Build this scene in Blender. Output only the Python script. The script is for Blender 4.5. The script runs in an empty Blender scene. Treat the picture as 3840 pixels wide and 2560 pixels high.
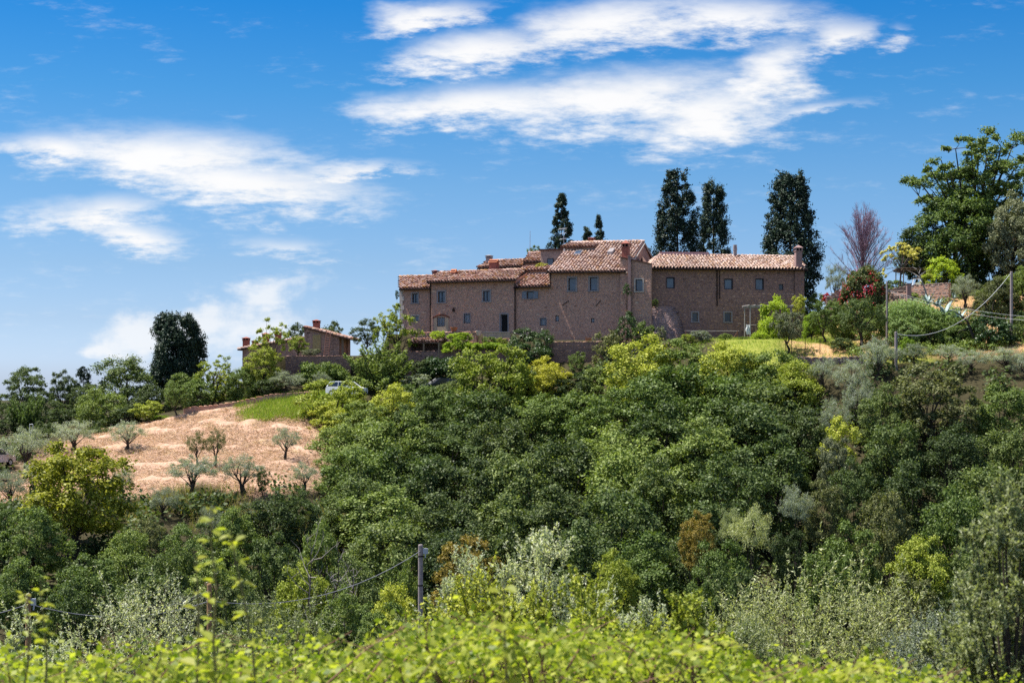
import bpy, math, random
import numpy as np
from mathutils import Vector, Matrix

# ------------------------------------------------------------------ camera, sky, sun, exposure
R = math.radians
scene = bpy.context.scene
COL = scene.collection
F, CX, VH = 5867.0, 1920.0, 1450.0      # focal length in photo pixels, principal column, horizon row

cam_d = bpy.data.cameras.new("camera")
cam = bpy.data.objects.new("camera", cam_d)
COL.objects.link(cam)
cam.location = (0, 0, 0)
cam.rotation_euler = (R(90), 0, 0)
cam_d.sensor_width = 36.0
cam_d.lens = 55.0
cam_d.shift_y = (VH - 1280.0) / 3840.0
cam_d.clip_start = 0.2
cam_d.clip_end = 9000
cam_d.dof.use_dof = True
cam_d.dof.focus_distance = 130.0
cam_d.dof.aperture_fstop = 4.0
scene.camera = cam

SUN_EL = 66.0
SUN_H = Vector((-0.977, 0.195, 0)).normalized()       # horizontal direction towards the sun
sun_dir = (SUN_H * math.cos(R(SUN_EL)) + Vector((0, 0, math.sin(R(SUN_EL))))).normalized()
sun_l = bpy.data.lights.new("sun", 'SUN')
sun_l.energy = 5.0
sun_l.angle = R(0.5)
sun_l.color = (1.0, 0.95, 0.87)
sun = bpy.data.objects.new("sun", sun_l)
COL.objects.link(sun)
sun.rotation_euler = sun_dir.to_track_quat('Z', 'Y').to_euler()
sun.location = (0, 0, 60)

scene.view_settings.view_transform = 'Standard'
scene.view_settings.look = 'None'
scene.view_settings.gamma = 1.0
scene.view_settings.use_curve_mapping = False
scene.view_settings.exposure = 0.8
cy = scene.cycles
cy.max_bounces = 5
cy.diffuse_bounces = 1
cy.glossy_bounces = 2
cy.transmission_bounces = 2
cy.transparent_max_bounces = 6
cy.use_denoising = False
cy.sample_clamp_indirect = 4.0

def build_world():
    w = bpy.data.worlds.new("World")
    scene.world = w
    w.use_nodes = True
    nt = w.node_tree
    nt.nodes.clear()
    N = nt.nodes.new
    def lk(a, b): nt.links.new(a, b)
    def math_(op, a, b=None, c=None, clamp=False):
        n = N('ShaderNodeMath'); n.operation = op; n.use_clamp = clamp
        for i, x in enumerate((a, b, c)):
            if x is None: continue
            if isinstance(x, (int, float)): n.inputs[i].default_value = x
            else: lk(x, n.inputs[i])
        return n.outputs[0]
    def sstep(x, lo, hi):
        n = N('ShaderNodeMapRange'); n.interpolation_type = 'SMOOTHSTEP'
        lk(x, n.inputs[0]); n.inputs[1].default_value = lo; n.inputs[2].default_value = hi
        return n.outputs[0]
    out = N('ShaderNodeOutputWorld'); bg = N('ShaderNodeBackground')
    bg.inputs['Strength'].default_value = 0.1
    sky = N('ShaderNodeTexSky'); sky.sky_type = 'NISHITA'; sky.sun_disc = False
    sky.sun_elevation = R(SUN_EL)
    sky.sun_rotation = math.atan2(SUN_H.x, SUN_H.y)
    sky.altitude = 300; sky.air_density = 1.0; sky.dust_density = 0.6; sky.ozone_density = 2.5
    tc = N('ShaderNodeTexCoord')
    sep = N('ShaderNodeSeparateXYZ'); lk(tc.outputs['Generated'], sep.inputs[0])
    x, y, z = sep.outputs
    # deep, polarised summer blue that pales towards the horizon
    ramp = N('ShaderNodeValToRGB'); lk(math_('MULTIPLY', math_('MAXIMUM', z, 0.0), 2.0, None, True), ramp.inputs[0])
    e = ramp.color_ramp.elements
    stops = [(0.000, (0.589, 0.723, 1.144)), (0.034, (0.572, 0.723, 1.144)), (0.085, (0.488, 0.605, 0.900)), (0.153, (0.429, 0.559, 0.774)), (0.253, (0.336, 0.542, 0.740)), (0.368, (0.172, 0.496, 0.744)), (0.474, (0.067, 0.433, 0.757)), (1.000, (0.071, 0.404, 0.740))]
    while len(e) < len(stops): e.new(0.5)
    for k, (p, c) in enumerate(stops):
        e[k].position = p; e[k].color = (*c, 1)
    mul = N('ShaderNodeMix'); mul.data_type = 'RGBA'; mul.blend_type = 'MULTIPLY'; mul.inputs[0].default_value = 1.0
    lk(sky.outputs[0], mul.inputs[6]); lk(ramp.outputs[0], mul.inputs[7])
    # clouds: a high sheet of cloud given by soft blobs on the plane y = 1, torn by noise
    yc = math_('MAXIMUM', y, 0.15)
    U = math_('MULTIPLY', math_('DIVIDE', x, yc), F / 1000.0)
    V = math_('MULTIPLY', math_('DIVIDE', z, yc), F / 1000.0)
    cmb = N('ShaderNodeCombineXYZ'); lk(U, cmb.inputs[0]); lk(V, cmb.inputs[1])
    def noise(scale, stretch, detail, rough, seed, rot=0.0):
        mp = N('ShaderNodeMapping'); lk(cmb.outputs[0], mp.inputs[0])
        mp.inputs['Scale'].default_value = (1.0, stretch, 1.0)
        mp.inputs['Rotation'].default_value = (0, 0, rot)
        mp.inputs['Location'].default_value = (seed, seed * .7, seed * .3)
        n = N('ShaderNodeTexNoise'); lk(mp.outputs[0], n.inputs['Vector'])
        n.inputs['Scale'].default_value = scale; n.inputs['Detail'].default_value = detail
        n.inputs['Roughness'].default_value = rough
        return n.outputs[0]
    n_big = noise(2.2, 2.2, 5, 0.55, 3.1, -0.12)
    n_fine = noise(5.0, 3.6, 10, 0.66, 8.3, -0.14)
    n_puff = noise(9.0, 1.2, 8, 0.6, 5.7)
    wu = math_('ADD', U, math_('MULTIPLY', math_('SUBTRACT', n_big, 0.5), 0.55))
    wv = math_('ADD', V, math_('MULTIPLY', math_('SUBTRACT', n_fine, 0.5), 0.16))
    def blob(cu, cv, a, b, rot, gain=1.0):
        cu = (cu - CX) / 1000.0; cv = (VH - cv) / 1000.0; a /= 1000.0; b /= 1000.0
        du = math_('SUBTRACT', wu, cu); dv = math_('SUBTRACT', wv, cv)
        c, s = math.cos(R(rot)), math.sin(R(rot))
        p = math_('ADD', math_('MULTIPLY', du, c / a), math_('MULTIPLY', dv, s / a))
        q = math_('ADD', math_('MULTIPLY', du, -s / b), math_('MULTIPLY', dv, c / b))
        d2 = math_('ADD', math_('MULTIPLY', p, p), math_('MULTIPLY', q, q))
        return math_('MULTIPLY', math_('MAXIMUM', math_('SUBTRACT', 1.0, math_('SQRT', d2)), -0.6), gain)
    def union(bl):
        r = bl[0]
        for b in bl[1:]:
            n = N('ShaderNodeMath'); n.operation = 'SMOOTH_MAX'; lk(r, n.inputs[0]); lk(b, n.inputs[1]); n.inputs[2].default_value = 0.25
            r = n.outputs[0]
        return r
    sheet = union([blob(1760, 195, 400, 95, 9), blob(2220, 105, 560, 125, 8), blob(2800, 70, 400, 100, -4, .8),
                   blob(1760, 395, 520, 95, 4), blob(2330, 375, 640, 150, 3), blob(2660, 430, 380, 170, 6),
                   blob(2880, 290, 260, 150, 38), blob(3090, 150, 170, 85, 18), blob(1560, 65, 230, 70, 10),
                   blob(620, 590, 640, 135, -3), blob(210, 560, 300, 70, -4), blob(900, 690, 560, 120, -8),
                   blob(1280, 640, 300, 40, 3, .8), blob(340, 805, 330, 90, 3), blob(470, 880, 260, 65, -6, .9),
                   blob(1060, 930, 190, 40, 0, .45), blob(3060, 410, 200, 35, 8, .5), blob(3320, 130, 70, 45, 0, .45)])
    puffs = union([blob(1010, 1110, 190, 95, 20), blob(740, 1215, 330, 130, 8), blob(540, 1260, 200, 120, 0),
                   blob(960, 1240, 230, 120, 0, .8), blob(420, 1320, 90, 60, 0)])
    d1 = math_('ADD', math_('MULTIPLY', sheet, 1.15), math_('MULTIPLY', math_('SUBTRACT', n_fine, 0.5), 1.9))
    d1 = math_('ADD', d1, math_('MULTIPLY', math_('SUBTRACT', n_big, 0.5), 0.6))
    d1 = math_('MULTIPLY', sstep(d1, -0.2, 1.1), 0.95)
    d2 = math_('ADD', math_('MULTIPLY', puffs, 1.3), math_('MULTIPLY', math_('SUBTRACT', n_puff, 0.5), 1.9))
    d2 = math_('MULTIPLY', sstep(d2, -0.15, 1.1), 0.7)
    inview = math_('MULTIPLY', sstep(y, 0.45, 0.8), math_('MAXIMUM', d1, d2))
    # unseen torn cloud over the rest of the sky, thickened to brighten shaded walls
    gm = N('ShaderNodeMapping'); lk(tc.outputs['Generated'], gm.inputs[0]); gm.inputs['Scale'].default_value = (1.0, 1.0, 2.6)
    gn = N('ShaderNodeTexNoise'); lk(gm.outputs[0], gn.inputs['Vector']); gn.inputs['Scale'].default_value = 4.0
    gn.inputs['Detail'].default_value = 8; gn.inputs['Roughness'].default_value = 0.6
    other = math_('MULTIPLY', sstep(gn.outputs[0], 0.46, 0.68), sstep(z, 0.02, 0.15))
    frame_d = math_('MAXIMUM', math_('ABSOLUTE', U), math_('ABSOLUTE', math_('SUBTRACT', V, 0.4)))
    frame_d = math_('MAXIMUM', frame_d, math_('MULTIPLY', sstep(y, 0.8, 0.3), 4.0))
    other = math_('MULTIPLY', other, sstep(frame_d, 2.2, 3.2))
    dens = math_('MAXIMUM', inview, other, None, True)
    body = math_('ADD', 0.9, math_('MULTIPLY', n_big, 0.12))
    cc = N('ShaderNodeMix'); cc.data_type = 'RGBA'; cc.blend_type = 'MULTIPLY'; cc.inputs[0].default_value = 1.0
    cc.inputs[6].default_value = (6.1, 6.05, 6.0, 1)
    cb = N('ShaderNodeCombineColor'); [lk(body, cb.inputs[i]) for i in range(3)]
    lk(cb.outputs[0], cc.inputs[7])
    mix = N('ShaderNodeMix'); mix.data_type = 'RGBA'; lk(dens, mix.inputs[0]); lk(mul.outputs[2], mix.inputs[6]); lk(cc.outputs[2], mix.inputs[7])
    lk(mix.outputs[2], bg.inputs['Color']); lk(bg.outputs[0], out.inputs['Surface'])
build_world()

# ------------------------------------------------------------------ helpers
def tag(o, label=None, cat=None, group=None, kind=None):
    if label: o['label'] = label
    if cat: o['category'] = cat
    if group: o['group'] = group
    if kind: o['kind'] = kind
    return o

def P(u, v, Y):
    return Vector(((u - CX) / F * Y, Y, (VH - v) / F * Y))

def empty(name, loc, rz=0.0):
    o = bpy.data.objects.new(name, None)
    COL.objects.link(o); o.location = loc; o.rotation_euler = (0, 0, rz)
    o.empty_display_size = 0.3
    return o

def link_mesh(name, me, mat=None, parent=None):
    o = bpy.data.objects.new(name, me)
    COL.objects.link(o)
    if mat is not None and len(me.materials) == 0: me.materials.append(mat)
    if parent: o.parent = parent
    return o

def np_mesh(name, co, faces):
    """co (N,3); faces (M,k) all of one size"""
    me = bpy.data.meshes.new(name)
    co = np.ascontiguousarray(co, dtype=np.float32); faces = np.ascontiguousarray(faces, dtype=np.int32)
    me.vertices.add(len(co)); me.vertices.foreach_set('co', co.ravel())
    k = faces.shape[1]
    me.loops.add(faces.size); me.loops.foreach_set('vertex_index', faces.ravel())
    me.polygons.add(len(faces)); me.polygons.foreach_set('loop_start', np.arange(0, faces.size, k, dtype=np.int32))
    me.update(calc_edges=True)
    return me

class MB:
    """collects boxes, tubes and quads and links them as ONE mesh"""
    def __init__(s): s.v = []; s.f = []
    def add(s, vs, fs):
        b = len(s.v); s.v += [tuple(x) for x in vs]; s.f += [[i + b for i in q] for q in fs]; return s
    def box(s, lo, hi, M=None):
        x0, y0, z0 = lo; x1, y1, z1 = hi
        vs = [Vector(p) for p in ((x0,y0,z0),(x1,y0,z0),(x1,y1,z0),(x0,y1,z0),(x0,y0,z1),(x1,y0,z1),(x1,y1,z1),(x0,y1,z1))]
        if M: vs = [M @ p for p in vs]
        return s.add(vs, [(0,3,2,1),(4,5,6,7),(0,1,5,4),(1,2,6,5),(2,3,7,6),(3,0,4,7)])
    def tube(s, pts, rad, n=6, cap=True):
        pts = [Vector(p) for p in pts]
        if not hasattr(rad, '__len__'): rad = [rad] * len(pts)
        vs = []; prev = None
        for i, p in enumerate(pts):
            t = (pts[min(i+1, len(pts)-1)] - pts[max(i-1, 0)])
            t = t.normalized() if t.length > 1e-9 else Vector((0,0,1))
            a = Vector((0,0,1)) if abs(t.z) < 0.9 else Vector((1,0,0))
            if prev is None: e1 = t.cross(a).normalized()
            else:
                e1 = prev - t * prev.dot(t)
                e1 = e1.normalized() if e1.length > 1e-6 else t.cross(a).normalized()
            prev = e1; e2 = t.cross(e1)
            for k in range(n):
                an = 2 * math.pi * k / n
                vs.append(p + (e1 * math.cos(an) + e2 * math.sin(an)) * rad[i])
        fs = []
        for i in range(len(pts) - 1):
            for k in range(n):
                fs.append((i*n+k, i*n+(k+1) % n, (i+1)*n+(k+1) % n, (i+1)*n+k))
        if cap:
            fs.append(tuple(range(n-1, -1, -1))); fs.append(tuple((len(pts)-1)*n+k for k in range(n)))
        return s.add(vs, fs)
    def quad(s, a, b, c, d): return s.add([a, b, c, d], [(0,1,2,3)])
    def prism(s, poly, y0, y1):
        """poly of (x, z), extruded from y0 to y1"""
        n = len(poly)
        vs = [(x, y0, z) for x, z in poly] + [(x, y1, z) for x, z in poly]
        fs = [tuple(range(n)), tuple(range(2*n-1, n-1, -1))]
        fs += [(i, i+n, (i+1) % n + n, (i+1) % n) for i in range(n)]
        return s.add(vs, fs)
    def mesh(s, name):
        me = bpy.data.meshes.new(name); me.from_pydata(s.v, [], s.f); me.update(); return me
    def build(s, name, mat, parent=None): return link_mesh(name, s.mesh(name), mat, parent)

def pieces(parent, name, items, mat, limit=300, rest='stuff_rest'):
    """items (mesh, local matrix, size key): the largest become objects of their own, the rest one joined part"""
    items = sorted(items, key=lambda t: -t[2])
    for me, M, _ in items[:limit]:
        o = bpy.data.objects.new(name, me); COL.objects.link(o)
        o.parent = parent; o.matrix_basis = M
    if len(items) > limit:
        cs = []; fs = []; base = 0; cache = {}
        for me, M, _ in items[limit:]:
            if me.name not in cache:
                c = np.empty(len(me.vertices) * 3, np.float32); me.vertices.foreach_get('co', c)
                cache[me.name] = (c.reshape(-1, 3), [tuple(p.vertices) for p in me.polygons])
            c, f = cache[me.name]
            A = np.array(M.to_3x3()); t = np.array(M.translation)
            cs.append(c @ A.T + t)
            fs += [tuple(i + base for i in q) for q in f]; base += len(c)
        me = bpy.data.meshes.new(rest); me.from_pydata(np.concatenate(cs).tolist(), [], fs); me.update()
        o = link_mesh(rest, me, mat, parent); o['kind'] = 'stuff'

# ------------------------------------------------------------------ materials
def nodes_mat(name):
    m = bpy.data.materials.new(name); m.use_nodes = True
    nt = m.node_tree; nt.nodes.clear()
    return m, nt, nt.nodes.new, (lambda a, b: nt.links.new(a, b))

def ramp_node(N, lk, fac, stops):
    r = N('ShaderNodeValToRGB'); lk(fac, r.inputs[0]); e = r.color_ramp.elements
    while len(e) < len(stops): e.new(0.5)
    for k, (p, c) in enumerate(stops): e[k].position = p; e[k].color = (*c, 1)
    return r.outputs[0]

def leaf_mat(name, c1, c2, trans=0.25, spec=0.18, rough=0.5, tint=0.25):
    m, nt, N, lk = nodes_mat(name)
    g = N('ShaderNodeNewGeometry'); oi = N('ShaderNodeObjectInfo')
    mix = N('ShaderNodeMix'); mix.data_type = 'RGBA'
    lk(g.outputs['Random Per Island'], mix.inputs[0]); mix.inputs[6].default_value = (*c1, 1); mix.inputs[7].default_value = (*c2, 1)
    hs = N('ShaderNodeHueSaturation'); lk(mix.outputs[2], hs.inputs['Color'])
    mr = N('ShaderNodeMapRange'); lk(oi.outputs['Random'], mr.inputs[0]); mr.inputs[3].default_value = 1 - tint; mr.inputs[4].default_value = 1 + tint
    lk(mr.outputs[0], hs.inputs['Value'])
    mh = N('ShaderNodeMapRange'); lk(oi.outputs['Random'], mh.inputs[0]); mh.inputs[3].default_value = 0.515; mh.inputs[4].default_value = 0.49
    lk(mh.outputs[0], hs.inputs['Hue'])
    b = N('ShaderNodeBsdfPrincipled'); lk(hs.outputs[0], b.inputs['Base Color'])
    b.inputs['Roughness'].default_value = rough; b.inputs['Specular IOR Level'].default_value = spec
    t = N('ShaderNodeBsdfTranslucent')
    tb = N('ShaderNodeMix'); tb.data_type = 'RGBA'; tb.blend_type = 'MULTIPLY'; tb.inputs[0].default_value = 1.0
    lk(hs.outputs[0], tb.inputs[6]); tb.inputs[7].default_value = (1.5, 1.6, 0.7, 1)
    lk(tb.outputs[2], t.inputs['Color'])
    ms = N('ShaderNodeMixShader'); ms.inputs[0].default_value = trans
    lk(b.outputs[0], ms.inputs[1]); lk(t.outputs[0], ms.inputs[2])
    o = N('ShaderNodeOutputMaterial'); lk(ms.outputs[0], o.inputs['Surface'])
    return m

def simple_mat(name, col, rough=0.7, noise=0.25, scale=6.0, metal=0.0, bump=0.0, spec=0.3, stops=None):
    m, nt, N, lk = nodes_mat(name)
    b = N('ShaderNodeBsdfPrincipled'); b.inputs['Roughness'].default_value = rough; b.inputs['Metallic'].default_value = metal
    b.inputs['Specular IOR Level'].default_value = spec
    tc = N('ShaderNodeTexCoord'); n = N('ShaderNodeTexNoise'); lk(tc.outputs['Object'], n.inputs['Vector'])
    n.inputs['Scale'].default_value = scale; n.inputs['Detail'].default_value = 6; n.inputs['Roughness'].default_value = 0.65
    if stops is None:
        lo = tuple(c * (1 - noise) for c in col); hi = tuple(min(1, c * (1 + noise)) for c in col)
        stops = [(0.3, lo), (0.7, hi)]
    lk(ramp_node(N, lk, n.outputs[0], stops), b.inputs['Base Color'])
    if bump:
        bp = N('ShaderNodeBump'); bp.inputs['Strength'].default_value = bump; bp.inputs['Distance'].default_value = 0.05
        lk(n.outputs[0], bp.inputs['Height']); lk(bp.outputs[0], b.inputs['Normal'])
    o = N('ShaderNodeOutputMaterial'); lk(b.outputs[0], o.inputs['Surface'])
    return m

def piece_mat(name, stops, rough=0.85, dirt=(0.5, 1.15), scale=5.0, spec=0.2, patch=0.0):
    """each stone or tile its own colour (by object and by loose piece), grain on top"""
    m, nt, N, lk = nodes_mat(name)
    g = N('ShaderNodeNewGeometry'); oi = N('ShaderNodeObjectInfo')
    a = N('ShaderNodeMath'); a.operation = 'ADD'; lk(g.outputs['Random Per Island'], a.inputs[0]); lk(oi.outputs['Random'], a.inputs[1])
    fr = N('ShaderNodeMath'); fr.operation = 'FRACT'; lk(a.outputs[0], fr.inputs[0])
    c = ramp_node(N, lk, fr.outputs[0], stops)
    n = N('ShaderNodeTexNoise'); lk(g.outputs['Position'], n.inputs['Vector']); n.inputs['Scale'].default_value = scale
    n.inputs['Detail'].default_value = 5; n.inputs['Roughness'].default_value = 0.7
    n2 = N('ShaderNodeTexNoise'); lk(g.outputs['Position'], n2.inputs['Vector']); n2.inputs['Scale'].default_value = 0.35; n2.inputs['Detail'].default_value = 4
    mr = N('ShaderNodeMapRange'); lk(n.outputs[0], mr.inputs[0]); mr.inputs[1].default_value = 0.25; mr.inputs[2].default_value = 0.75
    mr.inputs[3].default_value = dirt[0]; mr.inputs[4].default_value = dirt[1]
    mr2 = N('ShaderNodeMapRange'); lk(n2.outputs[0], mr2.inputs[0]); mr2.inputs[1].default_value = 0.3; mr2.inputs[2].default_value = 0.7
    mr2.inputs[3].default_value = 0.78; mr2.inputs[4].default_value = 1.15
    mm = N('ShaderNodeMath'); mm.operation = 'MULTIPLY'; lk(mr.outputs[0], mm.inputs[0]); lk(mr2.outputs[0], mm.inputs[1])
    n3 = N('ShaderNodeTexNoise'); lk(g.outputs['Position'], n3.inputs['Vector']); n3.inputs['Scale'].default_value = 0.22; n3.inputs['Detail'].default_value = 7; n3.inputs['Roughness'].default_value = 0.7
    pm = N('ShaderNodeMapRange'); lk(n3.outputs[0], pm.inputs[0]); pm.inputs[1].default_value = .50; pm.inputs[2].default_value = .66; pm.inputs[4].default_value = patch
    px_ = N('ShaderNodeMix'); px_.data_type = 'RGBA'; lk(pm.outputs[0], px_.inputs[0]); lk(c, px_.inputs[6]); px_.inputs[7].default_value = (.62, .43, .32, 1); c = px_.outputs[2]
    hs = N('ShaderNodeHueSaturation'); lk(c, hs.inputs['Color']); lk(mm.outputs[0], hs.inputs['Value'])
    b = N('ShaderNodeBsdfPrincipled'); lk(hs.outputs[0], b.inputs['Base Color']); b.inputs['Roughness'].default_value = rough
    b.inputs['Specular IOR Level'].default_value = spec
    o = N('ShaderNodeOutputMaterial'); lk(b.outputs[0], o.inputs['Surface'])
    return m

def brick_mat(name, c1, c2, mortar):
    m, nt, N, lk = nodes_mat(name)
    tc = N('ShaderNodeTexCoord'); br = N('ShaderNodeTexBrick'); mp = N('ShaderNodeMapping')
    mp.inputs['Rotation'].default_value = (R(90), 0, 0)
    lk(tc.outputs['Object'], mp.inputs[0]); lk(mp.outputs[0], br.inputs['Vector'])
    br.inputs['Color1'].default_value = (*c1, 1); br.inputs['Color2'].default_value = (*c2, 1); br.inputs['Mortar'].default_value = (*mortar, 1)
    br.inputs['Scale'].default_value = 4.0; br.inputs['Mortar Size'].default_value = 0.012; br.inputs['Row Height'].default_value = 0.28
    b = N('ShaderNodeBsdfPrincipled'); lk(br.outputs[0], b.inputs['Base Color']); b.inputs['Roughness'].default_value = 0.9
    o = N('ShaderNodeOutputMaterial'); lk(b.outputs[0], o.inputs['Surface'])
    return m

LM = dict(
    oak=leaf_mat('leaf_oak', (.03, .06, .014), (.21, .26, .085)),
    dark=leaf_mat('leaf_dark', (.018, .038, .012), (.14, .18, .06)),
    holm=leaf_mat('leaf_holm', (.045, .06, .022), (.22, .23, .09)),
    green=leaf_mat('leaf_green', (.05, .09, .016), (.26, .325, .09)),
    ygreen=leaf_mat('leaf_yellow_green', (.17, .22, .022), (.50, .52, .09)),
    mustard=leaf_mat('leaf_mustard', (.10, .12, .012), (.36, .36, .04)),
    lime=leaf_mat('leaf_lime', (.17, .26, .018), (.36, .45, .06), 0.4),
    yellow=leaf_mat('leaf_yellow', (.34, .33, .03), (.55, .52, .08)),
    cream=leaf_mat('leaf_cream', (.45, .42, .08), (.68, .62, .2)),
    olive=leaf_mat('leaf_olive', (.14, .17, .12), (.40, .43, .35), 0.36, 0.4, 0.45),
    willow=leaf_mat('leaf_willow', (.17, .20, .08), (.48, .50, .27), 0.36, 0.4, 0.45),
    silver=leaf_mat('leaf_silver', (.30, .34, .18), (.74, .75, .58), 0.36, 0.3, 0.45, 0.1),
    pale=leaf_mat('leaf_pale', (.10, .12, .06), (.26, .27, .15), 0.15),
    cypress=leaf_mat('leaf_cypress', (.012, .028, .02), (.06, .095, .05), 0.05, 0.2),
    ivy=leaf_mat('leaf_ivy', (.025, .06, .018), (.08, .13, .03), 0.15, 0.4, 0.4),
    russet=leaf_mat('leaf_russet', (.13, .12, .025), (.38, .27, .06)),
    oleander=leaf_mat('leaf_oleander', (.05, .09, .03), (.16, .17, .06)),
    bramble=leaf_mat('leaf_bramble', (.13, .19, .012), (.56, .55, .08), 0.45, 0.3, 0.5, 0.1),
    reed=leaf_mat('leaf_reed', (.14, .22, .06), (.34, .42, .17), 0.25),
    agave=leaf_mat('leaf_agave', (.16, .24, .22), (.3, .4, .37), 0.05, 0.4),
    flower=leaf_mat('petal_red', (.30, .012, .02), (.52, .05, .05), 0.2),
    twig=leaf_mat('bark_twig', (.24, .15, .19), (.42, .28, .34), 0.0, 0.1, 0.9),
    grass=leaf_mat('blade_green', (.12, .20, .02), (.34, .42, .07), 0.3),
    drygrass=leaf_mat('blade_dry', (.20, .19, .04), (.45, .40, .13), 0.3),
    straw=leaf_mat('blade_straw', (.34, .18, .12), (.74, .53, .39), 0.15, 0.2),
)
BARK = simple_mat('bark', (.055, .042, .034), 0.95, 0.5, 9)
BARKP = simple_mat('bark_pale', (.26, .23, .21), 0.95, 0.3, 9)
WOOD = simple_mat('weathered_wood', (.27, .19, .13), 0.85, 0.35, 8)
WOODG = simple_mat('grey_wood', (.33, .30, .29), 0.85, 0.3, 8)
IRON = simple_mat('dark_iron', (.022, .016, .016), 0.95, 0.2, 8, 0, 0, .05)
RUST = simple_mat('rusty_iron', (.26, .12, .09), 0.8, 0.3, 12)
WHITE = simple_mat('white_paint', (.78, .78, .78), 0.5, 0.08, 4)
METAL = simple_mat('galvanised', (.5, .52, .55), 0.4, 0.15, 6)
PLASTER = simple_mat('old_plaster', (.46, .32, .25), 0.95, 0.3, 3.0)
CREAM = simple_mat('cream_plaster', (.52, .37, .25), 0.95, 0.15, 3.0)
SURR = simple_mat('grey_stone_trim', (.30, .265, .265), 0.9, 0.18, 5)
SURRC = simple_mat('cream_stone_trim', (.56, .47, .40), 0.9, 0.15, 5)
DARK = simple_mat('dark_inside', (.012, .011, .012), 0.9, 0.1)  # near-black colour that paints the darkness of unlit openings
FRAME = simple_mat('window_frame', (.03, .028, .04), 0.5, 0.15, 4)
PANE = simple_mat('glass_pane', (.055, .085, .135), 0.12, 0.5, 1.3, 0, 0, 0.8)  # blue base colour stands in for the reflected sky
PANED = simple_mat('glass_pane_dark', (.012, .014, .02), 0.2, 0.3, 1.3, 0, 0, 0.8)
SHUT = simple_mat('shutter_paint', (.22, .24, .28), 0.6, 0.15, 5)
GRILLE = simple_mat('pale_grille', (.42, .42, .46), 0.6, 0.1, 5)
TERRA = simple_mat('terracotta', (.46, .17, .08), 0.8, 0.2, 6)
BRICK = brick_mat('red_brick', (.36, .10, .065), (.27, .075, .05), (.34, .24, .2))
BRICKP = brick_mat('pink_brick', (.33, .20, .18), (.27, .16, .15), (.36, .28, .26))
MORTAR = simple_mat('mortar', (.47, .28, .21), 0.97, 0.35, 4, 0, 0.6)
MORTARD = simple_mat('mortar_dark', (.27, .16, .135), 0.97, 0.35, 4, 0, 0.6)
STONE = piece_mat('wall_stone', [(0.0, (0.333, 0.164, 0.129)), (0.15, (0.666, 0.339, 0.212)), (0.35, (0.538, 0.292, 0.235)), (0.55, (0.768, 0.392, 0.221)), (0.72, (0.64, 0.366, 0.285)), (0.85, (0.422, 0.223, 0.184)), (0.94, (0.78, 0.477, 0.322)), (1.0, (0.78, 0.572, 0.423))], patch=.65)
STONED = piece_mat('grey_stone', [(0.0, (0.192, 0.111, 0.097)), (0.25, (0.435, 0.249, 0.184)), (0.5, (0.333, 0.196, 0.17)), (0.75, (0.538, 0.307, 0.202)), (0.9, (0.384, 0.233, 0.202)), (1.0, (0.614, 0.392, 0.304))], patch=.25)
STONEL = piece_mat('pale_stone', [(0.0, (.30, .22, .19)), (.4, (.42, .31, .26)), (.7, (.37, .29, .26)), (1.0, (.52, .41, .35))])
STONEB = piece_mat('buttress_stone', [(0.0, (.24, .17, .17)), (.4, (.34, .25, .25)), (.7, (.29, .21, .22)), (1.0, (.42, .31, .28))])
TILE = piece_mat('roof_tile', [(0.0, (.22, .11, .09)), (.18, (.48, .28, .22)), (.4, (.66, .46, .38)), (.55, (.42, .19, .12)), (.72, (.74, .56, .48)), (.86, (.52, .27, .10)), (1.0, (.17, .10, .09))], 0.85, (0.45, 1.25), 7.0)
TILEP = piece_mat('roof_tile_pale', [(0.0, (.38, .21, .15)), (.3, (.64, .45, .37)), (.6, (.76, .58, .50)), (.85, (.56, .34, .20)), (1.0, (.68, .50, .44))], 0.85, (0.6, 1.2), 7.0)
TILEU = simple_mat('under_tile', (.10, .05, .04), 0.95, 0.35, 6)  # darkened to paint shade into the gaps between tiles

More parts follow.
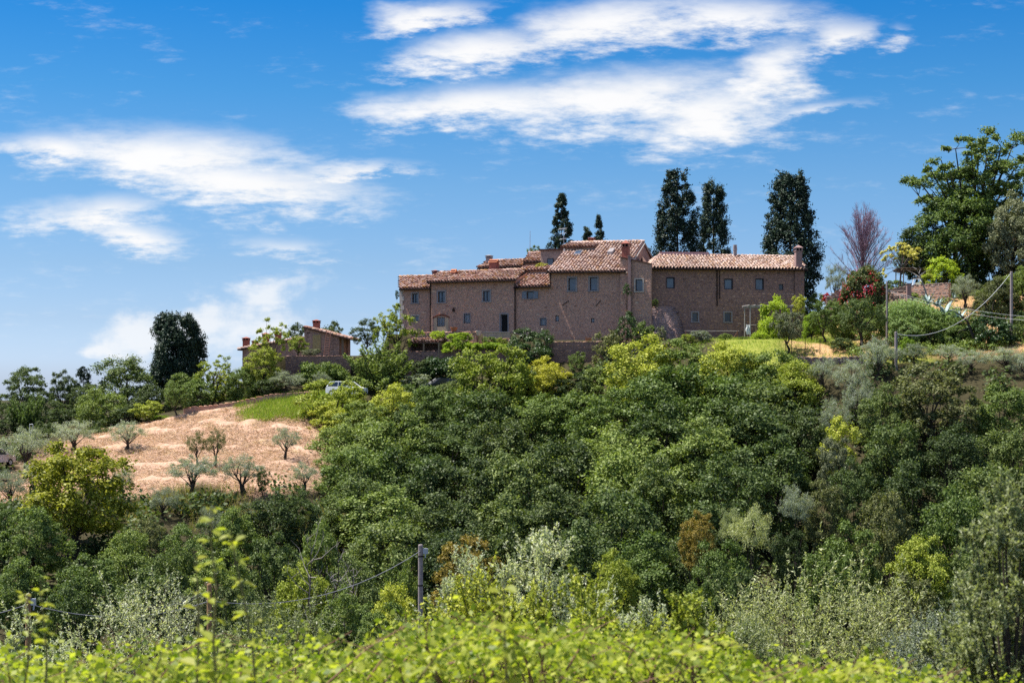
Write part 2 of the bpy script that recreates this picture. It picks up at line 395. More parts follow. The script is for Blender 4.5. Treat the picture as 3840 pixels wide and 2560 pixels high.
# ------------------------------------------------------------------ the hill
def PX(u, v, Y):
    p = P(u, v, Y); return (p.x, p.y, p.z)
CTRL = [(0,0,-1.9),(6,0,-1.9),(-6,0,-1.9),(0,-20,-1.5),(20,-20,-1.5),(-20,-20,-1.5),(0,8,-2.7),(9,8,-2.6),(-9,8,-2.8),
        (0,20,-5.6),(16,20,-5.2),(-16,20,-5.8),(0,40,-10),(22,40,-9.6),(-22,40,-10.2),(0,60,-14.2),(28,60,-13.6),(-28,60,-13.2),
        (0,80,-16.2),(36,80,-15.6),(-36,80,-14.2),(0,100,-17.5),(20,100,-17.4),(36,100,-15.2),(-20,100,-14.5),(-36,100,-11.8),(60,100,-10.5),(-60,100,-11.5),
        (-42,120,-9.3),(-20,120,-9),(-26,111,-11.2),(-8,120,-14.8),(8,120,-15.3),(22,120,-13.8),(36,118,-11.8),(62,120,-5),(-14.5,122,-9.4),(-14.2,135,-6.8),(-6,132,-12.3),(6,132,-12.3),(18,132,-10.4),
        (-46,135,-6.4),(-22,135,-6),(-5,141,-8.6),(6,142,-8),(17,141,-6.4),(28,136,-2.2),(27,128,-8.2),(42,128,-7),(45,136,-1.2),(-3,147.5,-4.2),(8,147.5,-3.8),(18,145.5,-2),
        (-64,140,-6.5),(-46,143,-5.2),(-36,150,-3.9),(-31.5,150.5,-2.9),(-24.5,152,-1.9),(-20,152,-1.5),(-16,154,-1.0),(-8,154,-.5),(0,153,0),
        (10,152,.2),(18,150.5,2.3),(24,151,3.9),(27,150,3.8),(29,146,2.8),(29,141,1.3),(34,155,4.7),(39,148,3.4),(47,148,4.2),(56,150,5.0),
        (-50,165,-4.2),(-40,165,-2.6),(-32,165,-1.0),(-25,165,0.6),(-14,165,1.5),(0,165,2.5),(12,163,4.6),(22,163,5.0),(30.5,163,5.1),(35,163,8.2),
        (40,164,8.7),(46,163,9.0),(56,163,9.6),(66,160,9.5),(38,158,5.6),(46,156,6.6),(-60,180,-5.5),(-35,185,-1),(-15,185,2.0),(0,185,4.2),(15,185,4.9),
        (30,182,6.2),(45,182,11),(60,182,12),(-60,230,-9),(-20,230,-4),(20,230,-1),(60,230,3),(100,150,9),(-100,150,-11),(100,100,-6),(-100,100,-14),(100,60,-12),(-100,60,-14),(100,230,3),(-100,230,-14)]
_c = np.array(CTRL, float)
def _U(r2): return 0.5 * r2 * np.log(r2 + 1e-9)
def _tps_fit():
    n = len(_c); d = ((_c[:, None, :2] - _c[None, :, :2]) ** 2).sum(-1)
    A = np.zeros((n + 3, n + 3)); A[:n, :n] = _U(d) + np.eye(n) * 2.0
    A[:n, n] = 1; A[:n, n+1:] = _c[:, :2]; A[n, :n] = 1; A[n+1:, :n] = _c[:, :2].T
    return np.linalg.solve(A, np.concatenate([_c[:, 2], np.zeros(3)]))
_w = _tps_fit()
def _vn(x, y, s, seed):
    """cheap value noise"""
    x = x / s + seed * 17.3; y = y / s + seed * 7.7
    i = np.floor(x); j = np.floor(y); fx = x - i; fy = y - j
    fx = fx*fx*(3-2*fx); fy = fy*fy*(3-2*fy)
    h = lambda a, b: np.modf(np.abs(np.sin(a * 127.1 + b * 311.7 + seed) * 43758.5453))[0]
    return (h(i,j)*(1-fx)+h(i+1,j)*fx)*(1-fy) + (h(i,j+1)*(1-fx)+h(i+1,j+1)*fx)*fy
def _ss(t): t = np.clip(t, 0, 1); return t*t*(3-2*t)
YW = ([-27,-24,-16,-12,-1,4,9,14.5], [161.2,160.6,160.6,160.6,159.2,158.0,157.4,157.0])      # line of the lower retaining wall
ZW = ([-27,-24,-16,-12,-1,3,14.5], [2.9,3.15,3.2,3.6,3.9,4.45,4.6])
YH = ([-13.5,-12,0,5,14.5], [166.5,166.0,161.6,160.4,157.4])                                   # line of the house terrace
ZH = ([-13.5,0,4,14.5], [5.6,5.5,4.8,4.7])
def gz(x, y):
    x = np.atleast_1d(np.asarray(x, float)); y = np.atleast_1d(np.asarray(y, float))
    xx = np.clip(x, -100, 100); yy = np.clip(y, -20, 230)
    z = np.empty(len(xx))
    for a in range(0, len(xx), 20000):
        b = slice(a, a + 20000)
        d = (xx[b, None] - _c[None, :, 0])**2 + (yy[b, None] - _c[None, :, 1])**2
        z[b] = _U(d) @ _w[:len(_c)] + _w[len(_c)] + xx[b]*_w[-2] + yy[b]*_w[-1]
    far = np.maximum(np.abs(x) - 100, 0) + np.maximum(y - 230, 0) + np.maximum(-20 - y, 0)
    z = z - 30 * (1 - np.exp(-far / 250))
    m = (x > -27) & (x < 14.5) & (y > 150) & (y < 200)
    if m.any():
        t = _ss((y[m] - np.interp(x[m], *YW)) / 0.5 + 0.5) * _ss((205 - y[m]) / 30)
        z[m] = np.maximum(z[m], z[m] + (np.interp(x[m], *ZW) - z[m]) * t * (z[m] < np.interp(x[m], *ZW)))
        k = m & (x > -13.5)
        t = _ss((y[k] - np.interp(x[k], *YH)) / 0.5 + 0.5) * _ss((190 - y[k]) / 15)
        z[k] = z[k] + (np.interp(x[k], *ZH) - z[k]) * t
    return z
def G(x, y): return float(gz(x, y)[0])

def field_mask(x, y):
    """the mown hay field on the left of the slope"""
    m = _ss((y - 121.5 - 1.5*np.sin(x*.7)) / 2.5) * _ss((152.6 - y + (x + 30) * 0.12) / 1.2) * _ss((x + 41 + 3 * _vn(x, y, 4, 7)) / 3) * _ss((-15.0 - x) / 2)
    return m

def green_mask(x, y):
    return _ss((y - 146.0 - 2.5 * (_vn(x, y, 1.6, 12) - .5)) / 1.2) * _ss((156 - y) / 2) * _ss((x + 26 + (_vn(x, y, 1.7, 9) - .5) * 4) / 2) * _ss((-14 - x) / 2)

def build_ground():
    xs = np.concatenate([-np.geomspace(3000, 62, 18), np.arange(-58, -46, 2.0), np.arange(-46, -14, .33), np.arange(-14, 60, .7), np.geomspace(62, 3000, 18)])
    ys = np.concatenate([-np.geomspace(600, 22, 6), np.arange(-18, 118, 2.5), np.arange(118, 156, .33), np.arange(156, 170, .25), np.arange(170, 232, 2.5), np.geomspace(240, 5000, 16)])
    X, Y = np.meshgrid(xs, ys); x = X.ravel(); y = Y.ravel(); z = gz(x, y)
    f = field_mask(x, y)
    along = y + 0.10 * (x + 30) + 1.2 * _vn(x, y, 9, 2)
    saw = np.modf(along / 6.3)[0]
    z += f * (0.55 * (np.where(saw < .75, -saw * .8, (saw - .75) * 4 * .6 - .6) + .3))       # low worn terraces
    z += f * (0.42 * (_vn(x, y, 1.5, 1) - .5) + 0.26 * (_vn(x, y, .75, 3) - .5))
    other = (1 - f) * _ss((y - 4) / 10) * (np.abs(x) < 90) * (y < 156)
    z += other * 0.5 * (_vn(x, y, 2.3, 4) - .5)
    z += (np.abs(x) > 100) * 6 * (_vn(x, y, 120, 5) - .5)
    nx, ny = len(xs), len(ys)
    idx = np.arange(nx * ny).reshape(ny, nx)
    q = np.stack([idx[:-1, :-1], idx[:-1, 1:], idx[1:, 1:], idx[1:, :-1]], -1).reshape(-1, 4)
    me = np_mesh('ground', np.stack([x, y, z], 1), q)
    me.polygons.foreach_set('use_smooth', np.ones(len(q), bool))
    lawn = _ss((x - 19.5) / 2) * _ss((40 - x) / 2) * _ss((y - 142) / 2) * _ss((164 - y) / 2)
    green = green_mask(x, y)
    terr = _ss((x + 5.5) / 1) * _ss((0.6 - x) / 1) * _ss((y - 158.6) / .4) * _ss((164 - y) / .5)
    soil = _ss((x - 24) / 3) * _ss((60 - x) / 3) * _ss((y - 143.5) / 2) * _ss((166 - y) / 3) * (0.4 + .6 * _ss((_vn(x, y, 5, 6) - .35) * 4)) * _ss((x - 24 + (150 - y) * .3) / 3)
    for nm, a in (('hay', f * (1 - green)), ('grass', np.clip(lawn * (1 - soil) + green, 0, 1)), ('soil', soil)):
        at = me.attributes.new(nm, 'FLOAT', 'POINT'); at.data.foreach_set('value', a.astype(np.float32))
    m, nt, N, lk = nodes_mat('hillside')
    geo = N('ShaderNodeNewGeometry')
    def noi(s, d=6, r=.65):
        n = N('ShaderNodeTexNoise'); lk(geo.outputs['Position'], n.inputs['Vector']); n.inputs['Scale'].default_value = s
        n.inputs['Detail'].default_value = d; n.inputs['Roughness'].default_value = r; return n.outputs[0]
    n1 = noi(0.7); n2 = noi(3.5, 8, .7)
    litter = ramp_node(N, lk, n2, [(.3, (.03, .026, .015)), (.6, (.07, .06, .03)), (.8, (.10, .09, .035))])
    hay = ramp_node(N, lk, n2, [(.25, (.30, .15, .10)), (.5, (.52, .33, .23)), (.75, (.70, .50, .37))])
    hay2 = N('ShaderNodeMix'); hay2.data_type = 'RGBA'; lk(ramp_node(N, lk, n1, [(.52, (0, 0, 0)), (.72, (.55, .55, .55))]), hay2.inputs[0]); lk(hay, hay2.inputs[6]); hay2.inputs[7].default_value = (.40, .33, .15, 1)
    grass = ramp_node(N, lk, n2, [(.3, (.12, .16, .025)), (.55, (.26, .28, .05)), (.8, (.44, .40, .13))])
    soil_c = ramp_node(N, lk, n2, [(.3, (.36, .20, .10)), (.7, (.60, .38, .20))])
    cur = litter
    for nm, c in (('soil', soil_c), ('grass', grass), ('hay', hay2.outputs[2])):
        at = N('ShaderNodeAttribute'); at.attribute_name = nm
        mx = N('ShaderNodeMix'); mx.data_type = 'RGBA'; lk(at.outputs['Fac'], mx.inputs[0]); lk(cur, mx.inputs[6]); lk(c, mx.inputs[7]); cur = mx.outputs[2]
    b = N('ShaderNodeBsdfPrincipled'); lk(cur, b.inputs['Base Color']); b.inputs['Roughness'].default_value = .95; b.inputs['Specular IOR Level'].default_value = .1
    bp = N('ShaderNodeBump'); bp.inputs['Strength'].default_value = .8; bp.inputs['Distance'].default_value = .12; lk(n2, bp.inputs['Height']); lk(bp.outputs[0], b.inputs['Normal'])
    o = N('ShaderNodeOutputMaterial'); lk(b.outputs[0], o.inputs['Surface'])
    tag(link_mesh('ground', me, m), 'valley slope below the farmhouse with a mown hay field on its left', 'ground', kind='structure')
build_ground()

# ------------------------------------------------------------------ stones, tiles, walls
rs = random.Random(11)
def stone_mesh(i):
    r = random.Random(100 + i); n = 8; mid = []; fr = []; bk = []
    for k in range(n):
        a = 2 * math.pi * (k + .5) / n
        ca, sa = math.cos(a), math.sin(a)
        m = 0.5 / max(abs(ca), abs(sa)); m = m * (.80 + .2 * r.random()) if k % 1 == 0 else m
        x, z = ca * m, sa * m
        bk.append((x, .5, z)); mid.append((x, -.15, z)); fr.append((x * .78 + r.uniform(-.03, .03), -.5 + r.uniform(0, .12), z * .74 + r.uniform(-.03, .03)))
    vs = bk + mid + fr
    fs = [(k, (k+1) % n, n + (k+1) % n, n + k) for k in range(n)] + [(n + k, n + (k+1) % n, 2*n + (k+1) % n, 2*n + k) for k in range(n)]
    fs.append(tuple(2*n + k for k in range(n)))
    me = bpy.data.meshes.new('stone'); me.from_pydata(vs, [], [tuple(reversed(f)) for f in fs]); me.update(); return me
STONES = {}
def stones_of(mat):
    if mat.name not in STONES:
        l = []
        for i in range(8):
            me = stone_mesh(i); me.materials.append(mat); l.append(me)
        STONES[mat.name] = l
    return STONES[mat.name]

def tile_mesh(mat):
    n = 4; L = .47; vs = []
    for y, r0, dz in ((0, .118, .018), (L, .092, 0)):
        for rr in (r0, r0 - .022):
            for k in range(n + 1):
                a = math.pi * k / n
                vs.append((-math.cos(a) * rr, y, math.sin(a) * rr * .95 + dz))
    m = n + 1; fs = []
    for k in range(n):
        fs.append((k, k+1, 2*m+k+1, 2*m+k))               # outside
        fs.append((m+k+1, m+k, 3*m+k, 3*m+k+1))           # inside
        fs.append((k+1, k, m+k, m+k+1))                   # front rim
    me = bpy.data.meshes.new('tile'); me.from_pydata(vs, [], fs); me.update(); me.materials.append(mat); return me
TILES = {TILE.name: tile_mesh(TILE), TILEP.name: tile_mesh(TILEP)}

def rubble(x0, x1, z0, z1, mat, avoid=(), top=None, sw=(.26, .62), sh=(.15, .30), depth=.14, proud=.02, gap=.025, seed=0, keep=1.0, frame=None, skip=None):
    """irregular courses of stones on the plane y = 0 facing -y; returns items for pieces()"""
    r = random.Random(seed); ms = stones_of(mat); it = []
    z = z0
    while z < z1 - .05:
        h = r.uniform(*sh); x = x0 - r.uniform(0, .3)
        while x < x1:
            w = r.uniform(*sw) * (1.0 if h < .22 else 1.1)
            a, b = max(x, x0), min(x + w, x1); x += w
            if b - a < .08: continue
            hh = h * r.uniform(.82, 1.0); zz = z + r.uniform(-.02, .03)
            ztop = zz + hh; cx = (a + b) / 2
            if top is not None and ztop > top(cx) - .02: continue
            if any(b > ox0 - .02 and a < ox1 + .02 and ztop > oz0 - .02 and zz < oz1 + .02 for ox0, oz0, ox1, oz1 in avoid): continue
            if r.random() > keep: continue
            if skip and skip(cx, zz): continue
            p = proud * r.uniform(.3, 1.7)
            M = Matrix.Translation((cx, depth / 2 - p, zz + hh / 2)) @ Matrix.Rotation(r.uniform(-.06, .06), 4, 'Y') @ Matrix.Diagonal(((b - a - gap), depth, hh - gap * .6, 1))
            if frame: M = frame @ M
            it.append((r.choice(ms), M, (b - a) * hh))
        z += h
    return it

def stone_wall(name, label, cat, pts, ztop, zbot, mat, core, thick=.45, group=None, limit=300, cap=True, seed=1, **kw):
    """a free-standing or retaining wall along a polyline of (x, y); pts run left to right as seen from the camera"""
    o0 = Vector((pts[0][0], pts[0][1], 0)); root = empty(name, (pts[0][0], pts[0][1], min(zbot[0], zbot[-1]))); z00 = root.location.z
    tag(root, label, cat, group)
    mb = MB(); items = []; caps = MB()
    for i in range(len(pts) - 1):
        a = Vector((pts[i][0], pts[i][1], 0)) - o0; b = Vector((pts[i+1][0], pts[i+1][1], 0)) - o0
        d = b - a; L = d.length; d.normalize(); n = Vector((d.y, -d.x, 0))       # towards the camera
        zt0, zt1, zb0, zb1 = ztop[i] - z00, ztop[i+1] - z00, zbot[i] - z00, zbot[i+1] - z00
        Mf = Matrix(((d.x, -n.x, 0, a.x), (d.y, -n.y, 0, a.y), (0, 0, 1, 0), (0, 0, 0, 1)))
        vs = [Mf @ Vector(p) for p in ((0,0,zb0),(L,0,zb1),(L,thick,zb1),(0,thick,zb0),(0,0,zt0),(L,0,zt1),(L,thick,zt1),(0,thick,zt0))]
        mb.add(vs, [(0,3,2,1),(4,5,6,7),(0,1,5,4),(1,2,6,5),(2,3,7,6),(3,0,4,7)])
        tf = lambda x, L=L, zt0=zt0, zt1=zt1: zt0 + (zt1 - zt0) * x / L
        items += rubble(0, L, min(zb0, zb1), max(zt0, zt1), mat, top=tf, seed=seed + i * 7, frame=Mf, **kw)
        if cap:
            x = 0; r = random.Random(seed + 50 + i)
            while x < L:
                w = min(r.uniform(.4, .8), L - x); zt = tf(x + w / 2)
                if w > .1: items.append((r.choice(stones_of(mat)), Mf @ Matrix.Translation((x + w/2, thick/2 - .02, zt + .05)) @ Matrix.Diagonal((w - .02, thick + .08, .14, 1)), .02))
                x += w
    mb.build('wall_core', core, root)
    pieces(root, 'stone', items, mat, limit, 'stonework')
    return root

# ------------------------------------------------------------------ a house given by its facade plane
class House:
    def __init__(s, name, label, cat, u, v, Y, yaw, zbase, group=None):
        p = P(u, v, Y); s.th = R(yaw); s.dx = Vector((math.cos(s.th), math.sin(s.th), 0)); s.dn = Vector((-math.sin(s.th), math.cos(s.th), 0))
        s.O = Vector((p.x, p.y, zbase)); s.root = empty(name, s.O, s.th); tag(s.root, label, cat, group); s.open = []; s.avoid = []
    def pt(s, u, v, dep=0.0):
        a = (u - CX) / F; c = (VH - v) / F
        k = s.O.x * s.dn.x + s.O.y * s.dn.y + dep
        t = k / (a * s.dn.x + s.dn.y); p = Vector((a * t, t, c * t)) - s.O
        return p.dot(s.dx), p.z
    def world(s, x, y, z): return s.O + s.dx * x + s.dn * y + Vector((0, 0, z))
    def window(s, u0, v0, u1, v1, kind='plain', pane=None, surround=None, label=None, name='window', frame_mat=None, sill=True, leaves=1, bars=(1, 1), depth=.16):
        x0, z1 = s.pt(u0, v0); x1, z0 = s.pt(u1, v1)
        w, h = x1 - x0, z1 - z0; s.open.append((x0, z0, x1, z1)); pm = pane or PANE; fm = frame_mat or FRAME
        f = MB(); t = .07
        f.box((x0, depth, z0), (x0 + t, depth + .07, z1)); f.box((x1 - t, depth, z0), (x1, depth + .07, z1))
        f.box((x0 + t, depth, z0), (x1 - t, depth + .07, z0 + t)); f.box((x0 + t, depth, z1 - t), (x1 - t, depth + .07, z1))
        for k in range(1, leaves):
            xm = x0 + w * k / leaves; f.box((xm - .045, depth - .01, z0 + t), (xm + .045, depth + .06, z1 - t))
        fo = f.build(name, fm, s.root)
        if label: fo['label'] = label
        for k in range(leaves):
            a = x0 + w * k / leaves + (t if k == 0 else .045); b = x0 + w * (k + 1) / leaves - (t if k == leaves - 1 else .045)
            MB().box((a, depth + .03, z0 + t), (b, depth + .045, z1 - t)).build('pane', pm, fo)
        if kind == 'grille':
            g = MB(); nx = max(2, round(w / .17)); nz = max(2, round(h / .2))
            for k in range(1, nx): g.box((x0 + w*k/nx - .016, .05, z0), (x0 + w*k/nx + .016, .08, z1))
            for k in range(1, nz): g.box((x0, .03, z0 + h*k/nz - .016), (x1, .048, z0 + h*k/nz + .016))
            g.build('grille', GRILLE, fo)
        if surround:
            mat, b = surround; g = MB(); k = .045
            g.box((x0 - b, -k, z0), (x0, .05, z1)); g.box((x1, -k, z0), (x1 + b, .05, z1)); g.box((x0 - b, -k, z1), (x1 + b, .05, z1 + b))
            g.build('surround', mat, fo)
            if sill: MB().box((x0 - b - .04, -k - .05, z0 - b * .8), (x1 + b + .04, .06, z0)).build('sill', mat, fo)
            s.avoid.append((x0 - b, z0 - b, x1 + b, z1 + b))
        return fo, (x0, z0, x1, z1)
    def shell(s, xl, xr, zt, zb, depth, mat, gable=None, top_l=None, top_r=None):
        """walls with the window openings cut through the front; gable = (ridge depth, ridge z)"""
        xs = sorted({xl, xr} | {c for o in s.open for c in (o[0], o[2])}); zs = sorted({zb, zt} | {c for o in s.open for c in (o[1], o[3])})
        xs = [x for x in xs if xl <= x <= xr]; zs = [z for z in zs if zb <= z <= zt]
        mb = MB()
        for i in range(len(xs) - 1):
            for j in range(len(zs) - 1):
                cx, cz = (xs[i] + xs[i+1]) / 2, (zs[j] + zs[j+1]) / 2
                if any(o[0] < cx < o[2] and o[1] < cz < o[3] for o in s.open): continue
                mb.quad((xs[i], 0, zs[j]), (xs[i+1], 0, zs[j]), (xs[i+1], 0, zs[j+1]), (xs[i], 0, zs[j+1]))
        for x0, z0, x1, z1 in s.open:
            d = .32
            mb.quad((x0,0,z0),(x0,d,z0),(x1,d,z0),(x1,0,z0)); mb.quad((x0,0,z1),(x1,0,z1),(x1,d,z1),(x0,d,z1))
            mb.quad((x0,0,z0),(x0,0,z1),(x0,d,z1),(x0,d,z0)); mb.quad((x1,0,z0),(x1,d,z0),(x1,d,z1),(x1,0,z1))
            mb.quad((x0,d,z0),(x0,d,z1),(x1,d,z1),(x1,d,z0))
        gd, gzr = gable if gable else (depth / 2, zt)
        for x, rev in ((xl, False), (xr, True)):
            poly = [(x, 0, zb), (x, 0, zt), (x, gd, gzr), (x, depth, zt), (x, depth, zb)]
            mb.add(poly, [tuple(range(5)) if not rev else tuple(range(4, -1, -1))])
        mb.quad((xr, depth, zb), (xl, depth, zb), (xl, depth, zt), (xr, depth, zt))
        s.wall = mb.build('wall', mat, s.root); return s.wall
    def stones(s, xl, xr, zb, zt, mat, limit=300, extra=(), **kw):
        pieces(s.wall, 'stone', rubble(xl, xr, zb, zt, mat, avoid=[o for o in s.open] + s.avoid + list(extra), **kw), mat, limit, 'stonework')
    def slope(s, corners, mat, name='roof', thick=.13, parent=None, limit=300, under=None, pitch=.335, course=.40, seed=3, both=True, rooflabel=None):
        """corners: local 3-D eave-left, eave-right, ridge-right, ridge-left"""
        eL, eR, rR, rL = [Vector(c) for c in corners]
        X = (eR - eL).normalized(); nrm = X.cross((rL + rR) / 2 - (eL + eR) / 2).normalized(); Yv = nrm.cross(X).normalized()
        mb = MB(); dn = nrm * -thick
        q = [eL, eR, rR, rL]; vs = q + [c + dn for c in q]
        mb.add(vs, [(0,1,2,3),(7,6,5,4),(0,4,5,1),(1,5,6,2),(2,6,7,3),(3,7,4,0)])
        o = mb.build(name, under or TILEU, parent or s.root)
        if rooflabel: o['label'] = rooflabel
        to2 = lambda p: ((p - eL).dot(X), (p - eL).dot(Yv))
        poly = [to2(c) for c in q]; H = max(p[1] for p in poly); x0 = min(p[0] for p in poly); x1 = max(p[0] for p in poly)
        def inside(x, y):
            c = False
            for i in range(len(poly)):
                (ax, ay), (bx, by) = poly[i], poly[(i+1) % len(poly)]
                if (ay > y) != (by > y) and x < (bx - ax) * (y - ay) / (by - ay) + ax: c = not c
            return c
        r = random.Random(seed); it = []; nr = max(1, int(H / course))
        A = Matrix(((X.x, Yv.x, nrm.x, 0), (X.y, Yv.y, nrm.y, 0), (X.z, Yv.z, nrm.z, 0), (0, 0, 0, 1)))
        nc = int((x1 - x0) / pitch)
        for j in range(nr):
            for i in range(nc):
                x = x0 + (i + .5) * (x1 - x0) / nc; y = j * course - .04
                if not (inside(x, max(y + .2, .02))): continue
                p = eL + X * (x + r.uniform(-.018, .018)) + Yv * (y + r.uniform(-.03, .03)) + nrm * (.012 + r.uniform(0, .03))
                M = Matrix.Translation(p) @ A @ Matrix.Rotation(r.uniform(-.05, .05), 4, 'Z') @ Matrix.Rotation(R(-3.2) + r.uniform(-.02, .02), 4, 'X') @ Matrix.Diagonal((1.16, 1, 1.45 * r.uniform(.85, 1.15), 1))
                it.append((TILES[mat.name], M, -j + r.random() * .5))
        pieces(o, 'tile', it, mat, limit, 'tiling')
        return o
    def ridge(s, a, b, mat, parent, seed=5):
        a, b = Vector(a), Vector(b); d = b - a; L = d.length; d.normalize(); n = int(L / .42); r = random.Random(seed); it = []
        side = d.cross(Vector((0, 0, 1))).normalized(); up = side.cross(d)
        A = Matrix(((side.x, d.x, up.x, 0), (side.y, d.y, up.y, 0), (side.z, d.z, up.z, 0), (0, 0, 0, 1)))
        for k in range(n):
            M = Matrix.Translation(a + d * (k * L / n) + Vector((0, 0, .02 + r.uniform(0, .03)))) @ A @ Matrix.Rotation(R(-3), 4, 'X') @ Matrix.Diagonal((1.5, 1.05, 1.2, 1))
            it.append((TILES[mat.name], M, 1))
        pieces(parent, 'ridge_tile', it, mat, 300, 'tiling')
    def roof(s, eL, eR, rL, rR, over, rd, mat, back=True, limit=300, gutter=True, seed=3, label=None, back_e=None):
        """corner photo points of the front slope; eave lies 'over' in front of the wall, the ridge 'rd' behind it"""
        c = [(*s.pt(*eL, -over),), (*s.pt(*eR, -over),), (*s.pt(*rR, rd),), (*s.pt(*rL, rd),)]
        L3 = [(c[0][0], -over, c[0][1]), (c[1][0], -over, c[1][1]), (c[2][0], rd, c[2][1]), (c[3][0], rd, c[3][1])]
        ro = s.slope(L3, mat, limit=limit, seed=seed, rooflabel=label)
        if back:
            be = 2 * rd + over if back_e is None else back_e
            zl = c[3][1] + (c[0][1] - c[3][1]) * (be - rd) / (rd + over); zr = c[2][1] + (c[1][1] - c[2][1]) * (be - rd) / (rd + over)
            mb = MB(); q = [Vector(p) for p in (L3[3], L3[2], (c[1][0], be, zr), (c[0][0], be, zl))]
            dn = Vector((0, 0, -.12)); mb.add([p + Vector((0,0,.003)) for p in q] + [p + dn for p in q], [(0,1,2,3),(7,6,5,4),(0,4,5,1),(1,5,6,2),(2,6,7,3),(3,7,4,0)])
            mb.build('roof', TILEU, s.root)
        s.ridge(L3[3], L3[2], mat, ro, seed)
        if gutter:
            a, b = Vector(L3[0]), Vector(L3[1]); g = MB(); g.tube([a + Vector((0, -.06, -.12)), b + Vector((0, -.06, -.12))], .075, 6); g.build('gutter', IRON, s.root)
        rf = MB(); n = int((L3[1][0] - L3[0][0]) / .6)
        for k in range(n + 1):
            t = k / max(n, 1); a = Vector(L3[0]).lerp(Vector(L3[1]), t); d = (Vector(L3[3]).lerp(Vector(L3[2]), t) - a).normalized()
            p = a + Vector((0, .05, -.17)); rf.tube([p, p + d * (over + .35)], .055, 4)
        rf.build('rafters', WOOD, s.root)['kind'] = 'stuff'
        return ro, L3
    def chimney(s, u0, u1, vt, vb, dep, mat, thick=None, cap='pyramid', label=None):
        x0, zt = s.pt(u0, vt, dep); x1, zb = s.pt(u1, vb, dep); w = x1 - x0; t = thick or w * .85; y0, y1 = dep - t / 2, dep + t / 2
        H = zt - zb; ch = min(.38 * H, w * .95) if cap == 'pyramid' else 0
        m = MB(); m.box((x0 + .03, y0 + .03, zb - .5), (x1 - .03, y1 - .03, zt - ch)); o = m.build('chimney', mat, s.root)
        if label: o['label'] = label
        c = MB()
        if cap == 'pyramid':
            z = zt - ch; c.box((x0 - .03, y0 - .03, z), (x1 + .03, y1 + .03, z + .06)); z += .06; ph = ch * .42
            for fx in (0, .5, 1):
                for fy in (0, 1):
                    px = x0 + (w - .1) * fx; py = y0 + (t - .1) * fy; c.box((px, py, z), (px + .1, py + .1, z + ph))
            z += ph; c.box((x0 - .06, y0 - .06, z), (x1 + .06, y1 + .06, z + .05)); z += .05; mx, my = (x0 + x1) / 2, dep; k = .05
            c.add([(x0 - k, y0 - k, z), (x1 + k, y0 - k, z), (x1 + k, y1 + k, z), (x0 - k, y1 + k, z), (mx, my, zt + .02)], [(0,1,4),(1,2,4),(2,3,4),(3,0,4),(3,2,1,0)])
            MB().box((x0 + .12, y0 + .12, zt - ch + .06), (x1 - .12, y1 - .12, z - .05)).build('flue', DARK, o)
            c.build('chimney_cap', mat, o)
        elif cap == 'tent':
            k = .05; z = zt - .02; b = zt - .22
            for x_, sgn in ((x0 - k, 1), (x1 + k, -1)):
                pass
            c.add([(x0 - k, y0 - k, b), (x1 + k, y0 - k, b), (x1 + k, y1 + k, b), (x0 - k, y1 + k, b), (x0 - k, dep, z + .16), (x1 + k, dep, z + .16)], [(0,1,5,4),(2,3,4,5),(3,0,4),(1,2,5),(3,2,1,0)])
            c.build('chimney_cap', TILEP if False else TERRA, o)
        elif cap == 'pot':
            mx = (x0 + x1) / 2
            for k in range(3): c.tube([(mx, dep, zt - .02 + k * .2), (mx, dep, zt + .13 + k * .2)], w * (.62 - .04 * k), 10)
            c.tube([(mx, dep, zt - .05), (mx, dep, zt + .5)], w * .4, 10)
            c.build('chimney_cap', SURR, o)
        return o
    def pipe(s, u, vt, vb, mat=IRON, r=.055, off=-.09, name='downpipe'):
        x, zt = s.pt(u, vt, off); _, zb = s.pt(u, vb, off)
        return MB().tube([(x, off, zt), (x, off, zb)], r, 7).build(name, mat, s.root)

# ------------------------------------------------------------------ the farmhouse row
def on_plane(H, u, dep=0.0):
    a = (u - CX) / F; k = H.O.x * H.dn.x + H.O.y * H.dn.y + dep
    return k / (a * H.dn.x + H.dn.y)
YAW = -20
GH = 'stone houses of the hilltop farm'
SG = (SURR, .15); SC = (SURRC, .14)
# --- B: long house with the arched niche
B = House('stone_house', 'brown stone house with arched cream niche, dark open doorway and two red roof chimneys', 'house', 1932, 1250, 164.0, YAW, 5.0, GH)
xl, _ = B.pt(1613, 1050); xr = 0.0; zt = B.pt(1800, 1052)[1] - .05
B.window(1643, 1094, 1668, 1133, surround=SG, leaves=2); B.window(1812, 1091, 1837, 1129, surround=SG, leaves=2)
B.window(1740, 1177, 1763, 1212, 'grille', surround=(SURR, .06), sill=False)
_, nic = B.window(1639, 1190, 1668, 1224, 'grille')
dfo, dr = B.window(1877, 1178, 1904, 1249, pane=DARK, surround=(SURR, .12), name='door', sill=False, frame_mat=SHUT, depth=.2)  # open doorway: a black panel in place of glass paints the shade inside
nx0, nz1 = B.pt(1628, 1192); nx1, nz0 = B.pt(1682, 1250)
ro, B3 = B.roof((1600, 1057), (1934, 1048), (1652, 1021), (1970, 1010), .5, 4.4, TILE, seed=21)
B.shell(xl, xr, zt, -2.0, 8.8, MORTAR, (4.4, B3[3][2] - .14))
B.stones(xl + .1, xr, -.6, zt - .1, STONE, seed=1, sw=(.22, .75), sh=(.12, .34), proud=.011, extra=[(nx0 - .25, nz0, nx1 + .25, nz1 + .35)])
n = MB(); ns = 10
pl = [(nx0, nz0), (nx1, nz0)] + [(nx1 + (nx0 - nx1) * k / ns, nz1 + .22 * math.sin(math.pi * k / ns)) for k in range(ns + 1)]
gx0, gz0, gx1, gz1 = nic
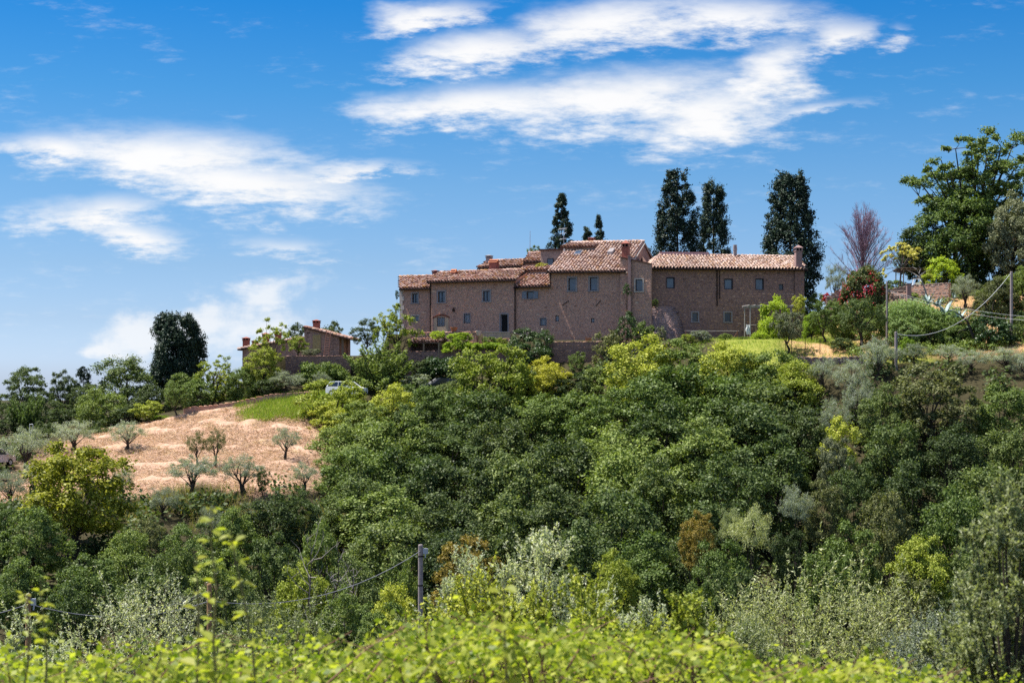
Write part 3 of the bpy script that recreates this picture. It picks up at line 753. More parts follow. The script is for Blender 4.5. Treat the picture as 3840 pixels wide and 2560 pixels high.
for a, b, c, d in ((nx0, nz0, gx0, nz1), (gx1, nz0, nx1, nz1), (gx0, nz0, gx1, gz0), (gx0, gz1, gx1, nz1 + .1)):
    n.box((a, -.025, b), (c, .02, d))
n.build('niche_plaster', CREAM, B.root)
it = []
for k in range(15):
    t = k / 14; x = nx0 - .08 + (nx1 - nx0 + .16) * t; z = nz1 + .06 + .26 * math.sin(math.pi * t)
    it.append((stones_of(piece_mat('arch_brick', [(0, (.33, .11, .07)), (1, (.45, .18, .11))]))[k % 8] if k == 0 else it[0][0], Matrix.Translation((x, 0, z)) @ Matrix.Rotation(-(t - .5) * .9, 4, 'Y') @ Matrix.Diagonal((.1, .16, .3, 1)), 1))
pieces(B.wall, 'brick', it, BRICK)
B.pipe(1613.5, 1062, 1246); B.pipe(1931, 1060, 1255)
B.chimney(1694, 1711, 1014, 1041, 2.6, BRICK, cap='tent', thick=.7, label='small red chimney low on the front roof slope')
B.chimney(1838, 1867, 977, 1014, 5.2, BRICK, cap='tent', thick=.9, label='wide red chimney behind the ridge')
lx, lz = B.pt(1706, 1165)
MB().box((lx - .03, -.45, lz + .28), (lx + .03, 0, lz + .32)).box((lx - .11, -.52, lz - .12), (lx + .11, -.3, lz + .18)).box((lx - .05, -.46, lz + .18), (lx + .05, -.36, lz + .3)).build('wall_lantern', IRON, B.root)

# --- A: leftmost wing
yA = on_plane(B, 1613, .45)
A = House('stone_house', 'low leftmost wing of the farm row with one shuttered window over a barred one', 'house', 1613, 1250, yA, YAW, 5.0, GH)
xl, _ = A.pt(1500, 1082); zt = A.pt(1555, 1080)[1] - .05
A.window(1546, 1101, 1567, 1135, surround=SG, leaves=2); A.window(1544, 1184, 1570, 1204, 'grille', surround=(SURRC, .1), sill=False)
ro, A3 = A.roof((1497, 1082), (1616, 1079), (1498, 1037), (1640, 1034), .45, 4.2, TILE, seed=31)
A.shell(xl, .3, zt, -2.5, 8.4, MORTAR, (4.2, A3[3][2] - .14))
A.stones(xl + .05, .3, -1.2, zt - .1, STONE, seed=2, sw=(.22, .75), sh=(.12, .34), proud=.011)
q = MB()
for k in range(14): q.box((xl - .04, -.05, -1.2 + k * .5), (xl + (.5 if k % 2 else .32), .2, -1.2 + k * .5 + .47))
q.build('corner_quoin', SURRC, A.root)
A.chimney(1623, 1643, 1013, 1040, 5.5, BRICK, label='short chimney with open brick cap behind the ridge')

# --- C: low link house
C_ = House('stone_house', 'narrow link house with open grey shutters beneath a low tiled roof', 'house', 1934, 1250, on_plane(B, 1934, .1), YAW, 5.0, GH)
xr, _ = C_.pt(2062, 1075); zt = C_.pt(1995, 1072)[1] - .05
_, cw = C_.window(1976, 1093, 2001, 1120, surround=(SURR, .07), sill=True)
C_.window(2026, 1193, 2048, 1221, 'grille', surround=(SURR, .05), sill=False)
for sx, w0 in ((cw[0] - .5, .46), (cw[2] + .05, .46)):
    m = MB(); m.box((sx, -.10, cw[1]), (sx + w0, -.055, cw[3]))
    for k in range(9): m.box((sx + .05, -.115, cw[1] + .05 + k * (cw[3] - cw[1] - .1) / 9), (sx + w0 - .05, -.10, cw[1] + .10 + k * (cw[3] - cw[1] - .1) / 9))
    m.build('shutter', SHUT, C_.root)
C_.avoid.append((cw[0] - .55, cw[1] - .1, cw[2] + .55, cw[3] + .1))
ro, C3 = C_.roof((1926, 1075), (2063, 1071), (1972, 1029), (2094, 1027), .45, 4.0, TILE, seed=41, back=False)
C_.shell(-.2, xr, zt, -2.5, 4.0, MORTAR, (3.9, C3[3][2] - .16))
MB().box((C3[3][0] - 1, 4.0, zt - 2), (C3[2][0], 4.3, C3[3][2] + .5)).build('upper_wall', PLASTER, C_.root)
ex = C3[3][0] - .8
C_.slope([(ex, 3.75, C3[3][2] + .42), (C3[2][0], 3.75, C3[3][2] + .42), (C3[2][0], 5.6, C3[3][2] + 1.05), (ex, 5.6, C3[3][2] + 1.05)], TILE, seed=44)
C_.stones(.1, xr, -1.0, zt - .1, STONE, seed=3, sw=(.2, .6), sh=(.12, .3), proud=.011)

# --- D: tall central house
D = House('stone_house', 'tallest house with a big sloping tiled roof, raised roof light and two framed upper windows', 'house', 2058, 1250, on_plane(B, 2058, .05), YAW, 5.0, GH)
xr, _ = D.pt(2332, 1016); zt = D.pt(2190, 1017)[1] - .05
D.window(2132, 1043, 2159.5, 1090, surround=SG); D.window(2212, 1041, 2240, 1089, surround=SG)
D.window(2082, 1183, 2096, 1205, 'grille', sill=False); D.window(2216, 1193, 2229, 1209, 'grille', sill=False)
ro, D3 = D.roof((2050, 1019), (2347, 1016), (2141, 910), (2416, 904), .5, 7.6, TILEP, seed=51)
xg = D3[1][0] - .35
D.shell(0, xg, zt, -2.5, 15.2, MORTAR, (7.6, D3[3][2] - .16))
D.stones(.1, xr, -1.0, zt - .1, STONE, seed=4, sw=(.2, .5), sh=(.11, .22), proud=.012, keep=.93)
# barge boards on the right gable
g = MB(); off = Vector((.02, 0, -.2))
g.tube([Vector(D3[1]) + off, Vector(D3[2]) + off], .1, 4); g.tube([Vector(D3[2]) + off, Vector((D3[1][0], 15.7, D3[1][2])) + off], .1, 4)
g.build('barge_board', SURRC, D.root)
# annexe on the right under a sloping coping
ax0, atz0 = D.pt(2326, 966, -.3); ax1, atz1 = D.pt(2441, 991, -.3)
wx = D.pt(2383, 1048, -.3); wx2 = D.pt(2410, 1091, -.3)
D.open_backup = list(D.open)
an = MB(); o4 = (wx[0], wx2[1], wx2[0], wx[1])
def anz(x): return atz0 + (atz1 - atz0) * (x - ax0) / (ax1 - ax0)
for a, b, lo, hi in ((ax0, o4[0], -2.5, None), (o4[2], ax1, -2.5, None), (o4[0], o4[2], -2.5, o4[1]), (o4[0], o4[2], o4[3], None)):
    an.add([(a, -.3, lo), (b, -.3, lo), (b, -.3, anz(b) if hi is None else hi), (a, -.3, anz(a) if hi is None else hi),
            (a, .1, lo), (b, .1, lo), (b, .1, anz(b) if hi is None else hi), (a, .1, anz(a) if hi is None else hi)], [(0,1,2,3),(7,6,5,4),(0,4,5,1),(1,5,6,2),(2,6,7,3),(3,7,4,0)])
anw = an.build('annexe_wall', MORTAR, D.root)
cp = MB(); cp.add([(ax0 - .05, -.42, atz0), (ax1, -.42, atz1), (ax1, .2, atz1), (ax0 - .05, .2, atz0), (ax0 - .05, -.42, atz0 + .12), (ax1, -.42, atz1 + .12), (ax1, .2, atz1 + .12), (ax0 - .05, .2, atz0 + .12)], [(0,3,2,1),(4,5,6,7),(0,1,5,4),(1,2,6,5),(2,3,7,6),(3,0,4,7)])
cp.build('coping', TILEU, anw)
sh = Matrix.Translation((0, -.3, 0))
pieces(anw, 'stone', rubble(ax0 + .05, ax1, -1, atz0, STONE, avoid=[(o4[0] - .16, o4[1] - .16, o4[2] + .16, o4[3] + .16), (ax0 + .9, -2, ax0 + 1.3, 20)], top=lambda x: anz(x) - .35, seed=6, frame=sh, sw=(.25, .7), sh=(.16, .36), proud=.012), STONE)
x0, z0, x1, z1 = o4
f = MB(); t = .07
f.box((x0, -.16, z0), (x0 + t, -.1, z1)); f.box((x1 - t, -.16, z0), (x1, -.1, z1)); f.box((x0 + t, -.16, z0), (x1 - t, -.1, z0 + t)); f.box((x0 + t, -.16, z1 - t), (x1 - t, -.1, z1))
fo = f.build('window', FRAME, D.root); MB().box((x0 + t, -.13, z0 + t), (x1 - t, -.115, z1 - t)).build('pane', PANE, fo)
b = .13; f = MB(); f.box((x0 - b, -.345, z0), (x0, -.29, z1)); f.box((x1, -.345, z0), (x1 + b, -.29, z1)); f.box((x0 - b, -.345, z1), (x1 + b, -.29, z1 + b)); f.box((x0 - b - .04, -.39, z0 - .12), (x1 + b + .04, -.29, z0))
f.build('surround', SURRC, fo)
# flue strip and chimneys, roof light, aerial
fx0, fz1 = D.pt(2356, 962, -.45); fx1, fz0 = D.pt(2367, 1165, -.45)
m = MB(); m.box((fx0, -.62, fz0 - 1), (fx1, -.31, fz1)); m.box((fx0 - .05, -.66, fz1), (fx1 + .05, -.28, fz1 + .08)); m.build('flue_strip', BRICKP, D.root)
D.chimney(2333, 2361, 902, 972, 2.2, BRICK, label='tall red chimney on the right of the roof')
D.chimney(2209, 2230, 891, 916, 8.2, BRICK, label='small chimney with brick cap on the ridge')
def droof(y): return D3[0][2] + (D3[3][2] - D3[0][2]) * (y + .5) / 8.1
dx0 = D.pt(2102, 940, 5.0)[0]; dx1 = D.pt(2226, 940, 5.0)[0]; y0 = 5.0; ze = droof(y0) + .5
m = MB(); m.add([(dx0 + .2, y0 + .2, droof(y0) - .1), (dx1 - .2, y0 + .2, droof(y0) - .1), (dx1 - .2, y0 + .2, ze), (dx0 + .2, y0 + .2, ze), (dx0 + .2, 8.6, droof(7.6)), (dx1 - .2, 8.6, droof(7.6)), (dx1 - .2, 8.6, ze + .75), (dx0 + .2, 8.6, ze + .75)], [(0,1,2,3),(7,6,5,4),(1,5,6,2),(4,0,3,7),(2,6,7,3)])
m.build('roof_light_wall', PLASTER, D.root)
ro2 = D.slope([(dx0, y0 - .1, ze), (dx1, y0 - .1, ze), (dx1, 8.9, ze + .85), (dx0, 8.9, ze + .85)], TILE, seed=57, rooflabel='raised tiled roof of the roof light')
def on_roof(u0, v0, u1, v1, dep, hgt, mat, name):
    a, _ = D.pt(u0, v0, dep); b, _ = D.pt(u1, v1, dep); d = 1.0; z = droof(dep); z2 = droof(dep + d); k = hgt
    m = MB(); m.add([(a, dep, z), (b, dep, z), (b, dep + d, z2), (a, dep + d, z2), (a, dep, z + k), (b, dep, z + k), (b, dep + d, z2 + k), (a, dep + d, z2 + k)], [(0,3,2,1),(4,5,6,7),(0,1,5,4),(1,2,6,5),(2,3,7,6),(3,0,4,7)])
    return m.build(name, mat, D.root)
sk = on_roof(2150, 964, 2176, 955, 3.6, .26, SURR, 'skylight')
a, _ = D.pt(2152, 964, 3.6); b, _ = D.pt(2174, 964, 3.6); zz = droof(3.7) + .27; z2 = droof(4.5) + .27
MB().add([(a, 3.7, zz), (b, 3.7, zz), (b, 4.5, z2), (a, 4.5, z2)], [(0,1,2,3)]).build('pane', PANE, sk)
on_roof(2277, 965, 2296, 955, 3.7, .34, SURR, 'roof_vent')
tx, tz = D.pt(2114, 854, 7.0); _, tb = D.pt(2114, 925, 7.0)
m = MB(); m.tube([(tx, 7, tb - .4), (tx, 7, tz)], .03, 5)
for k, (zz, w) in enumerate(((tz - .15, .55), (tz - .65, .4), (tz - 1.25, .45))):
    m.tube([(tx - w, 7 - .1, zz), (tx + w * .5, 7 + .1, zz + .05)], .02, 4)
    for q in range(6):
        px = tx - w + q * w * 1.4 / 5; m.tube([(px, 6.75, zz - .08 + q * .02), (px + .1, 7.2, zz + .12 + q * .01)], .012, 4)
m.build('aerial', METAL, D.root)
px, pz = D.pt(2116, 932, 4.6); MB().tube([(px, 4.6, droof(4.6) - .1), (px, 4.6, pz)], .06, 6).build('vent_pipe', METAL, D.root)
for (u0, v0, u1, v1) in ((2109, 1145, 2132, 1127), (2234, 1147, 2253, 1126)):
    a = D.pt(u0, v0, -.06); b = D.pt(u1, v1, -.06); MB().tube([(a[0], -.06, a[1]), (b[0], -.06, b[1])], .035, 5).build('tie_rod', IRON, D.root)
D.pipe(2064, 1022, 1072, r=.05)

# --- E: right-hand house
E = House('stone_house', 'right-hand grey stone house with long pale roof, tall end chimney and sloping buttress', 'house', 2440, 1260, 160.2, 6, 5.0, GH)
xr, _ = E.pt(3013, 1010); zt = E.pt(2700, 1004)[1] - .05
for q_ in ((2500, 1041, 2529, 1081), (2717, 1046, 2747, 1085), (2834, 1045.5, 2863, 1087)):
    E.window(*q_, sill=False, surround=(FRAME, .03), pane=PANE)
E.window(2921, 1065, 2938, 1087, pane=PANED)
for q_ in ((2596, 1172, 2617, 1206), (2717, 1172, 2742, 1207)): E.window(*q_, pane=PANED, surround=(SURR, .13), frame_mat=WOOD)
ro, E3 = E.roof((2435, 1004), (3029, 1009), (2473, 955), (2984, 962), .5, 4.5, TILEP, seed=61)
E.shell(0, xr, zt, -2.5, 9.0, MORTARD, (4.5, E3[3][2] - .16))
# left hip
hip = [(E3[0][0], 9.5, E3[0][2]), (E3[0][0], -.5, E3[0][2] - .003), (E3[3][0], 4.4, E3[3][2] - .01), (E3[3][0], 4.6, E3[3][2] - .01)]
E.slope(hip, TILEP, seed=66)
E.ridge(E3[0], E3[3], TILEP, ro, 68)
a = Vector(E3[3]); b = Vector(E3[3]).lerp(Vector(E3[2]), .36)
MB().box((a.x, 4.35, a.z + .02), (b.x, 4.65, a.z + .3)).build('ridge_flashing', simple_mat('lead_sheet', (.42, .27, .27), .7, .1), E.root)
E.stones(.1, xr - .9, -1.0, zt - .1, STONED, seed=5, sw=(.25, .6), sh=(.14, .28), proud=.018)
E.pipe(2689, 1012, 1147); E.pipe(2699, 1016, 1120, r=.04); E.pipe(2441, 1012, 1160, SURRC, .05)
# end chimney with its breast down the wall
cx0, _ = E.pt(2981, 1005, -.2); cx1, cz = E.pt(3011, 1005, -.2)
brz = E.pt(3000, 1011, -.2)[1]
m = MB(); m.box((cx0, -.22, -2), (xr + .02, .4, brz)); bo = m.build('chimney_breast', MORTARD, E.root)
pieces(bo, 'stone', rubble(cx0 + .03, xr, -1, brz - .1, STONED, seed=8, frame=Matrix.Translation((0, -.22, 0)), sw=(.2, .45), sh=(.12, .24)), STONED)
E.chimney(2981, 3006, 919, 1006, .15, BRICKP, thick=.75, label='tall brick chimney at the right end')
E.chimney(2750, 2763, 937, 968, 4.2, SURR, thick=.4, cap='pot', label='round flue pipe on the ridge')
# buttress: leaning front and rounded right flank
bx0, bzt = E.pt(2438, 1150); bxm, _ = E.pt(2498, 1150); bxr, _ = E.pt(2567, 1260, -.4); zb = -.9; Hh = bzt - zb; rb = bxr - bxm
def bsurf(s, t):
    """s 0..1 flat front, 1..2 round flank; t 0..1 upward"""
    k = math.sqrt(max(0.0, 1 - (t * .985) ** 2)); k = .10 + .90 * k
    z = zb + Hh * t
    if s <= 1: return Vector((bx0 + (bxm - bx0) * s, -2.3 * (1 - t * .96) , z))
    a = (s - 1) * math.pi / 2; fy = 2.3 * (1 - t * .96)
    return Vector((bxm + rb * k * math.sin(a), -fy * math.cos(a) , z))
m = MB(); NS, NT = 20, 12
vs = [bsurf(2 * i / NS, j / NT) for j in range(NT + 1) for i in range(NS + 1)]
fs = [(j*(NS+1)+i, j*(NS+1)+i+1, (j+1)*(NS+1)+i+1, (j+1)*(NS+1)+i) for j in range(NT) for i in range(NS)]
m.add(vs, fs); lf = [bsurf(0, j / NT) for j in range(NT + 1)]; m.add(lf + [Vector((bx0, 0, zb)), Vector((bx0, 0, bzt))], [tuple(list(range(NT + 1)) + [NT + 2, NT + 1])])
bt = m.build('buttress', MORTAR, E.root)
it = []; r = random.Random(9); z = 0.0; msb = stones_of(STONEB)
while z < Hh - .15:
    h = r.uniform(.13, .25); s = r.uniform(0, .02); t = min(.97, (z + h / 2) / Hh)
    while s < 2:
        p = bsurf(s, t); q = bsurf(min(2, s + .02), t); per = max(.01, (q - p).length / .02); w = r.uniform(.28, .7); ds = w / per
        c = bsurf(min(2, s + ds / 2), t); tx_ = (bsurf(min(2, s + ds / 2 + .01), t) - bsurf(max(0, s + ds / 2 - .01), t)).normalized()
        tz_ = (bsurf(min(2, s + ds / 2), min(1, t + .01)) - bsurf(min(2, s + ds / 2), max(0, t - .01))).normalized(); nn = tx_.cross(tz_).normalized(); tz2 = nn.cross(tx_)
        M = Matrix(((tx_.x, -nn.x, tz2.x, c.x), (tx_.y, -nn.y, tz2.y, c.y), (tx_.z, -nn.z, tz2.z, c.z), (0, 0, 0, 1)))
        it.append((r.choice(msb), M @ Matrix.Translation((0, .02 - r.uniform(0, .03), 0)) @ Matrix.Diagonal((w - .02, .16, h - .015, 1)), w * h)); s += ds
    z += h
pieces(bt, 'stone', it, STONEB, 300, 'stonework')

# --- F: houses behind
Fh = House('rear_house', 'rear house roof showing above the long house, with a grey chimney at its left', 'house', 1967, 1010, 174.5, YAW, 5.0, GH)
xl, _ = Fh.pt(1796, 1003); zt = Fh.pt(1880, 1000)[1] - .05
Fh.window(1822, 1009, 1840, 1030); Fh.window(1925, 1005, 1942, 1026)
ro, F3 = Fh.roof((1790, 1003.5), (1969, 995), (1826, 979), (1990, 972), .45, 4.0, TILE, seed=71)
Fh.shell(xl, 0, zt, 0, 8, PLASTER, (4.0, F3[3][2] - .15))
Fh.chimney(1825, 1844, 956, 986, 2.6, SURR, thick=.7, label='grey chimney with dark tent cap')
F2 = House('rear_house', 'stepped rear house with a small flat-topped tower and blue window left of the tallest roof', 'house', 1967, 1010, 174.0, YAW, 5.0, GH)
xr2, _ = F2.pt(2030, 990); zt = F2.pt(1998, 980)[1]
ro, F4 = F2.roof((1963, 982), (2030, 978), (1983, 948), (2052, 945), .3, 5.0, TILE, seed=73)
F2.shell(.05, xr2, zt, 0, 9, PLASTER, (5, F4[3][2] - .15))
tx0, tz1 = F2.pt(2028, 940, -.5); tx1, _ = F2.pt(2110, 940, -.5); m = MB()
m.box((tx0, -.5, 0), (tx1, 5, tz1)); m.build('tower_wall', PLASTER, F2.root)
MB().box((tx0 - .2, -.7, tz1 + .003), (tx1, 5.2, tz1 + .16)).build('tower_roof', TILEU, F2.root)
a = F2.pt(2055, 972, -.52); b = F2.pt(2074, 1000, -.52)
f = MB(); f.box((a[0] - .07, -.58, b[1] - .07), (b[0] + .07, -.505, a[1] + .07)); fo = f.build('window', FRAME, F2.root); MB().box((a[0], -.6, b[1]), (b[0], -.585, a[1])).build('pane', PANE, fo)
ax, az = F2.pt(1987, 866, 2.0); _, ab = F2.pt(1987, 965, 2.0); MB().tube([(ax, 2, ab - .6), (ax + .03, 2, az)], [.045, .025], 5).build('mast', METAL, F2.root)

# --- G: small farmhouse on the left
G_ = House('small_farmhouse', 'small stone farmhouse with five chimneys and a tan blind, left of the farm row', 'house', 1140, 1334, 169.0, -4, 3.0, GH)
def mono(H, poly_px, dep, depth, mat, name):
    m = MB(); m.prism([H.pt(u, v, dep) for u, v in poly_px], dep, dep + depth); return m.build(name, mat, H.root)
w2 = mono(G_, [(1141, 1480), (1272, 1480), (1272, 1254), (1141, 1228)], 0, 7, MORTAR, 'wall')
p0 = G_.pt(1137, 1224); p1 = G_.pt(1313, 1270)
G_.slope([(p1[0], -.35, p1[1]), (p1[0], 7.3, p1[1]), (p0[0], 7.3, p0[1]), (p0[0], -.35, p0[1])], TILE, seed=81)
a = G_.pt(1141, 1400); b = G_.pt(1272, 1228)
bl0 = G_.pt(1173, 1256); bl1 = G_.pt(1203, 1312)
topf = lambda x: G_.pt(1141, 1228)[1] + (G_.pt(1272, 1254)[1] - G_.pt(1141, 1228)[1]) * x / b[0]
pieces(w2, 'stone', rubble(.03, b[0], a[1], b[1], STONED, top=lambda x: topf(x) - .1, avoid=[(bl0[0], bl1[1], bl1[0], bl0[1])], seed=83), STONED, 220, 'stonework')
m = MB(); x0, z1 = bl0; x1, z0 = bl1; k = 0; zc = z0
while zc < z1: m.box((x0, -.08 - (.012 if k % 2 else 0), zc), (x1, -.05, zc + .05)); zc += .055; k += 1
m.build('blind', simple_mat('bamboo', (.52, .36, .16), .8, .2, 5), G_.root)
w1 = mono(G_, [(909, 1560), (1139, 1560), (1139, 1268), (909, 1308)], .8, 7, MORTAR, 'wall')
p0 = G_.pt(1141, 1264, .5); p1 = G_.pt(890, 1309, .5)
G_.slope([(p1[0], 8, p1[1]), (p1[0], .45, p1[1]), (p0[0], .45, p0[1]), (p0[0], 8, p0[1])], TILE, seed=85)
a = G_.pt(909, 1480, .8); b = G_.pt(1139, 1268, .8); zl = G_.pt(909, 1308, .8)[1]
pieces(w1, 'stone', rubble(a[0], b[0], a[1], b[1], STONE, top=lambda x: zl + (b[1] - zl) * (x - a[0]) / (b[0] - a[0]) - .1, seed=87, frame=Matrix.Translation((0, .8, 0))), STONE, 280, 'stonework')
MB().box((G_.pt(900, 1310, .5)[0], .42, p1[1] - .32), (p0[0], .5, p1[1] - .2)).build('eave_board', WOOD, G_.root) if False else None
for u0, u1, vt, vb, dep in ((911, 936, 1263, 1300, 2.5), (946, 967, 1277, 1296, 4), (985, 1009, 1247, 1288, 3), (1032, 1055, 1244, 1280, 3), (1174, 1200, 1198, 1234, 2.5)):
    G_.chimney(u0, u1, vt, vb, dep, BRICK)
px, pz = G_.pt(1285, 1268, .3); MB().box((px - .11, .2, -.5), (px + .11, .42, pz)).build('porch_post', WOOD, G_.root)
px2, _ = G_.pt(1306, 1268, 5); m = MB(); m.box((G_.pt(1272, 1300)[0], 4.5, -.5), (px2, 4.7, pz)); m.build('porch_wall', STONED, G_.root)

# ------------------------------------------------------------------ walls, shed, garden things
def zat(u, v, Y): return (VH - v) / F * Y
def wall_px(name, label, cat, px, Ys, vt, vb, mat, core, **kw):
    pts = [P(u, 0, Y).xy for u, Y in zip(px, Ys)]
    return stone_wall(name, label, cat, pts, [zat(u, v, Y) for u, v, Y in zip(px, vt, Ys)], [zat(u, v, Y) for u, v, Y in zip(px, vb, Ys)], mat, core, **kw)
GW = 'stone garden walls'
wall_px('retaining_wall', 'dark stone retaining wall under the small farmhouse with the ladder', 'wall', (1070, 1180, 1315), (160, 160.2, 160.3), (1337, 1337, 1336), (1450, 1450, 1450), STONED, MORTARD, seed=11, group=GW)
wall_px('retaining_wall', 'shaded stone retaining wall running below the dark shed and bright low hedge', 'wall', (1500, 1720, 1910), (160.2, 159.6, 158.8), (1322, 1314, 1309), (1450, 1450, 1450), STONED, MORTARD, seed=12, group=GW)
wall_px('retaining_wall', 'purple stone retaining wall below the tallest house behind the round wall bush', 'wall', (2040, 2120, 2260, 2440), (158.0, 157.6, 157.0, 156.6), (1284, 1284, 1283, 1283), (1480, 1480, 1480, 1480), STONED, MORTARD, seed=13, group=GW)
wall_px('terrace_wall', 'low stone wall along the terrace in front of the arched niche', 'wall', (1540, 1660, 1787), (164.8, 163.6, 162.2), (1250, 1247, 1246), (1330, 1330, 1330), STONE, MORTAR, seed=14, group=GW)
wall_px('garden_wall', 'curved sunlit wall of rounded stones below the red oleander', 'wall', (3236, 3290, 3350, 3408), (165.4, 163.6, 162.2, 160.9), (1094, 1093, 1093, 1093), (1200, 1200, 1200, 1200), STONEL, MORTAR, seed=15, group=GW, sw=(.3, .75), sh=(.18, .36), proud=.05)
wall_px('garden_wall', 'upper stone wall below the white metal seat frame under the pergola', 'wall', (3416, 3480, 3558), (166.2, 164.4, 162.6), (1072, 1068, 1063), (1150, 1140, 1130), STONEL, MORTAR, seed=16, group=GW, sw=(.3, .7), sh=(.18, .34))
wall_px('garden_wall', 'pale low wall at the foot of the oleander on its left', 'wall', (3096, 3130, 3160), (163, 162.6, 162.4), (1120, 1096, 1090), (1220, 1220, 1200), STONEL, MORTAR, seed=17, group=GW)
wall_px('garden_wall', 'low ledge wall topped by shrubs between the oleander and the pergola post', 'wall', (3325, 3404), (166, 166), (1090, 1074), (1120, 1100), STONEL, MORTAR, seed=18, group=GW)
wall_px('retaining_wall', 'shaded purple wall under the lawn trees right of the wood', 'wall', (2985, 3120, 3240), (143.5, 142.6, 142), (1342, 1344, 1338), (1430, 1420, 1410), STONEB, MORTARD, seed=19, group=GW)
wall_px('field_wall', 'long brown stone wall along the top edge of the hay field', 'wall', (688, 800, 900, 1010, 1180), (151.5, 152.2, 152.8, 153.2, 154.2), (1531, 1522, 1506, 1482, 1470), (1610, 1590, 1570, 1550, 1540), STONE, MORTAR, seed=20, group=GW)
# brick pillar at the end of the curved wall
r0 = empty('brick_pillar', P(3408, 1160, 160.9)); tag(r0, 'square brick pillar ending the curved garden wall', 'pillar')
h = zat(0, 1066, 160.9) - r0.location.z
MB().box((-.22, -.22, 0), (.22, .22, h)).build('shaft', BRICKP, r0); MB().box((-.28, -.28, h), (.28, .28, h + .1)).build('cap', SURR, r0)
# plastered parapet and steps in front of the long house
r0 = empty('parapet', P(1864, 1290, 160.6), R(YAW)); tag(r0, 'plastered parapet block below the dark doorway', 'parapet')
h0 = zat(0, 1268, 160.6) - r0.location.z; h1 = zat(0, 1247, 160.6) - r0.location.z; w = 54 / F * 160.6
MB().box((-w, -.2, h0), (w, .2, h1)).build('panel', PLASTER, r0); MB().box((-w - .05, -.26, h1), (w + .05, .26, h1 + .08)).build('coping', SURR, r0)
bs = MB().box((-w, -.22, -.6), (w, .25, h0 - .003)).build('base', MORTAR, r0)
pieces(bs, 'stone', rubble(-w, w, -.6, h0, STONE, seed=23, frame=Matrix.Translation((0, -.22, 0))), STONE)
r0 = empty('stone_steps', P(1806, 1305, 160.2), R(YAW)); tag(r0, 'rough stone steps climbing to the terrace between low wall and parapet', 'steps')
for k in range(6): MB().box((-.75 + k * .06, -.6 + k * .36, k * .24 - .3), (.75 + k * .1, 1.6, k * .24 - .06)).build('step', STONED, r0)
# the shed
r0 = empty('open_shed', P(1598, 1325, 161.0), R(-14)); tag(r0, 'open dark shed with a red lean-to tiled roof behind the retaining wall', 'shed')
k = 161.0 / F; zz = lambda v: (1325 - v) * k
X0, X1 = -68 * k, 66 * k
class _S: pass
hs = House.__new__(House); hs.root = r0; hs.th = 0
shed = hs.slope([(X0, -.9, zz(1284)), (X1, -.9, zz(1282)), (X1, 1.8, zz(1266)), (X0, 1.8, zz(1266))], TILE, seed=91)
MB().box((X0 + .1, 1.5, -.8), (X1 - .1, 1.7, zz(1270))).build('back_wall', MORTARD, r0)
MB().box((X0 + .1, -.7, -.8), (X0 + .3, 1.5, zz(1286))).build('side_wall', MORTARD, r0); MB().box((X1 - .3, -.7, -.8), (X1 - .1, 1.5, zz(1286))).build('side_wall', MORTARD, r0)
for x in (X0 + .2, 0.0, X1 - .2): MB().box((x - .07, -.88, -.8), (x + .07, -.74, zz(1287))).build('post', WOOD, r0)
MB().box((X0, -.88, zz(1288)), (X1, -.76, zz(1285))).build('beam', WOOD, r0)
MB().box((-2.2, .6, -.8), (-.6, 1.4, .35)).box((.6, .5, -.8), (2.1, 1.4, .2)).build('stored_crate', WOOD, r0)
# pots
def pot(name, label, p, rr, h, mat, soil=True):
    o = empty(name, p); tag(o, label, 'pot'); n = 14
    prof = [(0, 0), (rr * .62, 0), (rr * .9, h * .55), (rr, h * .86), (rr * 1.12, h * .88), (rr * 1.12, h), (rr * .92, h), (rr * .85, h * .8), (0, h * .8)]
    vs = [(a * math.cos(2*math.pi*q/n), a * math.sin(2*math.pi*q/n), z) for a, z in prof for q in range(n)]
    fs = [(i*n+q, i*n+(q+1) % n, (i+1)*n+(q+1) % n, (i+1)*n+q) for i in range(len(prof) - 1) for q in range(n)]
    MB().add(vs, fs).build('bowl', mat, o); MB().tube([(0, 0, h * .78), (0, 0, h * .82)], rr * .86, 12).build('soil', BARK, o)
    return o
pot('terracotta_pot', 'wide terracotta pot on the low terrace wall in front of the arched niche', P(1702, 1247, 163.2) + Vector((0, .2, .14)), .36, .42, TERRA)
pot('stone_urn', 'pale round stone urn beside the top of the terrace steps', P(1796, 1258, 161.8), .3, .5, SURRC)
o = empty('planter_box', P(2208, 1282, 157.2) + Vector((0, .2, .14)), R(-18)); tag(o, 'small orange terracotta box planter on the wall below the tallest house', 'planter')
MB().box((-.3, -.14, 0), (.3, .14, .22)).build('trough', TERRA, o); MB().box((-.33, -.17, .223), (.33, .17, .28)).build('rim', TERRA, o)
# ladder
a = G_.world(*[G_.pt(1223, 1334, -.9)[0], -.9, G_.pt(1223, 1334, -.9)[1]]); x1_, z1_ = G_.pt(1233, 1238, -.45)
o = empty('ladder', a, G_.th); tag(o, 'tall reddish wooden ladder leaning on the small farmhouse wall', 'ladder')
top = Vector((x1_ - G_.pt(1223, 1334, -.9)[0], .47, z1_ - G_.pt(1223, 1334, -.9)[1])); w = .27
for s in (-1, 1): MB().tube([(s * w, 0, -.1), tuple(top + Vector((s * w * .85, 0, 0)))], .035, 6).build('rail', RUST, o)
for q in range(1, 11):
    c = top * (q / 11); MB().tube([tuple(c + Vector((-w, 0, 0))), tuple(c + Vector((w, 0, 0)))], .022, 5).build('rung', RUST, o)
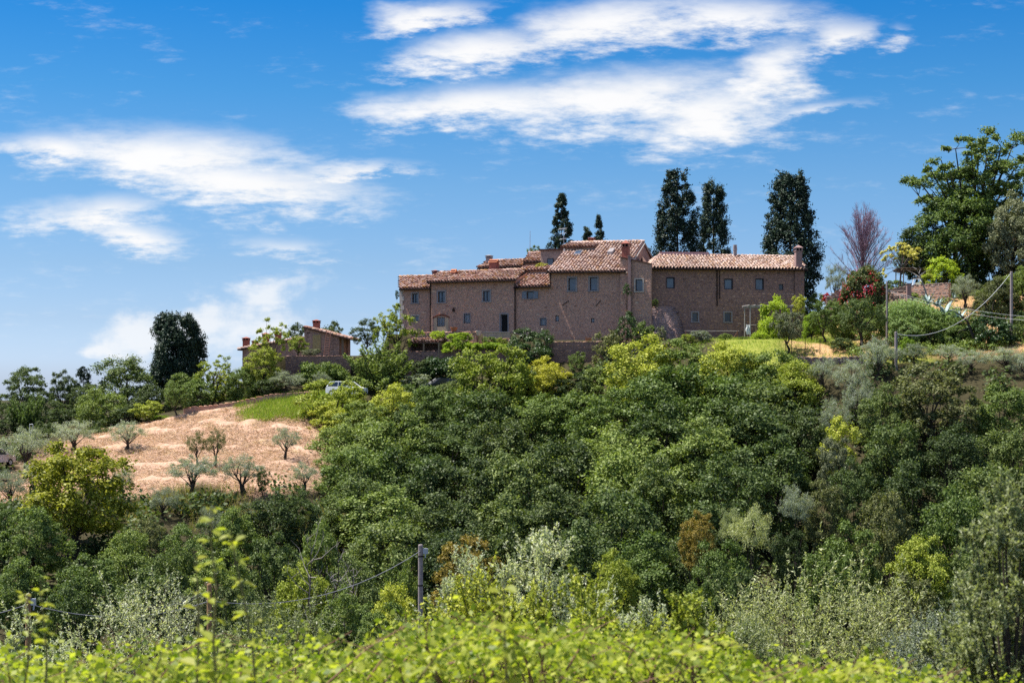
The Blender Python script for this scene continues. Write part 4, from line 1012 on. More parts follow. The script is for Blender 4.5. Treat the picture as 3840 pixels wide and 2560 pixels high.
# pergola on the hill
def pergola(p, yaw, W, D_, H_, label, slats=9, mat=WOOD, thatch=True, name='pergola'):
    o = empty(name, p, R(yaw)); tag(o, label, 'pergola')
    for x in (-W/2, W/2):
        for y in (0, D_): MB().tube([(x, y, -.4), (x, y, H_)], .055, 6).build('post', mat, o)
    for y in (0, D_): MB().box((-W/2 - .25, y - .05, H_), (W/2 + .25, y + .05, H_ + .12)).build('beam', mat, o)
    for q in range(slats):
        x = -W/2 - .15 + (W + .3) * q / (slats - 1); MB().box((x - .04, -.35, H_ + .123), (x + .04, D_ + .35, H_ + .2)).build('slat', mat, o)
    if thatch:
        m = MB(); r = random.Random(4)
        for q in range(int((W + .5) / .06)): m.tube([(-W/2 - .25 + q * .06, -.4 + r.uniform(-.1, .1), H_ + .23), (-W/2 - .25 + q * .06 + r.uniform(-.05, .05), D_ + .4, H_ + .23)], .028, 4)
        m.build('reed_matting', simple_mat('reed_mat', (.20, .13, .10), .95, .3, 7), o)
    return o
pz_ = zat(0, 1076, 167)
pergola(Vector((P(3440, 0, 167).x, 167, G(P(3440, 0, 167).x, 167))), 4, 3.0, 2.6, zat(0, 1014, 167) - G(P(3440, 0, 167).x, 167), 'dark reed-roofed pergola on thin posts above the upper garden wall')
p = P(3437, 1071, 164.6)
o = empty('seat_frame', p, R(6)); tag(o, 'white tubular metal swing seat frame under the pergola', 'seat frame')
k = 164.6 / F; w = 20 * k; h = 24 * k
for s in (-1, 1): MB().tube([(s*w*.8, .5, 0), (s*w*.62, 0, h), (s*w*1.1, -.5, 0)], .03, 6).build('leg', WHITE, o)
MB().tube([(-w*.62, 0, h), (w*.62, 0, h)], .03, 6).build('top_bar', WHITE, o)
m = MB(); m.tube([(-w*.7, 0, h*.42), (w*.75, 0, h*.42)], .025, 5); m.tube([(-w*.7, .25, h*.25), (w*.75, .25, h*.25)], .025, 5); m.tube([(-w*.7, -.25, h*.22), (w*.75, -.25, h*.22)], .025, 5)
m.build('seat_rail', WHITE, o)
# vine pergola by the right-hand house
ps = P(2890, 1255, 157.4)
pergola(ps, 6, 4.2, 2.2, zat(0, 1150, 157.4) - ps.z, 'rough wooden pergola carrying a bright vine against the right-hand house', 8, WOODG, False)
# laundry rail and cloth
p0 = P(2568, 1240, 158.2); p1 = P(2771, 1241, 158.6)
o = empty('washing_line', p0); tag(o, 'horizontal pole rail on posts in front of the right-hand house', 'rail'); d = p1 - p0
MB().tube([(0, 0, 0), tuple(d)], .03, 6).build('rail', WOODG, o)
for t in (0.02, .97):
    c = d * t; MB().tube([(c.x, c.y, c.z - 1.6), (c.x, c.y, c.z + .02)], .05, 6).build('post', RUST, o)
c = d * .97; MB().tube([(c.x, c.y, c.z - .1), (c.x - .7, c.y + .1, c.z - 1.2)], .035, 5).build('brace', RUST, o)
p = P(2810, 1222, 156.9)
o = empty('clothes_rack', p - Vector((0, 0, 1.3))); tag(o, 'wooden rack draped with a pale garment beside the vine pergola', 'rack')
MB().tube([(-.15, 0, 0), (-.15, 0, 1.45)], .04, 6).build('post', WOOD, o); MB().tube([(-.35, 0, 1.42), (.75, .1, 1.40)], .03, 6).build('bar', WOODG, o); MB().tube([(.7, .1, 0), (.7, .1, 1.42)], .04, 6).build('post', WOOD, o)
m = MB(); n = 8
vs = [(-.35 + .45 * i / n + .03 * math.sin(j), -.06 + .05 * math.sin(i * 1.7 + j * .6), 1.44 - j * .12 - (.03 * (i % 2))) for j in range(9) for i in range(n + 1)]
m.add(vs, [(j*(n+1)+i, j*(n+1)+i+1, (j+1)*(n+1)+i+1, (j+1)*(n+1)+i) for j in range(8) for i in range(n)])
cl = m.build('garment', WHITE, None); cl.location = o.location; tag(cl, 'pale grey garment hanging on the wooden rack', 'garment')
# white rail fence along the field edge
o = empty('rail_fence', P(560, 1600, 150.6)); tag(o, 'thin pale rail fence at the top left edge of the hay field', 'fence'); o0 = o.location
pp = [P(u, v, 151) - o0 for u, v in ((520, 1600), (600, 1580), (685, 1560))]
MB().tube(pp, .04, 5).build('rail', SURRC, o)
for u, v in ((525, 1599), (575, 1586), (630, 1573), (682, 1560)):
    c = P(u, v, 151) - o0; MB().tube([tuple(c + Vector((0, .05, -.6))), tuple(c + Vector((0, .05, .1)))], .04, 5).build('post', WOOD, o)
o = empty('swing_frame', P(117, 1640, 139)); tag(o, 'thin white rectangular frame hanging under the bright feathery tree at far left', 'frame')
k = 139 / F
MB().tube([(-6*k, 0, 18*k), (-6*k, 0, 50*k)], .025, 5).build('upright', WHITE, o); MB().tube([(6*k, 0, 18*k), (6*k, 0, 50*k)], .025, 5).build('upright', WHITE, o)
MB().tube([(-6*k, 0, 18*k), (6*k, 0, 18*k)], .025, 5).build('crossbar', WHITE, o); MB().tube([(-6*k, 0, 50*k), (6*k, 0, 50*k)], .025, 5).build('crossbar', WHITE, o)
# garden wire fence on the right
o = empty('wire_fence', P(2960, 1320, 147)); tag(o, 'low fence of thin posts and wire along the lawn above the purple wall', 'fence')
for q, (u, v) in enumerate(((2945, 1320), (2968, 1318), (3020, 1316), (3075, 1318))):
    c = P(u, v, 147) - o.location; MB().tube([(c.x, c.y, c.z - .4), (c.x, c.y, c.z + 1.15)], .03, 5).build('post', IRON, o)
for hh in (.4, .9):
    MB().tube([tuple(P(u, v, 147) - o.location + Vector((0, -.03, hh))) for u, v in ((2945, 1320), (2968, 1318), (3020, 1316), (3075, 1318))], .008, 4).build('wire', IRON, o)

# ------------------------------------------------------------------ cars
def car(p, yaw, paint, label, name='parked_car'):
    o = empty(name, p, R(yaw)); tag(o, label, 'car', 'cars parked on the lane')
    L, W = 4.0, 1.68
    low = [(-2.0, .35), (2.0, .35), (2.02, .62), (1.95, .84), (1.15, .98), (-1.75, 1.0), (-2.0, .9), (-2.03, .6)]
    m = MB(); n = len(low)
    vs = []
    for y, k in ((-W/2, .0), (-W/2 + .06, -.0), (W/2 - .06, 0), (W/2, 0)):
        s = .97 if abs(y) == W/2 else 1.0
        vs += [(x * s, y, .62 + (z - .62) * s) for x, z in low]
    fs = [(j*n+i, j*n+(i+1) % n, (j+1)*n+(i+1) % n, (j+1)*n+i) for j in range(3) for i in range(n)] + [tuple(range(n-1, -1, -1)), tuple(3*n+i for i in range(n))]
    m.add(vs, [tuple(reversed(f)) for f in fs])
    m.build('body', paint, o)
    base = [(1.05, .97), (-1.72, .99)]; tp = [(.35, 1.46), (-1.35, 1.48)]
    m = MB(); wb, wt = W/2 - .05, W/2 - .2
    m.add([(1.05, -wb, .97), (-1.8, -wb, .99), (-1.8, wb, .99), (1.05, wb, .97), (.35, -wt, 1.44), (-1.45, -wt, 1.45), (-1.45, wt, 1.45), (.35, wt, 1.44)], [(0,4,5,1),(3,2,6,7),(0,3,7,4),(1,5,6,2)])
    m.build('windows', PANED, o)
    m = MB(); m.box((-1.5, -wt - .02, 1.44), (.4, wt + .02, 1.50)); m.box((-1.3, -wt + .1, 1.503), (.2, wt - .1, 1.53))
    for s in (-1, 1):
        m.tube([(1.08, s*wb, .97), (.37, s*(wt + .01), 1.46)], .045, 4); m.tube([(-.45, s*(wb + .005), .98), (-.5, s*(wt + .01), 1.46)], .045, 4); m.tube([(-1.82, s*wb, .98), (-1.47, s*(wt + .01), 1.46)], .07, 4)
    m.build('roof', paint, o)
    for x in (-1.25, 1.25):
        for s in (-1, 1):
            wv = empty('wheel', (x, s * (W/2 - .1), .31)); wv.parent = o; bpy.data.objects.remove(wv)
            w_ = MB().tube([(x, s*(W/2 - .2), .31), (x, s*(W/2 + .01), .31)], .31, 16).build('wheel', IRON, o)
            MB().tube([(x, s*(W/2 + .0), .31), (x, s*(W/2 + .025), .31)], .19, 12).build('hubcap', METAL, w_)
    for s in (-1, 1):
        MB().box((1.9, s*.55 - .16, .66), (2.035, s*.55 + .16, .80)).build('headlight', METAL, o)
        MB().box((-2.05, s*.6 - .12, .68), (-1.98, s*.6 + .12, .92)).build('tail_light', simple_mat('tail_red', (.4, .02, .02), .3), o)
        MB().box((.75, s*(W/2 + .08) - .08, .98), (.9, s*(W/2 + .08) + .08, 1.12)).build('mirror', paint, o)
    MB().box((2.0, -.6, .40), (2.06, .6, .52)).build('bumper', IRON, o)
    return o
CWHITE = simple_mat('car_white', (.75, .77, .80), .25, .03, 2, 0, 0, .6); CDARK = simple_mat('car_dark', (.02, .024, .04), .25, .05, 2, 0, 0, .6)
def on_lane(u, v, Y): p = P(u, v, Y); return p
car(P(1300, 1487, 153.2), -32, CWHITE, 'white hatchback parked on the lane below the small farmhouse')
car(P(1655, 1474, 154.0), -160, CDARK, 'dark car half hidden by shrubs below the long retaining wall')
car(P(-28, 1748, 131), 70, simple_mat('car_pink_white', (.70, .60, .64), .25, .03, 2, 0, 0, .6), 'pale car cut by the left edge of the photo among olives')

# ------------------------------------------------------------------ poles and cables
def pole(u, vt, Y, rad, label, mat, zb=None, bracket=0, bands=(), group='wooden cable poles'):
    p = P(u, vt, Y); g = G(p.x, Y) - .3; o = empty('cable_pole', (p.x, Y, g)); tag(o, label, 'pole', group); H = p.z - g
    MB().tube([(0, 0, 0), (0, 0, H - .05), (0, 0, H)], [rad * 1.2, rad, rad * .8], 10).build('shaft', mat, o)
    if bracket:
        MB().box((rad, -.05, H - .42), (rad + .22 * bracket, .05, H - .18)).build('bracket', METAL, o)
        MB().tube([(rad + .1, -.02, H - .6), (rad + .12, -.02, H - .42)], .03, 6).build('insulator', METAL, o)
    for b in bands: MB().tube([(0, 0, H - b), (0, 0, H - b - .06)], rad * 1.1, 10).build('band', IRON, o)
    return o, p
PG = simple_mat('pole_grey', (.30, .25, .24), .9, .3, 7); PB = simple_mat('pole_brown', (.34, .20, .10), .9, .35, 7)
pole(1577, 2040, 70, .11, 'grey wooden cable pole in the middle of the lower shrubs', PG, bracket=1, bands=(.5, 1.8, 4.2))
pole(785, 2187, 62, .095, 'brown cable pole at the lower left behind blurred bramble shoots', PB)
pole(106, 2225, 58, .10, 'short brown pole with a small grey bracket at the lower left edge', PB, bracket=.8, bands=(.7,))
pole(3326, 1056, 150.5, .085, 'thin tall pole rising in front of the curved garden wall', PG)
pole(3360, 1243, 140.5, .125, 'stout grey pole standing among the olive trees right of the wood', PG, bracket=-.5)
pole(3793, 1018, 149, .125, 'tall pale pole at the right edge by the dark ivy mound', PG)
def cable(label, pts, sag, r, mat=None, name='cable'):
    a = [P(*q) for q in pts]; o0 = a[0]; out = []
    for i in range(len(a) - 1):
        for k in range(13):
            if i and k == 0: continue
            t = k / 12; p = a[i].lerp(a[i+1], t); p.z -= sag[i] * 4 * t * (1 - t); out.append(p - o0)
    o = MB().tube(out, r, 5).build(name, mat or METAL); o.location = o0; tag(o, label, 'cable', 'overhead cables')
CB = simple_mat('cable_grey', (.20, .20, .23), .7, .1)
cable('thick twisted cable sagging from the grey middle pole to the two brown poles at left', [(1584, 2060, 70), (787, 2252, 62), (107, 2263, 58), (-300, 2330, 55)], (.9, .55, .2), .016, CB)
cable('thin wire slanting down left from the top of the brown pole behind the bramble shoots', [(785, 2210, 62), (560, 2285, 56)], (.1,), .008, CB)
cable('second thin wire below it from the same brown pole', [(785, 2216, 62), (590, 2280, 57)], (.12,), .008, CB)
cable('white cable climbing from the stout pole among olives to the tall pole at right', [(3363, 1252, 140.5), (3791, 1024, 149)], (2.0,), .018, WHITE)
cable('upper white wire running right from the thin tall pole', [(3326, 1087, 150.5), (3900, 1190, 146)], (.45,), .010, WHITE)
cable('lower white wire running right from the thin tall pole', [(3326, 1090, 150.5), (3900, 1203, 145)], (.6,), .010, WHITE)

# ------------------------------------------------------------------ foliage
def unit(a): return a / (np.linalg.norm(a, axis=-1, keepdims=True) + 1e-9)
def sphere(rng, n): return unit(rng.normal(size=(n, 3)))
UP = np.array([0, 0, 1.0])

def leaves(rng, pos, nrm, L, W, axis=None, droop=0.0):
    """one rhombic leaf per point"""
    n = len(pos)
    ax = rng.normal(size=(n, 3)) if axis is None else axis + rng.normal(size=(n, 3)) * .35
    ax = unit(ax - nrm * (ax * nrm).sum(1, keepdims=True)); ax[:, 2] -= droop; ax = unit(ax)
    sd = unit(np.cross(nrm, ax)); s = rng.uniform(.7, 1.3, (n, 1))
    l = L * s; w = W * s
    bend = nrm * l * rng.uniform(-.15, .1, (n, 1))
    co = np.stack([pos - ax * l * .5, pos - sd * w * .5 + bend * .3, pos + ax * l * .5 + bend, pos + sd * w * .5 + bend * .3], 1).reshape(-1, 3)
    return co

def clumps_to_leaves(rng, C, Rr, out, nsub, nleaf, L, W, flat=.88, upb=.6, elong=0.0, subr=.40, rnd=.75):
    K = len(C)
    d = sphere(rng, K * nsub).reshape(K, nsub, 3) + out[:, None] * .55 + UP * .38; d = unit(d)
    sub = C[:, None] + d * (Rr[:, None, None] * rng.uniform(.55, 1.0, (K, nsub, 1))) * np.array([1, 1, flat]) + out[:, None] * elong * Rr[:, None, None] * rng.uniform(-.6, 1.2, (K, nsub, 1))
    sub = sub.reshape(-1, 3); sr = np.repeat(Rr, nsub) * subr * rng.uniform(.7, 1.25, K * nsub)
    cc = np.repeat(C, nsub, 0)
    g = rng.normal(size=(len(sub), nleaf, 3)) * .56
    pos = sub[:, None] + g * sr[:, None, None] * np.array([1, 1, .8])
    o = unit(pos - cc[:, None]); n = unit(o * .8 + UP * upb + rng.normal(size=pos.shape) * rnd)
    tw = unit(sub - cc)[:, None] + 0 * pos
    return leaves(rng, pos.reshape(-1, 3), n.reshape(-1, 3), L, W, axis=tw.reshape(-1, 3))

def spread(rng, n, f, tries=4000, mind=.1):
    pts = []
    while len(pts) < n and tries > 0:
        tries -= 1; p = f(rng)
        if p is None: continue
        if all(((p - q) ** 2).sum() > mind * mind for q in pts): pts.append(p)
        elif tries % 60 == 0: mind *= .95
    return np.array(pts)

def quads_mesh(name, co):
    return np_mesh(name, co, np.arange(len(co), dtype=np.int32).reshape(-1, 4))

def trunk_mesh(rng, C, base, h0, r0, lean=0.0, limbs=14, forks=1, wig=.05):
    m = MB(); r = random.Random(int(rng.integers(1e6)))
    top = np.array([C[:, 0].mean() * .5, C[:, 1].mean() * .5, C[:, 2].min() * .4 + C[:, 2].mean() * .6])
    stems = []
    for f in range(forks):
        t = top + (np.array([r.uniform(-.18, .18), r.uniform(-.18, .18), 0]) if forks > 1 else 0)
        pts = []
        for k in range(6):
            q = k / 5; pts.append((t[0] * q ** 1.5 + r.uniform(-wig, wig) * (0 < k), t[1] * q ** 1.5 + r.uniform(-wig, wig) * (0 < k), t[2] * q))
        m.tube(pts, [r0 * (1.25 - q * .95) for q in (0, .12, .35, .6, .8, 1.0)], 6); stems.append(pts)
    order = rng.permutation(len(C))[:limbs]
    for i in order:
        c = Vector(C[i]); st = stems[r.randrange(len(stems))]
        a = Vector(st[2 + r.randrange(3)]) if c.z > st[3][2] else Vector(st[2])
        mid = a.lerp(c, .5) + Vector((r.uniform(-.04, .04), r.uniform(-.04, .04), r.uniform(-.02, .05)))
        m.tube([a, mid, c], [r0 * .42, r0 * .28, r0 * .10], 5, cap=False)
    return m.mesh('trunk')

def normed(t3):
    cm, tm, a = t3
    c = np.empty(len(cm.vertices) * 3, np.float32); cm.vertices.foreach_get('co', c); c = c.reshape(-1, 3)
    s = np.array([.5 / np.percentile(np.hypot(c[:, 0], c[:, 1]), 98.0)] * 2 + [a / np.percentile(c[:, 2], 99.8)])
    for me in (cm, tm):
        q = np.empty(len(me.vertices) * 3, np.float32); me.vertices.foreach_get('co', q); q = q.reshape(-1, 3) * s
        me.vertices.foreach_set('co', q.astype(np.float32).ravel()); me.update()
    return cm, tm, a
def solve_y(u, vb, Y):
    ys = np.arange(Y - 25, Y + 16, .25); zs = gz((u - CX) / F * ys, ys); v = VH - F * zs / ys
    return float(ys[np.argmin(np.abs(v - vb) + np.abs(ys - Y) * .15)])

PROTO = {}
def proto(kind, i, build):
    k = (kind, i)
    if k not in PROTO: PROTO[k] = normed(build())
    return PROTO[k]

def broad(seed, aspect=1.2, cb=.12, K=30, nsub=15, nleaf=34, L=.03, ragged=.3, power=.4, rmin=.12, rmax=.21, trunk_r=.03, W=.62, **kw):
    rng = np.random.default_rng(seed)
    lob = rng.uniform(0, 6.28, 6)
    def f(r):
        d = unit(r.normal(size=3)); rad = r.uniform(.25, 1.0) ** power
        if d[2] < -.75: return None
        az = math.atan2(d[1], d[0]); k = 1 + ragged * (math.sin(3 * az + lob[0]) * .5 + math.sin(2 * az + lob[1] + d[2] * 3) * .5)
        q = d * rad * k; z = (q[2] * .5 + .5)
        taper = 1.0 if z > .35 else .72 + .8 * z
        return np.array([q[0] * .37 * taper, q[1] * .37 * taper, (cb + (1 - cb) * (.08 + z * .82)) * aspect])
    C = spread(rng, K, f, mind=.19)
    Rr = rng.uniform(rmin, rmax, len(C)) * .85
    c0 = np.array([0, 0, aspect * (cb + (1 - cb) * .4)])
    out = unit(C - c0)
    co = clumps_to_leaves(rng, C, Rr, out, nsub, nleaf, L, L * W, **kw)
    co[:, 2] = np.maximum(co[:, 2], .01)
    return quads_mesh('crown', co), trunk_mesh(rng, C, 0, cb, trunk_r, limbs=min(16, len(C))), aspect

def olive(seed, aspect=.9, cb=.28, K=30, nsub=9, nleaf=26, L=.036, W=.26, **kw):
    rng = np.random.default_rng(seed)
    def f(r):
        d = unit(r.normal(size=3)); rad = r.uniform(.2, 1) ** .5
        if d[2] < -.6: return None
        return np.array([d[0]*rad*.4, d[1]*rad*.4, aspect * (cb + (1 - cb) * (.45 + d[2]*rad*.42))])
    C = spread(rng, K, f, mind=.12); Rr = rng.uniform(.08, .15, len(C)); out = unit(C - np.array([0, 0, aspect * .45]))
    co = clumps_to_leaves(rng, C, Rr, out, nsub, nleaf, L, L * W, upb=.4, elong=.5, subr=.5, rnd=.9, **kw)
    return quads_mesh('crown', co), trunk_mesh(rng, C, 0, cb, .035, limbs=14, forks=2, wig=.04), aspect

def cypress(seed, aspect=2.4, K=320, prof=None, tufts=.5, nsub=7, nleaf=22, L=.03, lean=.8):
    rng = np.random.default_rng(seed); C = []; Rr = []; out = []
    prof = prof or (lambda t: .42 * min(1, (t + .12) * 3) * (1 - max(0, t - .45) ** 1.6 * 1.9))
    ph = rng.uniform(0, 6.28, 5)
    for k in range(K):
        t = rng.uniform(0.0, 1.0) ** .9; az = rng.uniform(0, 2 * math.pi)
        r = max(.03, prof(t)) * (1 + .16 * math.sin(az * 2 + ph[0]) + .12 * math.sin(az * 3 + t * 9 + ph[1])) * rng.uniform(.55, 1.0) ** .5
        C.append((r * math.cos(az), r * math.sin(az), t * aspect * .95 + .02)); Rr.append(rng.uniform(.07, .13) * (1.0 if t < .8 else .8))
        out.append(unit(np.array([math.cos(az) * (1 - lean), math.sin(az) * (1 - lean), lean])))
    C = np.array(C); Rr = np.array(Rr); out = np.array(out)
    co = clumps_to_leaves(rng, C, Rr, out, nsub, nleaf, L * 1.45, L * .9, upb=.3, elong=tufts * 1.1, subr=.6, flat=1.1)
    m = MB(); m.tube([(0, 0, -.05), (0, 0, aspect * .5), (0, 0, aspect * .93)], [.035, .025, .006], 7)
    return quads_mesh('crown', co), m.mesh('trunk'), aspect

def mass(seed, aspect=.6, K=40, nsub=10, nleaf=34, L=.035, box=False, W=.75, **kw):
    """dense rounded bush, hedge (box) or ivy mound that reaches the ground"""
    rng = np.random.default_rng(seed)
    def f(r):
        if box: return np.array([r.uniform(-.46, .46), r.uniform(-.2, .2), aspect * r.uniform(.12, .85)])
        d = unit(r.normal(size=3)); d[2] = abs(d[2]); rad = r.uniform(.5, 1) ** .5
        return np.array([d[0]*rad*.42, d[1]*rad*.42, aspect * (.04 + .82 * d[2] * rad)])
    C = spread(rng, K, f, mind=.1); Rr = rng.uniform(.06, .12, len(C)); out = unit(C - np.array([0, 0, aspect * .2]))
    co = clumps_to_leaves(rng, C, Rr, out, nsub, nleaf, L, L * W, subr=.55, **kw)
    co[:, 2] = np.maximum(co[:, 2], .0)
    m = MB(); r = random.Random(seed)
    for k in range(5): m.tube([(r.uniform(-.1, .1), r.uniform(-.1, .1), -.1), (r.uniform(-.25, .25), r.uniform(-.2, .2), aspect * .5)], [.02, .008], 5)
    return quads_mesh('crown', co), m.mesh('trunk'), aspect

def feathery(seed, aspect=1.0, K=46, nsub=6, nleaf=46, L=.04, cb=.05):
    """upward sprays of foliage, each branch a plume"""
    rng = np.random.default_rng(seed); cos = []; m = MB()
    for k in range(K):
        az = rng.uniform(0, 6.28); el = math.asin(rng.uniform(.02, 1.0)); ln = rng.uniform(.6, 1.0)
        d = np.array([math.cos(az) * math.cos(el) * .5, math.sin(az) * math.cos(el) * .5, (cb + (1 - cb) * math.sin(el)) * aspect])
        t = rng.uniform(.35, 1.0, nsub * nleaf)[:, None]
        path = d * t * ln + np.array([0, 0, 1]) * (t ** 2 * .06 * (1 - math.sin(el)))
        rad = .055 * (1.25 - t)
        pos = path + rng.normal(size=path.shape) * rad
        n = unit(UP * .8 + rng.normal(size=pos.shape) * .7)
        cos.append(leaves(rng, pos, n, L, L * .4, axis=np.repeat(unit(d)[None], len(pos), 0)))
        m.tube([(0, 0, .03), tuple(d * ln * .5), tuple(d * ln * .9)], [.012, .007, .003], 4, cap=False)
    m.tube([(0, 0, -.08), (0, 0, .12)], [.035, .02], 6)
    co = np.concatenate(cos); co[:, 2] = np.maximum(co[:, 2], 0)
    return quads_mesh('crown', co), m.mesh('trunk'), aspect

def sparse(seed, aspect=1.2, cb=.35, K=26, **kw):
    return broad(seed, aspect, cb, K=K, nsub=6, nleaf=26, L=.032, rmin=.07, rmax=.12, ragged=.35, power=.4, trunk_r=.026, **kw)

KINDS = {
    'clump': [lambda s=s, a=a: broad(s, a, .02, K=44, nsub=10, nleaf=36, L=.03, rmin=.11, rmax=.17, ragged=.12) for s, a in ((81, .95), (82, 1.1))],
    # big crowns for the wood
    'oak': [lambda s=s, a=a, c=c: broad(s, a, c) for s, a, c in ((1, 1.15, .12), (2, 1.3, .14), (3, 1.05, .08), (4, 1.5, .18), (5, 1.2, .1))],
    'fine': [lambda s=s, a=a: broad(s, a, .06, K=48, nsub=10, nleaf=38, L=.026, rmin=.09, rmax=.15, ragged=.25) for s, a in ((11, 1.1), (12, 1.3), (13, .95))],
    'small': [lambda s=s, a=a: broad(s, a, .06, K=24, nsub=8, nleaf=26, L=.045, rmin=.13, rmax=.2) for s, a in ((21, 1.0), (22, 1.25), (23, .85), (24, 1.1))],
    'orchard': [lambda s=s, a=a: broad(s, a, .26, K=26, nsub=9, nleaf=30, L=.036, rmin=.12, rmax=.19) for s, a in ((31, 1.1), (32, 1.3))],
    'olive': [lambda s=s, a=a: olive(s, a) for s, a in ((41, .95), (42, .85), (43, 1.1), (44, 1.0))],
    'mass': [lambda s=s, a=a: mass(s, a) for s, a in ((51, .7), (52, .85), (53, 1.0))],
    'hedge': [lambda s=s, a=a: mass(s, a, box=True, K=46) for s, a in ((56, .35), (57, .45))],
    'feather': [lambda s=s, a=a: feathery(s, a) for s, a in ((61, 1.0), (62, .9))],
    'sparse': [lambda s=s, a=a: sparse(s, a) for s, a in ((71, 1.15), (72, 1.35))],
}
trng = random.Random(77)
USED = {}
def plant(kind, name, label, cat, u, vt, w, Y, mat, group=None, vb=None, idx=None, dz=0.0, bark=BARK, rot=None, depth=None, base=None):
    """u: centre column, vt: top row, w: crown width in photo pixels, Y: distance"""
    if base is not None: Y = solve_y(u, base, Y)
    top = P(u, vt, Y); g = G(top.x, Y) if vb is None else (VH - vb) / F * Y
    wm = w / F * Y
    if kind in ('oak', 'fine', 'clump') and vb is None and base is None: g = min(g, top.z - 1.0 * wm)
    g -= .12; h = max(.4, top.z - g)
    n = len(KINDS[kind])
    if idx is None:
        asp = h / wm; cand = sorted(range(n), key=lambda i: abs(math.log(asp / PROTO[(kind, i)][2])) + .25 * USED.get((kind, i), 0) + trng.random() * .1 if (kind, i) in PROTO else -1)
        idx = cand[0]
    USED[(kind, idx)] = USED.get((kind, idx), 0) + 1
    cm, tm, a = proto(kind, idx, KINDS[kind][idx])
    o = empty(name, (top.x, Y, g), trng.uniform(0, 6.28) if rot is None else rot); tag(o, label, cat, group)
    hc = min(h, 1.75 * wm) if kind != 'hedge' else h
    for nm, me, mt in (('crown', cm, LM[mat]), ('trunk', tm, bark)):
        sc = (wm, wm * (depth or 1), (hc if nm == 'crown' else h) / a)
        if not me.materials: me.materials.append(mt)
        c = bpy.data.objects.new(nm, me); COL.objects.link(c); c.parent = o; c.scale = sc; c.location.z = h - hc if nm == 'crown' else 0
        c.material_slots[0].link = 'OBJECT'; c.material_slots[0].material = mt
    return o

# ------------------------------------------------------------------ tall trees behind the houses
def unique(name, label, cat, u, vt, w, Y, build, mat, vb=None, group=None, rot=0.0, bark=BARK):
    top = P(u, vt, Y); g = G(top.x, Y) - .2 if vb is None else (VH - vb) / F * Y; h = top.z - g; wm = w / F * Y
    cm, tm, a = normed(build(h / wm))
    o = empty(name, (top.x, Y, g), rot); tag(o, label, cat, group)
    for nm, me, mt in (('crown', cm, LM[mat]), ('trunk', tm, bark)):
        c = link_mesh(nm, me, mt, o); c.scale = (wm, wm, h / a)
    return o
CY = 'dark cypresses round the farm'
unique('cypress_tree', 'slim pointed cypress behind the raised roof light with the aerial', 'cypress', 2106, 728, 112, 186, lambda a: cypress(201, a, 262, lambda t: .40 * min(1, (t + .2) * 2.6) * (1 - max(0, t - .5) ** 2 * 3.6), .3, L=.035, lean=.92), 'cypress', group=CY)
unique('cypress_tree', 'big ragged two-tipped cypress, left of the pair behind the right-hand house', 'cypress', 2540, 640, 205, 184, lambda a: cypress(202, a, 332, lambda t: .47 * min(1, (t + .3) * 1.9) * (1 - max(0, t - .40) ** 1.3 * 1.35), .75, L=.026, lean=.62), 'cypress', group=CY)
unique('cypress_tree', 'narrower ragged cypress, right of the pair behind the right-hand house', 'cypress', 2675, 686, 175, 187, lambda a: cypress(203, a, 297, lambda t: .46 * min(1, (t + .3) * 1.9) * (1 - max(0, t - .40) ** 1.3 * 1.25), .75, L=.028, lean=.6), 'cypress', group=CY)
unique('cypress_tree', 'broad blunt cypress behind the tall end chimney', 'cypress', 2964, 650, 222, 182, lambda a: cypress(204, a, 367, lambda t: .47 * min(1, (t + .35) * 1.7) * (1 - max(0, t - .35) ** 1.6 * 1.2), .7, L=.026, lean=.62), 'cypress', group=CY)
unique('cypress_tree', 'lone wide dark cypress with a broken crown at far left', 'cypress', 668, 1176, 205, 168, lambda a: cypress(205, a, 402, lambda t: .44 * min(1, (t + .4) * 1.5) * (1 - max(0, t - .72) ** 1.5 * 2.0), .7, L=.026, lean=.75), 'cypress', group=CY)
unique('conifer_tree', 'small spiky conifer tip just left of the tall red chimney', 'conifer', 2248, 808, 95, 186, lambda a: cypress(206, a, 150, lambda t: .5 * (1 - t) ** .8 + .03, 1.0, L=.035, lean=.25), 'cypress')
unique('conifer_tree', 'low bushy conifer tip beside the small ridge chimney', 'conifer', 2205, 852, 90, 188, lambda a: cypress(207, a, 150, lambda t: .5 * (1 - t) ** .7 + .03, 1.0, L=.038, lean=.25), 'cypress')
unique('cypress_tree', 'thin dark young cypress between the round trees at far left', 'cypress', 312, 1375, 74, 176, lambda a: cypress(208, a, 150, lambda t: .36 * min(1, (t + .3) * 2) * (1 - max(0, t - .6) ** 1.5 * 2), .8, L=.04, lean=.8, nsub=5, nleaf=16), 'cypress', group=CY)

